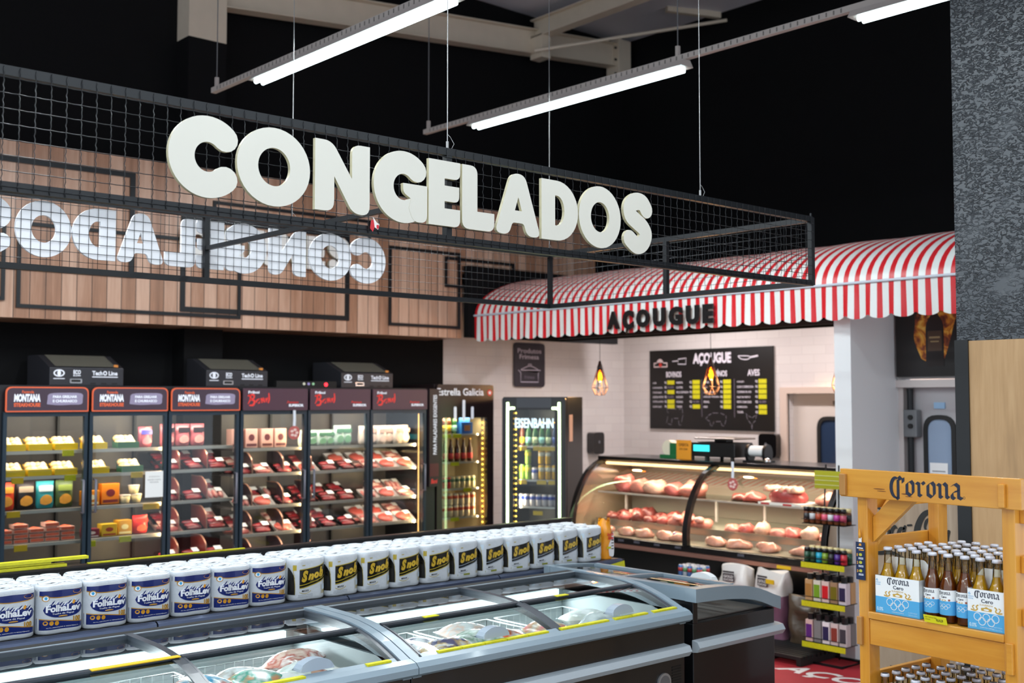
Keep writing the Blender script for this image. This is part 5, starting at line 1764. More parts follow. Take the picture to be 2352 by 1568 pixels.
FX = [-0.67, 1.08, 2.83, 4.57]
frz = []
for u in range(3):
    x0, x1 = FX[u] + 0.002, FX[u + 1] - 0.002
    xm = (x0 + x1) / 2
    t = thing('chest_freezer', ['black island freezer cut off by the photo edge, nearest the camera', 'black island freezer with grey rim, middle of the row, seafood bags inside', 'black island freezer with grey rim under the black label towels'][u], 'freezer', (xm, 4.3, 0), group='island freezers under the towel shelf')
    frz.append(t)
    mb = MB()
    mb.box(x0, 3.80, 0.08, x1, 3.86, 0.885, FBK).box(x0, 4.66, 0.08, x1, 4.90, 0.93, INK).box(x0, 3.86, 0.08, x0 + .03, 4.66, 0.88, FBK).box(x1 - .03, 3.86, 0.08, x1, 4.66, 0.88, FBK)
    mb.box(x0, 3.86, 0.08, x1, 4.66, 0.36, FBK).box(x0 + .05, 3.88, 0, x1 - .05, 4.8, 0.08, INK)
    mb.obj('body', t, bevel=0.004)
    mb = MB().box(x0 + .03, 3.86, 0.36, x1 - .03, 4.66, 0.38, TUB).box(x0 + .03, 3.86, 0.38, x1 - .03, 3.875, 0.885, TUB).box(x0 + .03, 4.645, 0.38, x1 - .03, 4.66, 0.945, TUB).box(x0 + .03, 4.645, 0.945, x1 - .03, 4.66, 0.995, GRD)
    mb.box(x0 + .03, 3.875, 0.38, x0 + .045, 4.645, 0.93, TUB).box(x1 - .045, 3.875, 0.38, x1 - .03, 4.645, 0.93, TUB)
    mb.obj('inner_tub', t)
    mb = MB()
    # rim: front lip, side arches, rear
    mb.add([(x, y, z) for x in (x0, x1) for y, z in ((3.765, 0.872), (3.745, 0.885), (3.745, 0.91), (3.765, 0.928), (3.80, 0.938), (3.83, 0.90), (3.80, 0.872))],
           [tuple(range(7)), tuple(range(13, 6, -1))] + [(j, 7 + j, 7 + (j + 1) % 7, (j + 1) % 7) for j in range(7)], GRM)
    arail(mb, x0 + .001, x0 + 0.045, 3.79, 4.56, 0.012, 0.06, GRM); arail(mb, x1 - 0.045, x1 - .001, 3.79, 4.56, 0.012, 0.06, GRM)
    mb.box(x0, 4.562, 0.995, x1, 4.655, 1.034, INK).box(x0, 4.545, 1.0, x1, 4.562, 1.042, GRM)
    mb.obj('rim', t)
    mb = MB(); arail(mb, xm - 0.016, xm + 0.016, 3.81, 4.56, 0.006, 0.03, GRD)
    arail(mb, x0 + 0.045, x0 + 0.062, 3.81, 4.56, 0.004, 0.03, GRD); arail(mb, x1 - 0.062, x1 - 0.045, 3.81, 4.56, 0.004, 0.03, GRD)
    mb.box(x0 + .05, 4.53, 0.99, x1 - .05, 4.545, 1.042, GRD)
    mb.obj('lid_rails', t)
    for a, b in ((x0 + 0.062, xm - 0.016), (xm + 0.016, x1 - 0.062)):
        mb = MB(); agl(mb, a, b, 4.07, 4.545, -0.012, LGL)
        ld = mb.obj('rear_lid', t)
        mb = MB(); agl(mb, a, b, 3.81, 4.11, 0.002, LGL)
        ld = mb.obj('front_lid', t)
        mb = MB(); arail(mb, a, b, 4.095, 4.115, 0.010, 0.012, GRD, 2)
        arail(mb, a, b, 3.80, 3.83, 0.010, 0.006, GRM, 2)
        arail(mb, a, a + .01, 3.82, 4.11, 0.006, 0.004, GRD); arail(mb, b - .012, b, 3.82, 4.11, 0.006, 0.004, GRD)
        mb.obj('lid_frame', ld)
        handle(t, (a + b) / 2 + 0.035, 3.865, az(3.865) + 0.004)
    mb = MB()
    mb.add([(x, y, z) for x in (x0 + .004, x1 - .004) for y, z in ((3.80, 0.695), (3.765, 0.70), (3.745, 0.725), (3.76, 0.752), (3.80, 0.758))],
           [tuple(range(5)), tuple(range(9, 4, -1))] + [(j, 5 + j, 5 + (j + 1) % 5, (j + 1) % 5) for j in range(5)], mat('bumper_grey', 'a9b4bd', 0.35))
    mb.obj('bumper', t)
    mb = MB()
    for q in range(10):
        mb.box(x1 - 0.10, 3.797, 0.52 + q * 0.014, x1 - 0.03, 3.80, 0.527 + q * 0.014, mat('vent_black', '040404', 0.6))
    mb.cyl((x1 - 0.165, 3.80, 0.585), (x1 - 0.165, 3.790, 0.585), 0.048, mat('emblem_grey', '9a9a9c', 0.3, 0.5), 24)
    mb.cyl((x1 - 0.165, 3.790, 0.585), (x1 - 0.165, 3.788, 0.585), 0.036, mat('emblem_dark', '6a6a6e', 0.3, 0.3), 24)
    mb.obj('vent_panel', t)
    MB().box(x0 + .10, 4.62, 0.912, x1 - .10, 4.644, 0.942, mat('freezer_led', 'eafcff', .4, em=2.2, emc='e4faff')).obj('led_bar', t)
    area('freezer_light', (xm, 4.60, 0.917), 1.5, 0.03, 8.0, (0.86, 0.96, 1.0), rot=(R(-65), 0, 0))
    # wire baskets
    for bi, (a, b) in enumerate(((x0 + .08, xm - .30), (xm - .26, xm + .22), (xm + .27, x1 - .09))):
        mb = MB()
        for z in (0.845, 0.70, 0.55):
            mb.tube([(a, 3.90, z), (b, 3.90, z), (b, 4.60, z), (a, 4.60, z)], 0.004 if z > .8 else 0.0025, BSK, n=5, closed=True)
        kx = int((b - a) / 0.045)
        for i in range(kx + 1):
            x = a + (b - a) * i / kx
            for y in (3.90, 4.60): mb.cyl((x, y, 0.50), (x, y, 0.845), 0.0022, BSK, n=4)
        for i in range(14):
            y = 3.90 + 0.7 * i / 13
            for x in (a, b): mb.cyl((x, y, 0.50), (x, y, 0.845), 0.0022, BSK, n=4)
        mb.tube([(a, 3.90, 0.5), (b, 3.90, 0.5), (b, 4.60, 0.5), (a, 4.60, 0.5)], 0.003, BSK, n=5, closed=True)
        mb.obj('wire_basket', t)
# price strips on the rims
for (a, b, nm) in ((2.98, 3.62, 'long yellow price strip on the far freezer rim, start'), (3.70, 4.02, 'yellow price strip on the far freezer rim, middle'), (4.06, 4.30, 'yellow price strip on the far freezer rim, third piece'), (4.34, 4.52, 'yellow price strip at the corner of the far freezer rim'),
                   (1.95, 2.12, 'yellow tag on the middle freezer rim'), (2.14, 2.34, 'double yellow tag on the middle freezer rim beside the tag'), (2.62, 2.74, 'yellow tag at the end of the middle freezer rim')):
    mb = MB(); n = max(1, int((b - a) / 0.12))
    for q in range(n):
        xa = a + (b - a) * q / n; mb.box(xa, 3.802, az(3.802) + 0.012, a + (b - a) * (q + 1) / n - 0.006, 3.828, az(3.82) + 0.0145, YEL)
    tag(mb.obj('price_strip'), nm, 'price tag')
for (a, b, col, nm) in ((1.62, 1.96, YEL2, 'long amber price strip on the middle freezer lid edge'), (3.12, 3.20, YEL, 'small yellow tag on the far freezer lid edge under the towels'), (3.94, 4.02, YEL, 'small yellow tag on the last lid edge of the far freezer'), (0.9, 1.03, YEL, 'yellow tag on the nearest freezer lid edge')):
    tag(MB().box(a, 4.085, az(4.09) + 0.0105, b, 4.115, az(4.10) + 0.0125, col).obj('price_strip'), nm, 'price tag')


def pillow(name, label, cat, x, y, z, w, d, h, cols, rz=0, group='frozen food bags in the island freezers', tilt=0):
    t = thing(name, label, cat, (x, y, z), rz, group)
    key = 'print_' + '_'.join(cols)
    if key not in _M:
        m = bpy.data.materials.new(key); m.use_nodes = True; nt = m.node_tree; b = nt.nodes['Principled BSDF']; b.inputs['Roughness'].default_value = 0.22
        tc = N(nt, 'TexCoord'); n = N(nt, 'TexNoise'); n.inputs['Scale'].default_value = 16; n.inputs['Detail'].default_value = 2
        nt.links.new(tc.outputs['Object'], n.inputs['Vector'])
        st = [(0.36 + 0.28 * i / (len(cols) - 1), c) for i, c in enumerate(cols)]
        c = ramp(nt, n.outputs['Fac'], st); nt.links.new(c, b.inputs['Base Color'])
        bp = N(nt, 'Bump'); bp.inputs['Strength'].default_value = 0.4; bp.inputs['Distance'].default_value = 0.01
        nt.links.new(n.outputs['Fac'], bp.inputs['Height']); nt.links.new(bp.outputs[0], b.inputs['Normal'])
        _M[key] = m
    m = _M[key]

    def f(u, v):
        a = 2 * u - 1; b = 2 * v - 1
        q = max(0, (1 - abs(a) ** 3) * (1 - abs(b) ** 3)) ** 0.6
        wr = 0.10 * math.sin(9 * u + 5 * v) * q
        return (a * w / 2, b * d / 2, h * (0.5 + 0.5 * q + wr))
    M = RX(R(tilt))
    mb = MB(); mb.grid(12, 10, f, m, M)
    mb.grid(12, 10, lambda u, v: (f(1 - u, v)[0], f(u, v)[1], h * 0.5 - (f(1 - u, v)[2] - h * .5) * 0.9), m, M)
    mb.obj('pouch', t, local=True)
    mb = MB(); mb.box(-w / 2, d / 2 - .012, h * .5 - .001, w / 2, d / 2 + .006, h * .5 + .001, mat('seal_clear', 'd8e0e4', 0.2), M); mb.obj('seal', t, local=True)
    return t


rnd = random.Random(5)
FROZ = [(1.62, 4.00, ['e8f4f4', '4fc0c8', 'e07050'], 'turquoise and coral seafood bag'), (1.75, 4.10, ['f0f0ec', '58b8a0', 'e8a070'], 'white and green fish bag'), (1.50, 4.08, ['3aa8d8', 'f0f4f4', 'e05848'], 'light blue seafood bag'),
        (1.98, 4.02, ['c89880', '8a3428', 'e8e0d8'], 'brown speckled meat bag'), (2.12, 4.18, ['eaeef0', 'b8b0a8', '6a4038'], 'frosted clear bag with dark contents'), (2.02, 4.26, ['e8c8b8', 'c06858', 'f4ece8'], 'pinkish frozen bag'),
        (2.26, 4.04, ['f4f4f2', 'cfd8d0', '3a8868'], 'white bag with green print'), (2.40, 4.10, ['e8ecec', 'd8dcd8', 'b8c8c0'], 'plain frosted white bag'), (1.28, 4.10, ['e8f0f0', '90c8d8', 'f0f0f0'], 'pale blue frosted bag'), (2.56, 4.0, ['f0f0ee', 'd8d0c8', 'c8d8d8'], 'milky white bag'),
        (3.06, 3.98, ['2a2a58', 'e8e4f0', '4a3a80'], 'dark purple and white bag'), (3.18, 4.08, ['3a3470', 'd8b070', 'f0ece8'], 'purple bag with bread picture'), (3.30, 3.98, ['c89850', 'e8e0d0', '5a6a40'], 'golden brown pastry bag'), (3.14, 4.22, ['f0f2f4', '38386a', 'd0d8d8'], 'white and navy bag'),
        (3.42, 4.14, ['d8e0d8', '88a890', 'f0f4f0'], 'pale green frosted bag'), (3.52, 4.0, ['e84a28', 'f4f0ec', 'e86840'], 'red and orange bag'), (3.58, 4.12, ['f0703c', 'f8f4f0', '2a2a2a'], 'orange bag with white panel'), (3.48, 4.30, ['e8ecec', 'f0d0c0', 'd8d8d8'], 'crumpled clear bag'),
        (4.06, 4.0, ['e8d8c0', 'c88848', 'f4f0ea'], 'beige bag with pink print'), (3.98, 4.14, ['f0ece4', 'd8b088', 'e87880'], 'white bag with golden contents'), (4.28, 4.05, ['eef2f2', 'dce4e4', 'c8d0d0'], 'clear frosted sheet bag'), (3.82, 4.0, ['a85828', 'e0c8a8', '704020'], 'brown snack bag'), (4.36, 4.25, ['eef0f0', 'd8e0d8', 'e8e8e0'], 'whitish frosted bag'),
        (0.62, 4.0, ['e8f0f4', '80a8c8', 'f0e8e0'], 'bluish bag in the nearest freezer'), (0.35, 4.1, ['f0ecec', 'd08870', 'e8e0d8'], 'salmon toned bag in the nearest freezer'), (0.85, 4.08, ['d8e0e0', 'f0f4f4', 'a0b0a8'], 'grey white bag in the nearest freezer')]
for i, (x, y, cols, nm) in enumerate(FROZ):
    if 1.08 < x < 2.83: x += 0.62 if x < 2.1 else 0.22
    if x > 2.83 and x < 3.7: x += 0.10
    y += 0.14 if x < 2.83 else 0.06
    x = min(x, 2.66) if x < 2.83 else x
    f_ = 0 if x < 1.08 else (1 if x < 2.83 else 2)
    pillow('frozen_bag', nm + ' inside the %s freezer' % ['nearest', 'middle', 'far'][f_] if f_ else nm, 'frozen bag', x, y, 0.775 + 0.018 * (i % 3), 0.25, 0.20, 0.085, cols, rnd.uniform(-.6, .6), tilt=rnd.uniform(-8, 12))
# loose bags filling the freezer floors
for u in range(3):
    for i in range(10):
        x = FX[u] + 0.2 + (i % 5) * 0.34; y = 4.08 + 0.36 * (i // 5)
        pillow('frozen_bag', 'frosted white bag low in the %s freezer, %s along, %s row' % (['nearest', 'middle', 'far'][u], ORD[i % 5], ['front', 'rear'][i // 5]), 'frozen bag', x, y, 0.50 + 0.05 * (i % 2), 0.32, 0.30, 0.10, [['e8eeee', 'ccd8d8', 'dfe6e2'], ['e4ece8', 'd8c8b8', 'e8f0f0']][i % 2], rnd.uniform(-.5, .5))

# end freezer turned across the row
E0, E1, EY0, EY1 = 4.645, 5.385, 3.785, 4.93
et = thing('chest_freezer', 'end freezer turned across the row, beside the meat counter aisle', 'freezer', (5.0, 4.35, 0))
EA = cr([(4.645, 1.018), (4.90, 1.008), (5.15, 0.975), (5.375, 0.898)], 6)


def ez(x):
    for i in range(len(EA) - 1):
        if EA[i][0] <= x <= EA[i + 1][0]:
            t = (x - EA[i][0]) / (EA[i + 1][0] - EA[i][0]); return EA[i][1] * (1 - t) + EA[i + 1][1] * t
    return EA[0][1] if x < EA[0][0] else EA[-1][1]


def erail(mb, x0, x1, y0, y1, up, dn, m, n=12):
    vs = []
    for i in range(n + 1):
        x = x0 + (x1 - x0) * i / n
        for y, z in ((y0, -dn), (y0, up), (y1, up), (y1, -dn)): vs.append((x, y, ez(x) + z))
    fs = [(i * 4 + j, i * 4 + (j + 1) % 4, i * 4 + 4 + (j + 1) % 4, i * 4 + 4 + j) for i in range(n) for j in range(4)]
    fs += [(3, 2, 1, 0), tuple(n * 4 + j for j in range(4))]
    return mb.add(vs, fs, m)


mb = MB().box(E0 + .01, EY0 + .03, 0.08, E1 - .02, EY1 - .03, 0.84, FBK).box(E0 + .06, EY0 + .08, 0, E1 - .07, EY1 - .08, 0.08, INK)
mb.box(E0 + .01, EY0 + .03, 0.84, E0 + .05, EY1 - .03, 0.95, FBK)
mb.obj('body', et, bevel=.004)
mb = MB()
erail(mb, E0, E1, EY0, EY0 + .075, 0.005, 0.065, GRM); erail(mb, E0, E1, EY1 - .05, EY1, 0.005, 0.065, GRM)
mb.box(E0 + .001, EY0 + .076, 0.955, E0 + .05, EY1 - .052, 1.022, GRM).box(E1 - .05, EY0 + .076, 0.84, E1 - .001, EY1 - .052, 0.903, GRM)
mb.obj('rim', et)
mb = MB(); erail(mb, E0 + .05, E1 - .05, 4.33, 4.36, 0.006, 0.02, GRM); mb.box(E0 + .05, EY0 + .07, 0.99, E0 + .07, EY1 - .05, 1.02, GRD)
vsx = 5.02
mb.box(vsx, EY0 + .07, ez(vsx) - .01, vsx + .03, EY1 - .05, ez(vsx) + .008, GRM)
mb.obj('lid_rails', et)
mb = MB().grid(10, 1, lambda u, v: (E0 + .07 + (E1 - E0 - .12) * u, EY0 + .075 + (EY1 - EY0 - .125) * v, ez(E0 + .07 + (E1 - E0 - .12) * u) - .006), LGL)
mb.obj('glass_lid', et)
mb = MB().box(E0 + .06, EY0 + .075, 0.842, E1 - .06, EY1 - .06, 0.848, mat('tub_shadow', '5a5450', 0.5)); mb.obj('tub_shade_sheet', et)  # dark sheet under the lid, the tub's shade put into its colour
mb = MB()
mb.add([(x, y, z) for x in (E0 + .002, E1 + .012) for y, z in ((EY0 + .03, 0.695), (EY0 - .005, 0.70), (EY0 - .022, 0.725), (EY0 - .005, 0.752), (EY0 + .03, 0.758))],
       [tuple(range(5)), tuple(range(9, 4, -1))] + [(j, 5 + j, 5 + (j + 1) % 5, (j + 1) % 5) for j in range(5)], mat('bumper_grey'))
mb.box(E1 - .03, EY0 + .03, 0.695, E1 + .012, EY1 - .03, 0.758, mat('bumper_grey'))
mb.obj('bumper', et)
o = MB()
n = 12; vs = []
for i in range(n + 1):
    u = i / n; hh = 0.010 + 0.040 * math.sin(math.pi * u) ** 0.5
    for xx, zz in ((-.03, 0), (-.025, hh), (.02, hh), (.03, 0)): vs.append((5.19 + xx, 4.17 + (u - .5) * .17, ez(5.19) + .0 + zz))
o.add(vs, [(i * 4 + j, i * 4 + (j + 1) % 4, i * 4 + 4 + (j + 1) % 4, i * 4 + 4 + j) for i in range(n) for j in range(4)] + [(0, 1, 2, 3), tuple(n * 4 + j for j in (3, 2, 1, 0))], mat('handle_white', 'd8dde0', 0.3))
o.obj('handle', et)

# ================================================================ shelf above the freezers
sh = thing('gondola_shelf', 'long dark metal shelf over the freezers carrying the paper towels', 'shelf', (2.8, 5.2, 0))
LIP = mat('shelf_lip', '465068', 0.28, 0.55)
SBK = mat('shelf_black', '18191d', 0.4, 0.2)
bounds = [5.36, 4.32, 3.29, 2.26, 1.22, 0.2]
for i in range(5):
    a, b = bounds[i + 1] + 0.004, bounds[i] - 0.004
    mb = MB().box(a, 4.965, 0.975, b, 5.42, 0.992, SBK)
    mb.add([(x, y, z) for x in (a, b) for y, z in ((4.972, 0.995), (4.952, 0.985), (4.942, 0.95), (4.955, 0.942), (4.972, 0.95))],
           [tuple(range(4, -1, -1)), tuple(range(5, 10))] + [(j, (j + 1) % 5, 5 + (j + 1) % 5, 5 + j) for j in range(5)], LIP)
    for xx in (a + .02, b - .05): mb.box(xx, 4.98, 0.93, xx + .03, 5.40, 0.975, SBK)
    mb.obj('shelf_board', sh)
mb = MB().box(0.2, 5.42, 0.0, 5.36, 5.45, 1.207, SBK)
mb.obj('back_panel', sh)
mb = MB().box(0.2, 5.405, 1.207, 5.36, 5.46, 1.217, mat('rail_top', '2a2422', 0.3, 0.4)); mb.obj('top_rail', sh)
mb = MB().box(5.362, 4.96, 0.93, 5.375, 5.45, 0.99, SBK); mb.obj('end_bracket', sh)
tag(MB().add([(5.20, 4.936, 0.968), (5.352, 4.936, 0.985), (5.356, 4.934, 0.936), (5.204, 4.934, 0.925)], [(3, 2, 1, 0)], YEL).add([(5.20, 4.9365, 0.968), (5.352, 4.9365, 0.985), (5.356, 4.9345, 0.936), (5.204, 4.9345, 0.925)], [(0, 1, 2, 3)], YEL).obj('price_tag'), 'yellow price tag clipped at the end of the towel shelf', 'price tag')
for i, (a, b, y, z) in enumerate(((1.55, 2.02, 5.43, 1.218), (1.55, 1.95, 5.44, 1.233), (1.60, 2.12, 5.425, 1.246))):
    tag(MB().box(a, y - .012, z, b, y + .03, z + 0.013, YEL).obj('label_strip'), 'yellow plastic label strip, %s of the stack behind the towels' % ['bottom', 'middle', 'top'][i], 'label strip')
tag(MB().box(2.12, 5.42, 1.218, 2.95, 5.435, 1.224, YEL).obj('label_strip'), 'single long yellow label strip lying beyond the stacked ones', 'label strip')

# ---------------------------------------------------------------- paper towels
NAVY = mat('towel_navy', '14256a', 0.25, coat=0.4); GOLD = mat('towel_gold', 'b8882a', 0.3, coat=0.3); PAP = mat('towel_paper', 'ccd2d8', 0.5, coat=0.3, bump=0.35, bscale=30)
TWH = mat('towel_white_print', 'eef2f8', 0.3, coat=0.3); TBK = mat('towel_black', '14130f', 0.25, coat=0.4); TGD = mat('towel_olive_gold', 'b5a02c', 0.3, coat=0.3); TGR = mat('towel_grey', '8a94a0', 0.3)
PW, PR_ = 0.1, 0.0525
CXR = PW - PR_


def yf(x):
    a = abs(x)
    d = PR_ ** 2 - (a - CXR) ** 2
    q = math.sqrt(max(d, 0))
    if a < CXR: q = 0.0525 - (CXR - a) / CXR * 0.0055
    return -q


def pwrap(e):
    return lambda p: (p[0], yf(p[0]) - e - p[2], p[1])


def pack_body(m):
    mb = MB()
    out = []
    for k in range(-9, 10):
        a = R(k * 10 - 0)
        out.append((CXR + PR_ * math.cos(a), PR_ * math.sin(a)))
    out.append((0.0, 0.047))
    for k in range(9, 28):
        a = R(k * 10)
        out.append((-CXR + PR_ * math.cos(a), PR_ * math.sin(a)))
    out.append((0.0, -0.047))
    levels = [(0.90, 0.0), (0.985, 0.006), (1.0, 0.02), (0.995, 0.10), (1.0, 0.19), (0.985, 0.203), (0.90, 0.210)]
    n = len(out); vs = []
    for s_, z in levels: vs += [(x * (1 - (1 - s_) * .5), y * s_, z) for x, y in out]
    fs = [(i * n + j, i * n + (j + 1) % n, (i + 1) * n + (j + 1) % n, (i + 1) * n + j) for i in range(len(levels) - 1) for j in range(n)]
    fs.append(tuple(reversed(range(n)))); fs.append(tuple(range((len(levels) - 1) * n, len(levels) * n)))
    mb.add(vs, fs, m, sm=True)
    for s in (-1, 1):     # roll ends showing through the film on top
        mb.lathe([(0.045, 0.2095), (0.042, 0.214), (0.022, 0.213), (0.018, 0.206), (0.0, 0.205)], m, 16, T(s * CXR, 0, 0))
    mb.grid(6, 2, lambda u, v: (0.09 * (2 * u - 1), 0.012 * (2 * v - 1), 0.214 + 0.005 * math.sin(20 * u + 3 * v)), m)
    return mb


def strip(mb, f0, f1, x0, x1, m, e, n=26):
    """wrapped band between z=f0(x) and z=f1(x)"""
    fn = pwrap(e)
    vs = []
    for i in range(n + 1):
        x = x0 + (x1 - x0) * i / n
        for j in range(3):
            z = f0(x) + (f1(x) - f0(x)) * j / 2
            vs.append((x, z, 0))
    fs = [(i * 3 + j, i * 3 + 3 + j, i * 3 + 4 + j, i * 3 + 1 + j) for i in range(n) for j in range(2)]
    mb.add(vs, fs, m, fn=fn, sm=True)
    return mb


t1 = thing('towel_pack', 'x', 'paper towels', (0, 0, 0))
pack_body(PAP).obj('rolls', t1, local=True)
mb = MB()
XE = 0.0985
w1 = lambda x: 0.168 - 0.012 * math.sin((x + .1) * 16)
strip(mb, w1, lambda x: 0.186, -XE, XE, NAVY, 0.0006)
strip(mb, lambda x: w1(x) - .004, w1, -XE, XE, GOLD, 0.0006)
w2_ = lambda x: 0.068 - 0.030 * (1 / (1 + math.exp(-(x) * 35))) + 0.004 * math.sin(x * 30)
strip(mb, lambda x: 0.020, w2_, -XE, XE, NAVY, 0.0006)
strip(mb, w2_, lambda x: w2_(x) + .004, -XE, XE, GOLD, 0.0006)
el = lambda x: 0.037 * math.sqrt(max(0, 1 - (x / 0.086) ** 2))
strip(mb, lambda x: 0.105 - el(x - .005) * 1.0, lambda x: 0.105 + min(el(x - .005), 0.022), -0.081, 0.091, NAVY, 0.0010)
for q in range(8):      # leaves over the oval
    x = -0.062 + q * 0.018; zc = 0.128 + 0.006 * math.sin(q * 1.3) - 0.0012 * (q - 3.5) ** 2 * .3
    mb.ext([[(x - .008, zc - .006), (x + .002, zc - .002), (x + .011, zc + .013), (x + .0, zc + .006)]], 0, NAVY if q % 2 else TWH, fn=pwrap(0.0014))
    mb.ext([[(x - .004, zc - .008), (x + .006, zc - .004), (x + .013, zc + .006), (x + .004, zc + .002)]], 0, TWH if q % 2 else mat('leaf_blue', '4a5aa0', 0.3), fn=pwrap(0.0017))
mb.text('FolhaLev', -0.072, 0.094, 0.150, 0.030, TWH, fn=pwrap(0.0020), bold=0.045)
mb.text('Toalha de Papel', -0.045, 0.081, 0.092, 0.0085, TWH, fn=pwrap(0.0018), bold=0.01)
mb.ext([ell(0.002, 0.0745, 0.020, 0.0035, 14)], 0, GOLD, fn=pwrap(0.0018))
mb.ext([rp([(0.040, 0.124), (0.048, 0.122), (0.054, 0.134, .003), (0.048, 0.142, .004), (0.042, 0.134, .003)])], 0, mat('leaf_orange', 'e09a28', 0.3), fn=pwrap(0.0024))
mb.ext([ell(-0.072, 0.155, 0.0145, 0.0135, 18)], 0, GOLD, fn=pwrap(0.0018)); mb.ext([ell(-0.072, 0.155, 0.011, 0.010, 16)], 0, TWH, fn=pwrap(0.0021)); mb.ext([ell(-0.072, 0.155, 0.005, 0.0065, 12)], 0, mat('drop_blue', '2aa0d8', 0.3), fn=pwrap(0.0024))
mb.ext([ell(0.062, 0.176, 0.020, 0.009, 18)], 0, mat('badge_amber', 'c88a20', 0.3), fn=pwrap(0.0016))
for q in range(3): mb.ext([ell(-0.072 + q * 0.024, 0.050 - q * .002, 0.0095, 0.0095, 16)], 0, mat('dot_amber', 'd0962a', 0.3), fn=pwrap(0.0014))
mb.text("100", 0.045, 0.048, 0.034, 0.022, GOLD, fn=pwrap(0.0018), bold=0.05)
mb.text('ALTA ABSORÇÃO E RESISTÊNCIA', -0.07, 0.026, 0.14, 0.0055, TWH, fn=pwrap(0.0012))
mb.obj('printed_wrap', t1, local=True)

snobs = []
for kind in range(2):
    t2 = thing('towel_pack', 'x', 'paper towels', (0, 0, 0))
    pack_body(PAP).obj('rolls', t2, local=True)
    ln = TGD if kind == 0 else TGR
    mb = MB()
    top = lambda x: 0.148 + 0.004 * math.cos((x + .06) * 20) + 0.040 * max(0, (x + .06) / .16) ** 2.0
    bot = lambda x: 0.062 + 0.045 * max(0, (x + .06) / .16) ** 1.8
    strip(mb, bot, top, -0.062, 0.098, TBK, 0.0008)
    strip(mb, lambda x: bot(x) + .012, lambda x: bot(x) + .016, -0.062, 0.098, ln, 0.0012)
    if kind == 0: strip(mb, top, lambda x: top(x) + .004, -0.062, 0.098, TGD, 0.0008)
    strip(mb, lambda x: bot(x) - .002, lambda x: bot(x) + .002, -0.062, 0.098, ln, 0.0012)
    # script name
    for i, (ch, x, ww, hh, dz) in enumerate((('S', -0.052, 0.040, 0.058, -0.004), ('n', -0.012, 0.034, 0.032, 0.004), ('o', 0.022, 0.026, 0.033, 0.010), ('b', 0.048, 0.028, 0.052, 0.016))):
        mb.text(ch, x, 0.094 + dz, ww, hh, mat('snob_gold', 'd0ac34', 0.3, coat=0.3), fn=pwrap(0.0020), bold=0.07, shear=0.28)
    mb.text('PREMIUM', 0.0, 0.088, 0.045, 0.006, mat('dim_gold', '8a7a40', 0.3), fn=pwrap(0.0018))
    mb.text('MAXX', -0.050, 0.042, 0.045, 0.010, TBK, fn=pwrap(0.0012), bold=0.02, shear=0.2)
    mb.ext([stroke(cr([(-0.062, 0.042), (-0.04, 0.034), (-0.01, 0.036), (0.005, 0.045)], 4), 0.0012)], 0, ln, fn=pwrap(0.0012))
    if kind == 0: mb.ext([rp([(0.060, 0.070), (0.092, 0.098), (0.092, 0.046), (0.078, 0.036, .006), (0.062, 0.046)])], 0, TGD, fn=pwrap(0.0010))
    mb.ext([rrect(0.067, 0.047, 0.087, 0.072, 0.004)], 0, mat('cup_blue', 'cfe0ee', 0.3), fn=pwrap(0.0016))
    mb.quad(0, 0, 0, 0, TBK) if False else None
    mb.text('120', 0.064, 0.026, 0.026, 0.014, TGD, fn=pwrap(0.0012), bold=0.03)
    if kind == 0:
        mb.text('TOALHAS DE PAPEL ABSORVENTES', -0.07, 0.024, 0.085, 0.005, TGR, fn=pwrap(0.0010)); mb.text('FOLHAS DUPLAS', -0.07, 0.016, 0.085, 0.005, TGR, fn=pwrap(0.0010))
    else: mb.ext([rrect(-0.068, 0.020, 0.02, 0.030, 0.002)], 0, mat('green_band', '8a9038', 0.3), fn=pwrap(0.0010))
    # side print
    vs = []; n = 8
    for i in range(n + 1):
        a = R(180 + 48 * i / n)
        for z in (0.03, 0.10, 0.165 - 0.05 * (i / n) ** 2): vs.append((-CXR + (PR_ + .0008) * math.cos(a), (PR_ + .0008) * math.sin(a), z))
    mb.add(vs, [(i * 3 + j, i * 3 + 3 + j, i * 3 + 4 + j, i * 3 + 1 + j) for i in range(n) for j in range(2)], TBK, sm=True)
    a = R(229); mb.tube([(-CXR + (PR_ + .001) * math.cos(R(229 + q)), (PR_ + .001) * math.sin(R(229 + q)), 0.03 + 0.027 * i) for i, q in enumerate((0, 1, 0, -3, -7, -12))], 0.0014, TGD, n=4)
    mb.ext([rrect(-0.090, 0.15, -0.076, 0.178, 0.002)], 0, TGD if kind == 0 else mat('cup_blue'), fn=pwrap(0.0010))
    mb.ext([rrect(-0.048, 0.172, -0.03, 0.176, 0.001)], 0, TGD, fn=pwrap(0.0010))
    mb.obj('printed_wrap', t2, local=True)
    snobs.append(t2)
LT = [Line(t1), Line(snobs[0]), Line(snobs[1])]
xs_ = [1.36, 1.565, 1.77] if False else None
rnd = random.Random(21)
cols_ = []
xb = 2.87
for i in range(9): cols_.append((xb - 0.2045 * i, 0, i))
for i in range(11): cols_.append((3.09 + 0.2045 * i, 1 if i < 5 else 2, i))
for x, k, i in cols_:
    for r in range(3):
        rowt = ['front row', 'middle row', 'rear row'][r]
        if k == 0: lab = 'blue and white towel pack, %s, %s from the black label packs' % (rowt, ORD[i] if i else 'nearest')
        else: lab = 'black label towel pack, %s, %s from the blue packs' % (rowt, ORD[i])
        LT[k].put((x + rnd.uniform(-.003, .003), 5.052 + r * 0.115 + rnd.uniform(-.004, .004), 0.9925), lab, 'paper towel packs on the shelf', rnd.uniform(-.05, .05) if r == 0 else rnd.uniform(-.08, .08))
# sponge cloth pack at the end
t = thing('cleaning_bag', 'orange and white cleaning cloth bag at the end of the towel shelf', 'bag', (5.295, 5.06, 0.9925))


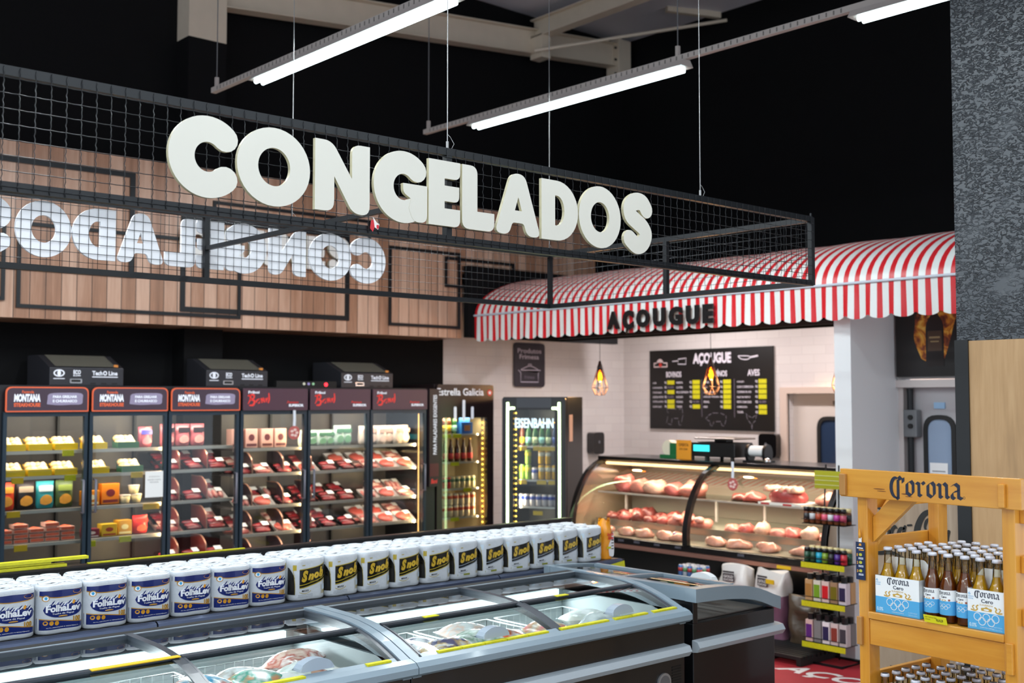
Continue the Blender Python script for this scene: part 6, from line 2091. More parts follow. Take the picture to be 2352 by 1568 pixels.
def sbf(u, v):
    th = 2 * math.pi * u
    q = 1 - 0.5 * max(0, v - .72) / .28 * (0.4 + 0.6 * math.sin(5 * th) ** 2)
    return (0.043 * math.cos(th) * q * (1 + .04 * math.sin(9 * v)), 0.05 * math.sin(th) * q, 0.245 * v - 0.012 * math.sin(3 * th) * (v > .9))


MB().grid(20, 14, sbf, mat('cloth_orange', 'f09a1c', 0.25, coat=0.3)).obj('pouch', t, local=True)
mb = MB()
mb.ext([cr([(-0.005, 0.02), (0.035, 0.02), (0.036, 0.13), (0.03, 0.17), (0.008, 0.12), (-0.012, 0.08), (-0.005, 0.02)], 4)], 0, WH, FR((0, -0.052, 0), (1, 0, 0)))
mb.text('Scotch', -0.026, 0.145, 0.056, 0.020, mat('brite_red', 'd8282c', 0.4), FR((0, -0.055, 0), (1, 0, 0)), bold=.04, shear=.2)
mb.text('Brite', -0.018, 0.122, 0.048, 0.020, mat('brite_red'), FR((0, -0.055, 0), (1, 0, 0)), bold=.04, shear=.2)
mb.quad(-.03, .065, .008, .078, YEL, FR((0, -0.0545, 0), (1, 0, 0)))
for q in range(4): mb.quad(.012, .06 + q * .018, .032, .066 + q * .018, mat('print_dark', '3a3030', .5), FR((0, -0.054, 0), (1, 0, 0)))
mb.obj('front_print', t, local=True)

# ================================================================ pillar, cladding, soft drink cabinet
def plaster():
    m = bpy.data.materials.new('rough_plaster'); m.use_nodes = True; nt = m.node_tree; b = nt.nodes['Principled BSDF']
    b.inputs['Base Color'].default_value = hx('4a4e53'); b.inputs['Roughness'].default_value = 0.38
    tc = N(nt, 'TexCoord')
    mp = N(nt, 'Mapping'); mp.inputs['Rotation'].default_value = (R(35), 0, 0); mp.inputs['Scale'].default_value = (1, 1, 1.9)
    n = N(nt, 'TexNoise'); n.inputs['Scale'].default_value = 36; n.inputs['Detail'].default_value = 3; n.inputs['Distortion'].default_value = 0.9
    n2 = N(nt, 'TexNoise'); n2.inputs['Scale'].default_value = 6; n2.inputs['Detail'].default_value = 2
    nt.links.new(tc.outputs['Object'], mp.inputs[0]); nt.links.new(mp.outputs[0], n.inputs['Vector']); nt.links.new(tc.outputs['Object'], n2.inputs['Vector'])
    r1 = N(nt, 'MapRange'); r1.inputs['From Min'].default_value = 0.46; r1.inputs['From Max'].default_value = 0.60; nt.links.new(n.outputs['Fac'], r1.inputs['Value'])
    r2 = N(nt, 'MapRange'); r2.inputs['From Min'].default_value = 0.22; r2.inputs['From Max'].default_value = 0.50; nt.links.new(n2.outputs['Fac'], r2.inputs['Value'])
    h = mth(nt, 'MULTIPLY', r1.outputs[0], r2.outputs[0])
    bp = N(nt, 'Bump'); bp.inputs['Strength'].default_value = 1.0; bp.inputs['Distance'].default_value = 0.014
    nt.links.new(h, bp.inputs['Height']); nt.links.new(bp.outputs[0], b.inputs['Normal'])
    return m


struct('trim_10', MB().box(5.30, 1.0, 2.285, 6.0, 2.684, 6.62, plaster()))
WPAN = wood('light_oak_panel', 2, [(0.2, '947450'), (0.5, 'b08c62'), (0.8, 'c4a278')], 0.35, 0.8)
WGRY = wood('grey_oak_panel', 2, [(0.2, '7d6a58'), (0.5, '988470'), (0.8, 'ac9a86')], 0.4, 0.9)
struct('wall_cladding', MB().box(5.295, 1.0, 0, 6.0, 2.622, 2.285, WPAN))
struct('trim_11', MB().box(5.285, 2.622, 0, 6.0, 2.690, 2.29, mat('black_trim', '101113', 0.4)))
cc = thing('drinks_cabinet', 'wood clad cabinet side with black soft drink script logo behind the beer stand', 'cabinet', (5.6, 2.95, 0))
MB().box(5.30, 2.695, 0, 5.95, 3.20, 1.58, WGRY).obj('cabinet_body', cc)
M = FR((5.297, 3.20, 0), (0, -1, 0))
mb = MB()
LK = mat('logo_black', '16130f', 0.5)


def sw(pts, k=6):
    mb.ext([stroke([(a * 0.95 + 0.015, 1.18 + b * 0.85, w) for a, b, w in cr(pts, k)], 0.005)], 0, LK, M)


# flowing script: big C, o c a - big C, o l a
sw([(0.085, 0.30, .004), (0.055, 0.32, .010), (0.02, 0.27, .014), (0.005, 0.18, .015), (0.02, 0.10, .012), (0.06, 0.09, .006), (0.10, 0.13, .003)])
sw([(0.0, 0.075, .004), (0.06, 0.045, .009), (0.13, 0.055, .010), (0.20, 0.035, .007), (0.24, 0.0, .003)])
for ox in (0.105, 0.175, 0.215): pass
sw([(0.115, 0.20, .007), (0.095, 0.17, .010), (0.10, 0.135, .009), (0.122, 0.145, .007), (0.128, 0.18, .009), (0.115, 0.20, .006)])
sw([(0.175, 0.195, .006), (0.160, 0.21, .009), (0.143, 0.175, .010), (0.152, 0.14, .008), (0.18, 0.16, .003)])
sw([(0.215, 0.205, .006), (0.195, 0.20, .009), (0.183, 0.165, .010), (0.195, 0.145, .007), (0.213, 0.18, .005)])
sw([(0.222, 0.215, .008), (0.212, 0.17, .009), (0.222, 0.15, .007), (0.238, 0.165, .003)])
sw([(0.238, 0.225, .005), (0.258, 0.228, .005)], 2)
sw([(0.40, 0.285, .004), (0.375, 0.315, .011), (0.325, 0.29, .014), (0.29, 0.20, .017), (0.30, 0.10, .014), (0.335, 0.085, .008), (0.365, 0.12, .004)])
sw([(0.37, 0.28, .003), (0.345, 0.26, .008), (0.335, 0.22, .006), (0.35, 0.20, .003)])
sw([(0.365, 0.19, .007), (0.348, 0.16, .010), (0.355, 0.13, .008), (0.372, 0.14, .007), (0.378, 0.17, .008), (0.365, 0.19, .006)])
sw([(0.445, 0.30, .005), (0.435, 0.315, .009), (0.41, 0.24, .010), (0.395, 0.165, .009), (0.405, 0.135, .007), (0.425, 0.15, .003)])
sw([(0.455, 0.20, .006), (0.435, 0.195, .009), (0.425, 0.16, .009), (0.437, 0.135, .007), (0.455, 0.17, .005)])
sw([(0.465, 0.21, .008), (0.455, 0.16, .009), (0.468, 0.14, .006), (0.485, 0.155, .003)])
mb.ext([[(0.13, 0.66), (0.21, 0.66), (0.17, 0.57)]], 0, LK, M)
mb.obj('script_logo', cc)

# ================================================================ beer stand
SO = (3.71, 2.27, 0)
SRZ = -95
stn = thing('beer_stand', 'yellow varnished wooden beer rack with dark blue gothic lettering', 'display stand', SO, R(SRZ))
PST = [(0.0, 'a8651c'), (0.35, 'c9852a'), (0.6, 'd99a3a'), (1.0, 'e6ae50')]
WX = wood('pine_across', 0, PST, 0.28, 0.9, coat=0.3); WZ = wood('pine_upright', 2, PST, 0.28, 0.9, coat=0.3); WY = wood('pine_deep', 1, PST, 0.28, 0.9, coat=0.3)
WD = wood('pine_peg', 2, [(0.2, '9a6a34'), (0.8, 'c08a48')], 0.4, 1.2)


def part(name, mb, bevel=0.0025, parent=None):
    return mb.obj(name, parent or stn, local=True, bevel=bevel)


for x0, x1, y0, y1 in ((0.0, 0.042, 0, 0.062), (0.558, 0.602, 0, 0.062), (0.0, 0.045, 0.44, 0.50), (0.558, 0.602, 0.44, 0.50)):
    part('post', MB().box(x0, y0, 0, x1, y1, 1.70, WZ))
hb = part('header_board', MB().box(-0.058, -0.022, 1.647, 0.638, 0.0, 1.748, WX))
part('peg', MB().box(-0.053, -0.036, 1.652, -0.026, -0.022, 1.73, WD)); part('peg', MB().box(0.566, -0.036, 1.652, 0.588, -0.022, 1.728, WX))
part('peg', MB().box(-0.002, -0.014, 1.118, 0.020, 0.0, 1.218, WD)); part('peg', MB().box(0.570, -0.014, 1.118, 0.592, 0.0, 1.218, WX))
part('front_beam', MB().box(0.042, 0.004, 1.122, 0.558, 0.030, 1.213, WX))
part('shelf_board', MB().box(0.042, -0.004, 1.215, 0.558, 0.50, 1.240, WX))
part('shelf_board', MB().box(0.042, 0.0, 0.765, 0.558, 0.50, 0.788, WX)); part('front_beam', MB().box(0.042, 0.004, 0.67, 0.558, 0.03, 0.764, WX))
part('shelf_board', MB().box(0.042, 0.0, 0.28, 0.558, 0.50, 0.30, WX)); part('rear_beam', MB().box(0.045, 0.47, 1.60, 0.558, 0.495, 1.70, WX))
part('top_rail', MB().box(0.042, 0.0, 1.655, 0.558, 0.02, 1.69, WX))
for x in (-0.022, 0.602):
    for z in (1.60, 1.44, 1.27, 0.95): part('side_rail', MB().box(x, 0.03, z, x + 0.020, 0.53, z + 0.055, WY))
for y in (0.03,):
    mb = MB(); mb.ext([[(0.044, 1.485), (0.044, 1.575), (0.125, 1.652), (0.225, 1.652)]], 0.022, WX, FR((0, y + 0.022, 0), (1, 0, 0)))
    part('knee_brace', mb)
mb = MB(); M = Matrix(((0, 0, 1, 0.022), (1, 0, 0, 0), (0, 1, 0, 0), (0, 0, 0, 1)))
mb.ext([[(0.062, 1.47), (0.062, 1.56), (0.17, 1.652), (0.27, 1.652)]], 0.020, WY, M)
part('knee_brace', mb)


def gothic(mb, x, z, w, h, m, M, zz=0.0):
    """Corona in blackletter, x-height is .62 of h"""
    sx = w / 5.05; sz = h / 1.55

    def P(ox, pts): return [(x + (ox + a) * sx, z + (b + 0.28) * sz) for a, b in pts]
    q = 0.25 * sx
    # C: crescent + inner upright + hairlines
    o = [(0.42 + 0.42 * math.cos(R(a)), 0.5 + 0.72 * math.sin(R(a))) for a in range(75, 286, 10)]
    i_ = [(0.58 + 0.34 * math.cos(R(a)), 0.48 + 0.62 * math.sin(R(a))) for a in range(285, 74, -10)]
    mb.ext([P(0.05, o + i_)], 0, m, M, z=zz)
    for ox, pts in ((0.05, [(0.62, 1.05), (0.62, -0.2)]), (0.05, [(0.48, 1.0), (0.66, 1.22), (0.84, 1.05), (0.98, 1.12)]), (0.05, [(0.5, -0.12), (0.66, -0.27)]), (0.05, [(0.98, 1.12), (0.98, 0.85)]),
                    (1.15, [(0.15, 0.82), (0.15, 0.18), (0.42, 0.02)]), (1.15, [(0.15, 0.82), (0.42, 0.98), (0.58, 0.8), (0.58, 0.2), (0.42, 0.02)]),
                    (1.95, [(0.0, 0.9), (0.18, 0.82), (0.18, 0.12), (0.34, 0.04)]), (1.95, [(0.2, 0.78), (0.42, 0.96), (0.56, 0.82)]),
                    (2.6, [(0.15, 0.82), (0.15, 0.18), (0.42, 0.02)]), (2.6, [(0.15, 0.82), (0.42, 0.98), (0.58, 0.8), (0.58, 0.2), (0.42, 0.02)]),
                    (3.4, [(0.0, 0.9), (0.16, 0.82), (0.16, 0.12), (0.3, 0.04)]), (3.4, [(0.2, 0.78), (0.42, 0.98), (0.60, 0.82), (0.60, 0.14), (0.74, 0.04)]),
                    (4.25, [(0.08, 0.84), (0.32, 0.98), (0.54, 0.82), (0.54, 0.14), (0.76, 0.04)]), (4.25, [(0.54, 0.56), (0.22, 0.46), (0.1, 0.3), (0.12, 0.12), (0.28, 0.02), (0.54, 0.24)])):
        nib(mb, P(ox, pts), q, m, M, 38, z=zz)


NVY = mat('gothic_navy', '1a2238', 0.4)
mb = MB(); M = FR((0, -0.0225, 0), (1, 0, 0))
gothic(mb, 0.150, 1.652, 0.285, 0.082, NVY, M, 0.0004)
mb.ext([ell(0.440, 1.674, 0.0045, 0.0045, 14), ell(0.440, 1.674, 0.0035, 0.0035, 14)], 0, NVY, M, z=0.0004)
mb.obj('lettering', hb, local=True)
mb = MB(); KN = mat('wood_knot', '7a4412', 0.5)
for (a, b, l, h_) in ((0.085, 1.683, 0.05, .002), (0.10, 1.676, 0.04, .0015), (0.20, 1.672, .035, .0025), (0.215, 1.664, .03, .0015)): mb.ext([ell(a + l / 2, b, l / 2, h_, 10)], 0, KN, M, z=0.0002)
mb.obj('knot', hb, local=True)

# hang tag
tg = thing('instruction_tag', 'dark blue tag numbered one to three hanging on the beer rack post', 'tag', tuple(Matrix.Translation(SO) @ RZ(R(SRZ)) @ Vector((0.015, -0.005, 1.35))), R(SRZ))
mb = MB().box(-0.019, -0.003, 0, 0.019, 0.0, 0.135, mat('tag_navy', '1c2a4c', 0.35)); mb.obj('card', tg, local=True)
mb = MB(); M = FR((0, -0.0032, 0), (1, 0, 0)); TO = mat('tag_orange', 'e09a30', 0.4); TL = mat('tag_lime', 'b8b83c', 0.4)
for i, zz in enumerate((0.084, 0.056, 0.026)):
    mb.text('123'[i], -0.015, zz, 0.006 if i else 0.004, 0.010, TO, M, bold=.03); mb.ext([ell(0.001, zz + .006, .007, .0055, 12)], 0, TL, M)
    for q in range(2): mb.quad(-0.008, zz - .006 - q * .004, 0.013, zz - .0045 - q * .004, HWT, M)
mb.quad(-.014, .112, .012, .115, HWT, M); mb.quad(-.006, .105, .016, .109, TO, M); mb.ext([rp([(-.006, .122), (.006, .122), (.004, .13), (-.004, .13)])], 0, TO, M)
mb.obj('print', tg, local=True)
mb = MB().box(-.005, -.004, .135, .006, -.001, .152, WH).lathe([(.0045, .150), (.0045, .165), (.002, .178), (.002, .184), (0, .184)], TO, 8, T(0, -.004, 0)); mb.obj('hook', tg, local=True)

# bottles
CLG = glass('bottle_clear', 'f4f1e4', 1.3)
BEER = mat('beer_gold', 'd8a820', 0.1, em=0.06, emc='d09010')
BEERD = mat('beer_amber', '7a3d12', 0.12, em=0.04, emc='803a10')
CPW = mat('cap_pale', 'd0d2dc', 0.35, 0.2); CPD = mat('cap_dark_top', '1c1c26', 0.35)


def longneck(liq, dark=False):
    t = thing('beer_bottle', 'x', 'beer bottle', (0, 0, 0))
    prof = [(0.027, 0), (0.0295, 0.005), (0.0295, 0.118), (0.027, 0.132), (0.0195, 0.152), (0.0150, 0.170), (0.0130, 0.200), (0.0125, 0.216), (0.0145, 0.219), (0.0145, 0.226)]
    MB().lathe(prof, CLG, 12).obj('glass', t, local=True)
    MB().lathe([(0.0, 0.003), (0.0278, 0.004), (0.0278, 0.117), (0.0253, 0.131), (0.0180, 0.151), (0.0135, 0.170), (0.0132, 0.174), (0, 0.174)], liq, 12).obj('beer', t, local=True)
    mb = MB().lathe([(0.0150, 0.221), (0.0160, 0.2215), (0.0150, 0.2300), (0.0120, 0.2320), (0.0, 0.2325)], CPW, 14)
    if dark: mb.lathe([(0.0118, 0.2323), (0.0, 0.2328)], CPD, 14)
    mb.obj('cap', t, local=True)
    return t


LB = mat('label_sky', '4fa8dc', 0.4); CO = mat('label_gold', 'c8a040', 0.4)


def rings(mb, x, z, s, m, M=None, zz=0.0, fn=None):
    for i, (a, b) in enumerate(((0, 0), (2.35, 0), (4.7, 0), (1.17, -1.0), (3.52, -1.0))):
        c = (x + a * s, z + b * s)
        mb.ext([ell(c[0], c[1], s, s, 20), ell(c[0], c[1], s * .84, s * .84, 20)], 0, m, M, fn=fn, z=zz)


pl = longneck(BEER)
pd = longneck(BEER, True)
pf = longneck(BEERD)
mb = MB()
r_ = 0.0300


def bwrap(e): return lambda p: ((r_ + e) * math.sin(p[0] / r_), -(r_ + e) * math.cos(p[0] / r_), p[1])


for z0, z1, m_ in ((0.028, 0.075, LB), (0.075, 0.112, WH)):
    mb.grid(18, 1, lambda u, v: ((r_) * math.sin(-1.7 + 3.4 * u), -(r_) * math.cos(-1.7 + 3.4 * u), z0 + (z1 - z0) * v), m_)


class _W(MB):
    pass


tmp = MB(); gothic(tmp, -0.022, 0.094, 0.044, 0.015, NVY, None)
mb.add([(a, b, 0) for a, b, c in tmp.v], tmp.f, NVY, fn=bwrap(0.0006))
mb.text('Cero', -0.010, 0.086, 0.020, 0.007, NVY, fn=bwrap(0.0006), bold=.03)
mb.ext([ell(0, 0.078, 0.008, 0.003, 12)], 0, CO, fn=bwrap(0.0006)); mb.ext([ell(-0.018, 0.079, 0.004, 0.0035, 8)], 0, mat('label_rust', '9a4a30', .4), fn=bwrap(0.0006)); mb.ext([ell(0.018, 0.079, 0.004, 0.0035, 8)], 0, mat('label_rust'), fn=bwrap(0.0006))
rings(mb, -0.0150, 0.060, 0.0064, WH, fn=bwrap(0.0006))
mb.obj('label', pf, local=True)
LBt = {'n': Line(pl), 'd': Line(pd), 'f': Line(pf)}


def sl(x, y, z):
    return tuple(Matrix.Translation(SO) @ RZ(R(SRZ)) @ Vector((x, y, z)))


XC = [0.0945, 0.153, 0.2115, 0.272, 0.334, 0.396, 0.446, 0.5045, 0.563]
rown = ['front', 'second', 'third', 'fourth', 'fifth', 'sixth', 'seventh']
gu = 'beer bottles on the upper shelf of the wooden rack'
gl_ = 'beer bottles on the lower shelf of the wooden rack'
rnd = random.Random(9)
for r in range(7):
    for c in range(9):
        x = XC[c]; y = 0.045 + r * 0.0625
        if c == 8: x = 0.530 if r > 0 else 0.5625
        if c == 7: x = 0.4685 + 0.0 if r > 1 else 0.5045
        if c == 6 and r > 1: x = 0.407
        if c == 5 and r > 1: x = 0.347
        if c == 4 and r > 1: x = 0.285
        if c == 8 and r <= 1: continue
        if r <= 1 and c in (0, 1, 2, 6, 7):
            if c in (6, 7): x = [0.452, 0.512][c - 6]
        if c == 3 and r > 1: continue
        if r > 4 and c == 0: continue
        cart = r <= 1 and c in (0, 1, 2, 6, 7)
        k = 'f' if (r == 0 and c in (3, 4, 5)) else 'n'
        if cart: lab = 'gold beer bottle in the %s carton, %s row, %s from its near end' % ('first' if c < 3 else 'second', rown[r], ORD[c if c < 3 else c - 6])
        elif k == 'f': lab = 'amber labelled beer bottle, %s of three standing between the two cartons' % ORD[c - 3]
        else: lab = 'beer bottle on upper rack shelf, %s row, %s from tagged post' % (rown[r], ORD[c])
        LBt[k].put(sl(x + rnd.uniform(-.001, .001), y, 1.2405), lab, gu, R(SRZ) + (0 if k == 'f' else rnd.uniform(0, 3)))
XL = [0.075 + 0.0605 * i for i in range(8)]
for r in range(7):
    for c in range(8):
        if (r > 4 and c < 1): continue
        LBt['d'].put(sl(XL[c] + rnd.uniform(-.002, .002), 0.045 + r * 0.063, 0.7885), 'dark capped beer bottle on lower shelf, %s row, %s from tagged post' % (rown[r], ORD[c]), gl_, R(SRZ) + rnd.uniform(0, 3))


def carton(x0, x1, lab):
    t = thing('beer_carton', lab, 'beer carton', sl((x0 + x1) / 2, 0.075, 1.2405), R(SRZ), 'beer cartons on the wooden rack')
    w_ = (x1 - x0); a, b = -w_ / 2, w_ / 2; y0, y1 = -0.064, 0.062; zt = 0.132
    mb = MB()
    for (p, q) in (((a, y0), (b, y0 + .0012)), ((a, y1 - .0012), (b, y1))):
        mb.box(p[0], p[1], 0, q[0], q[1], 0.058, LB).box(p[0], p[1], 0.058, q[0], q[1], zt, WH)
    for x in (a, b - .0012):
        for zz0, zz1, m_ in ((0, 0.058, LB), (0.058, zt, mat('carton_side', 'c8cccc', 0.4))):
            mb.box(x, y0, zz0, x + .0012, y1, zz1, m_)
    mb.box(a, y0, 0, b, y1, .0012, LB)
    mb.obj('box', t, local=True)
    mb = MB(); mb.ext([rp([(a, 0.10), (b, 0.10), (b, 0.175, .004), (b - .02, 0.195, .008), (a + .02, 0.195, .008), (a, 0.17, .004)])], 0.0012, WH, FR((0, 0, 0), (1, 0, 0)))
    mb.text('Corona Cero', -.05, .178, .10, .008, CO, FR((0, -.0002, 0), (1, 0, 0)), bold=.02)
    tmp_M = FR((0, -.0004, 0), (1, 0, 0)); rings(mb, b - .030, .180, .004, mat('ring_grey', '7a8490', .5), tmp_M)
    mb.obj('carry_handle', t, local=True)
    mb = MB(); M = FR((0, y0 - .0006, 0), (1, 0, 0))
    gothic(mb, -0.046 + .005, 0.103, 0.090, 0.026, NVY, M)
    mb.text('Cero', -0.016, 0.090, 0.042, 0.0125, NVY, M, bold=.02)
    mb.text('SUNBREW', -0.022, 0.080, 0.048, 0.006, CO, M)
    mb.ext([rp([(-.016, .064), (.020, .064), (.022, .073, .003), (.010, .0745), (.002, .0785), (-.006, .0745), (-.018, .073, .003)])], 0, CO, M)
    mb.ext([ell(.002, .0685, .010, .0028, 12)], 0, WH, M, z=.0002)
    for s, ox in ((1, -0.040), (-1, 0.044)):
        mb.ext([stroke(cr([(ox - .012 * s, .064), (ox, .062), (ox + .010 * s, .067), (ox + .006 * s, .075), (ox + .012 * s, .080)], 4), .0022)], 0, CO, M)
        mb.ext([stroke(cr([(ox - .002 * s, .066), (ox - .008 * s, .074), (ox - .002 * s, .078)], 3), .0018)], 0, CO, M)
    rings(mb, -0.030, 0.043, 0.0135, WH, M, .0002)
    mb.text('0.0%', a + .006, .008, .026, .013, mat('pale_blue_print', 'c0e0f4', .4), M, bold=.03); mb.text('COMPROMISSO OLÍMPICO', -.022, .008, .048, .004, WH, M)
    mb.text('CERVEJA', b - .045, .013, .036, .005, mat('pale_blue_print'), M); mb.text('SEM ÁLCOOL', b - .045, .006, .036, .005, mat('pale_blue_print'), M)
    mb.text('6', a + .004, .112, .008, .009, LB, M); mb.text('GARRAFAS', a + .003, .105, .020, .004, LB, M); mb.text('350ML', a + .003, .098, .020, .004, LB, M)
    mb.obj('front_print', t, local=True)


carton(0.0635, 0.2425, 'blue and white beer carton beside the tagged post')
carton(0.4235, 0.5555 + 0.0, 'blue and white beer carton beside the far post of the rack')
t = thing('price_tag', 'yellow price tag standing before the three labelled bottles', 'price tag', sl(0.318, -0.010, 1.2405), R(SRZ))
mb = MB().box(-.043, 0, 0, .043, .0015, .027, mat('tag_bright_yellow', 'e8e01c', .45), RX(R(18))); mb.obj('card', t, local=True)
mb = MB(); M = RX(R(18)) @ FR((0, -.0004, 0), (1, 0, 0))
mb.text('CERV CORONA CERO', -.038, .018, .045, .004, INK, M); mb.text('350ML', -.038, .010, .02, .004, INK, M); mb.text('R$ 8,29', .004, .007, .026, .011, INK, M, bold=.02)
mb.obj('print', t, local=True)

# ================================================================ spice rack
SPX, SPY = 7.62, 4.90
sp_ = thing('wire_rack', 'slim black wire rack of spice jars in front of the white column', 'rack', (SPX, SPY, 0))
mb = MB()
BW_ = mat('rack_wire', '0d0d0f', 0.4, 0.3)
for y in (5.00, 4.86): mb.tube([(7.66, y, 0.03), (7.67, y, 0.8), (7.70 - (5.0 - y) * .3, y - .02, 1.5)], 0.007, BW_, n=6)
mb.tube([(7.50, 5.07, 0.012), (7.80, 5.07, 0.012), (7.80, 4.74, 0.012), (7.50, 4.74, 0.012)], 0.012, BW_, n=6, closed=True)
mb.obj('frame', sp_)
for z in (1.061, 0.768, 0.476, 0.168):
    mb = MB().box(7.50, 4.70, z - .006, 7.66, 5.07, z - .001, BW_)
    mb.tube([(7.495, 5.07, z + .03), (7.495, 4.70, z + .03)], .003, BW_, n=4)
    mb.obj('shelf', sp_)
for i, z in enumerate((0.768, 0.476, 0.168)):
    mb = MB().box(7.488, 4.70, z - .045, 7.492, 5.075, z - .004, YEL); mb.obj('price_strip', sp_)
mb = MB().box(7.55, 4.74, 1.325, 7.56, 4.985, 1.46, mat('tag_green_yellow', 'a8a820', .5))
for q in range(3): mb.box(7.548, 4.74, 1.352 + q * .034, 7.55, 4.985, 1.356 + q * .034, mat('tag_line', 'd8d8a0', .5))
mb.obj('top_sign', sp_)


def jar(nm, cap, body, lab, sq=False, h=.12, r=.024):
    t = thing(nm, 'x', 'spice jar', (0, 0, 0))
    if sq:
        MB().ext([rrect(-r, -r, r, r, .008)], h * .78, body).obj('bottle', t, local=True, bevel=.004)
        MB().cyl((0, 0, h * .78), (0, 0, h), r * .75, cap, 12).obj('lid', t, local=True)
        MB().box(-r - .0006, -r * .8, h * .12, -r, r * .8, h * .62, lab).obj('label', t, local=True)
    else:
        MB().lathe([(r * .9, 0), (r, .004), (r, h * .68), (r * .8, h * .74)], body, 12).obj('glass', t, local=True)
        MB().lathe([(r * .95, h * .74), (r * .95, h), (0, h)], cap, 12).obj('lid', t, local=True)
        MB().lathe([(r * 1.02, h * .2), (r * 1.02, h * .62)], lab, 12).obj('label', t, local=True)
    return t


JB = mat('jar_black', '141416', .35); JBR = mat('spice_brown', '6a3c20', .3); JC = mat('jar_beige_cap', 'd8c890', .4)
gS = 'spice jars on the wire rack'
cj = {}


def jl(key, *a, **k):
    if key not in cj: cj[key] = Line(jar(*a, **k))
    return cj[key]


for i, c in enumerate(('2a2a2c', 'c0c4c8', 'b04a30', 'e06078', 'c8ccd0', 'b03c90', 'b04860')):
    jl('a' + c, 'spice_jar', JB, JBR, mat('lab_' + c, c, .4)).put((7.53, 5.045 - i * .053, 1.061), 'small spice jar, %s in front on the rack top shelf' % ORD[i], gS)
for i in range(7): jl('bb', 'spice_jar', JC, JBR, mat('lab_2a2a2c')).put((7.60, 5.045 - i * .053, 1.061), 'beige capped spice jar, %s in the row behind on the top shelf' % ORD[i], gS)
for i, c in enumerate(('24503c', '284a38', '20a0c0', '7a9828', '26262a', '4a2880', 'c02c38')):
    jl('c' + c, 'spice_jar', JB, mat('jarb_' + c, c, .35), mat('jarb_' + c), h=.105).put((7.53, 5.045 - i * .053, 0.768), 'coloured spice jar, %s in front on the rack second shelf' % ORD[i], gS)
for i in range(7): jl('dd', 'spice_jar', JC, mat('jarb_24503c'), mat('jarb_24503c'), h=.112).put((7.60, 5.045 - i * .053, 0.768), 'beige capped jar, %s in the row behind on the second shelf' % ORD[i], gS)
for i, (c, l_) in enumerate((('c8a070', 'b08040'), ('e0dccc', '7aa828'), ('e8d0c8', 'd82028'), ('a88868', '7a7018'), ('e0d8e0', '302c50'))):
    jl('e' + c, 'seasoning_bottle', JB, mat('sb_' + c, c, .3), mat('sl_' + l_, l_, .4), True, h=.20, r=.032).put((7.54, 5.025 - i * .073, 0.476), 'square seasoning bottle, %s on the rack third shelf' % ORD[i], gS)
    jl('ee', 'seasoning_bottle', JB, mat('sb_c8a070'), mat('sl_b08040'), True, h=.20, r=.032).put((7.615, 5.025 - i * .073, 0.476), 'square seasoning bottle, %s behind on the rack third shelf' % ORD[i], gS)
for i, (c, l_) in enumerate((('d8b8b0', '5a2878'), ('e8e4e4', '28284a'), ('e8e4e6', '242850'), ('d8c8c4', '8a3c30'), ('c8c0c0', '404048'))):
    jl('f' + c, 'seasoning_bottle', JB, mat('sb_' + c, c, .3), mat('sl_' + l_, l_, .4), True, h=.205, r=.032).put((7.54, 5.025 - i * .073, 0.168), 'square seasoning bottle, %s on the rack lowest shelf' % ORD[i], gS)
    jl('ff', 'seasoning_bottle', JB, mat('sb_e8e4e4'), mat('sl_28284a'), True, h=.205, r=.032).put((7.615, 5.025 - i * .073, 0.168), 'square seasoning bottle, %s behind on the rack lowest shelf' % ORD[i], gS)

# ================================================================ floor things
RM = mat('mat_red', '9c1422', 0.8, var=0.1, bscale=8)
fm = MB().ext([rrect(5.75, 2.6, 7.82, 6.4, 0.04)], 0.004, RM).obj('floor_mat')
tag(fm, 'red floor mat with white lettering before the meat counter', 'floor mat')
M = FR((0, 0, 0.0), (0, -1, 0), (1, 0, 0))
mb = MB(); FW = mat('mat_white', 'dcd4d4', .5)
mb.text('AÇOUGUE', -5.10, 7.10, 1.55, 0.24, FW, M, bold=.03, shear=.3, z=.0052)
mb.ext([ell(-5.46, 7.55, 0.17, 0.13, 30), ], 0, mat('mat_gold', '9a7a50', .5), M, z=.0050); mb.ext([ell(-5.46, 7.55, 0.14, 0.105, 30), ], 0, FW, M, z=.0056)
mb.text('JBS', -5.54, 7.51, .16, .07, mat('mat_navy', '2a3050', .5), M, bold=.03, z=.0062)
mb.ext([stroke([(-5.30, 6.80), (-5.08, 6.80), (-5.08, 6.60), (-4.8, 6.45)], .014, cap=False)], 0, mat('mat_pink', 'd88a8a', .5), M, z=.0052)
mb.obj('lettering', fm)
t = thing('floor_grate', 'black slatted plastic pallet beside the counter base', 'pallet', (7.62, 5.30, 0.006))
mb = MB()
for i in range(11): mb.box(7.33 + i * .055, 4.98, .05, 7.365 + i * .055, 5.62, .075, INK)
for y in (4.98, 5.28, 5.58): mb.box(7.33, y, .006, 7.92, y + .04, .05, INK)
mb.obj('slats', t)
t = thing('floor_grate', 'black plastic pallet under the two white bags', 'pallet', (7.62, 6.0, 0.006))
mb = MB()
for i in range(11): mb.box(7.33 + i * .055, 5.66, .05, 7.365 + i * .055, 6.02, .075, INK)
for y in (5.66, 5.97): mb.box(7.33, y, .006, 7.92, y + .04, .05, INK)
mb.obj('slats', t)


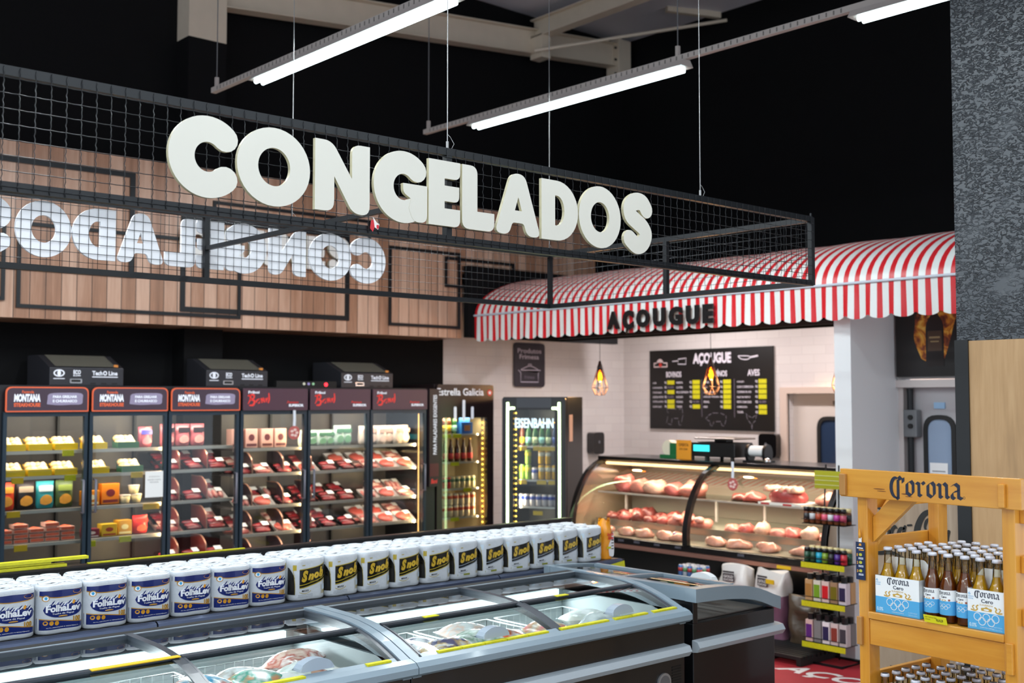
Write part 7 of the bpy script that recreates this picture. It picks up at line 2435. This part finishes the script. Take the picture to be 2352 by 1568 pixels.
def sack(label, x, y, z, w, h, d, cols, top, rz, lean=0):
    t = thing('pet_food_sack', label, 'sack', (x, y, z), rz)
    rr = random.Random(int(y * 100))
    p_ = [rr.uniform(0, 6) for _ in range(4)]

    def f(u, v):
        th = 2 * math.pi * u
        q = 1 + .07 * math.sin(3 * th + p_[0] + 4 * v) + .06 * math.sin(11 * v + p_[1] + 2 * th) + .04 * math.sin(5 * th + 9 * v + p_[3])
        sq = lambda c: math.copysign(abs(c) ** .7, c)
        dd = d * (1 - .75 * max(0, (v - .75) / .25))
        zz = h * v + .03 * h * math.sin(2 * th + p_[2]) * (v > .8)
        return (dd / 2 * sq(math.cos(th)) * q + lean * v * h, w / 2 * sq(math.sin(th)) * q, zz)
    m1, m2 = cols
    k = 14; kt = int(k * top)
    mb = MB()
    if kt > 0: mb.grid(28, kt, lambda u, v: f(u, v * kt / k), m1)
    mb.grid(28, k - kt, lambda u, v: f(u, kt / k + v * (1 - kt / k)), m2)
    mb.add([f(i / 28, 1.0) for i in range(28)], [tuple(range(28))], m2)
    mb.obj('sack_body', t, local=True)
    return t


SW = mat('sack_white', 'd8d4d0', .3, bump=.3, bscale=20); SP = mat('sack_plum', '7a5468', .3, bump=.3, bscale=20, var=.2); SBW = mat('sack_brown', '4c3e30', .3, bump=.4, bscale=18, var=.35)
for lb, x, y, rz in (('white and plum pet food sack, nearer the stacked cans', 7.83, 5.94, .1), ('white and plum pet food sack with yellow tag on top', 7.83, 5.575, -.15)):
    s = sack(lb, x, y, .076, .31, .53, .20, (SP, SW), .66, rz)
    M = FR((-.110, .09, .42), (0, -1, 0)); mb = MB().quad(0.02, -.01, .13, .055, mat('sack_print', '3a3438', .5), M)
    mb.text('GOLD', .03, .02, .09, .022, SW, M, bold=.04, z=.001); mb.text('DOG', .03, -.005, .09, .018, SW, M, bold=.04, z=.001)
    mb.quad(0.02, .06, .13, .075, mat('sack_print'), M)
    mb.obj('printed_logo', s, local=True)
    if y < 5.8: MB().box(-.118, -.12, .44, -.112, -.03, .475, YEL2).obj('price_tag', s, local=True)
sack('crumpled brown pet food sack slumped behind the white ones', 7.84, 5.27, .076, .25, .36, .22, (SBW, SBW), .5, .3, .0)
tag(MB().box(7.50, 6.12, 0.006, 7.92, 6.50, 0.47, INK).box(7.49, 6.11, 0.40, 7.93, 6.51, 0.44, mat('crate_rim', '1c1c20', .4)).obj('stock_crate', bevel=.006), 'black stock crate carrying the small can pack', 'crate')
CN = Line(can_proto('drink_can', mat('can_pale_blue', 'b8c4cc', .3, .4), mat('can_green2', '5a9060', .3), .12, .024))
CN2 = Line(can_proto('drink_can', mat('can_blue2', '5078b0', .3, .4), mat('can_red2', 'b84040', .3), .12, .024))
for i in range(5):
    for j in range(3):
        (CN if (i + j) % 2 else CN2).put((7.62 + j * .05, 6.37 - i * .05, 0.47), 'small blue green can of the can pack, %s along, %s row' % (ORD[i], ORD[j]), 'cans of the small can pack on the crate')

# drop unused prototypes
for o in [o for o in bpy.data.objects if o.get('label') == 'x']:
    for c in list(o.children):
        for g_ in list(c.children): bpy.data.objects.remove(g_)
        bpy.data.objects.remove(c)
    bpy.data.objects.remove(o)
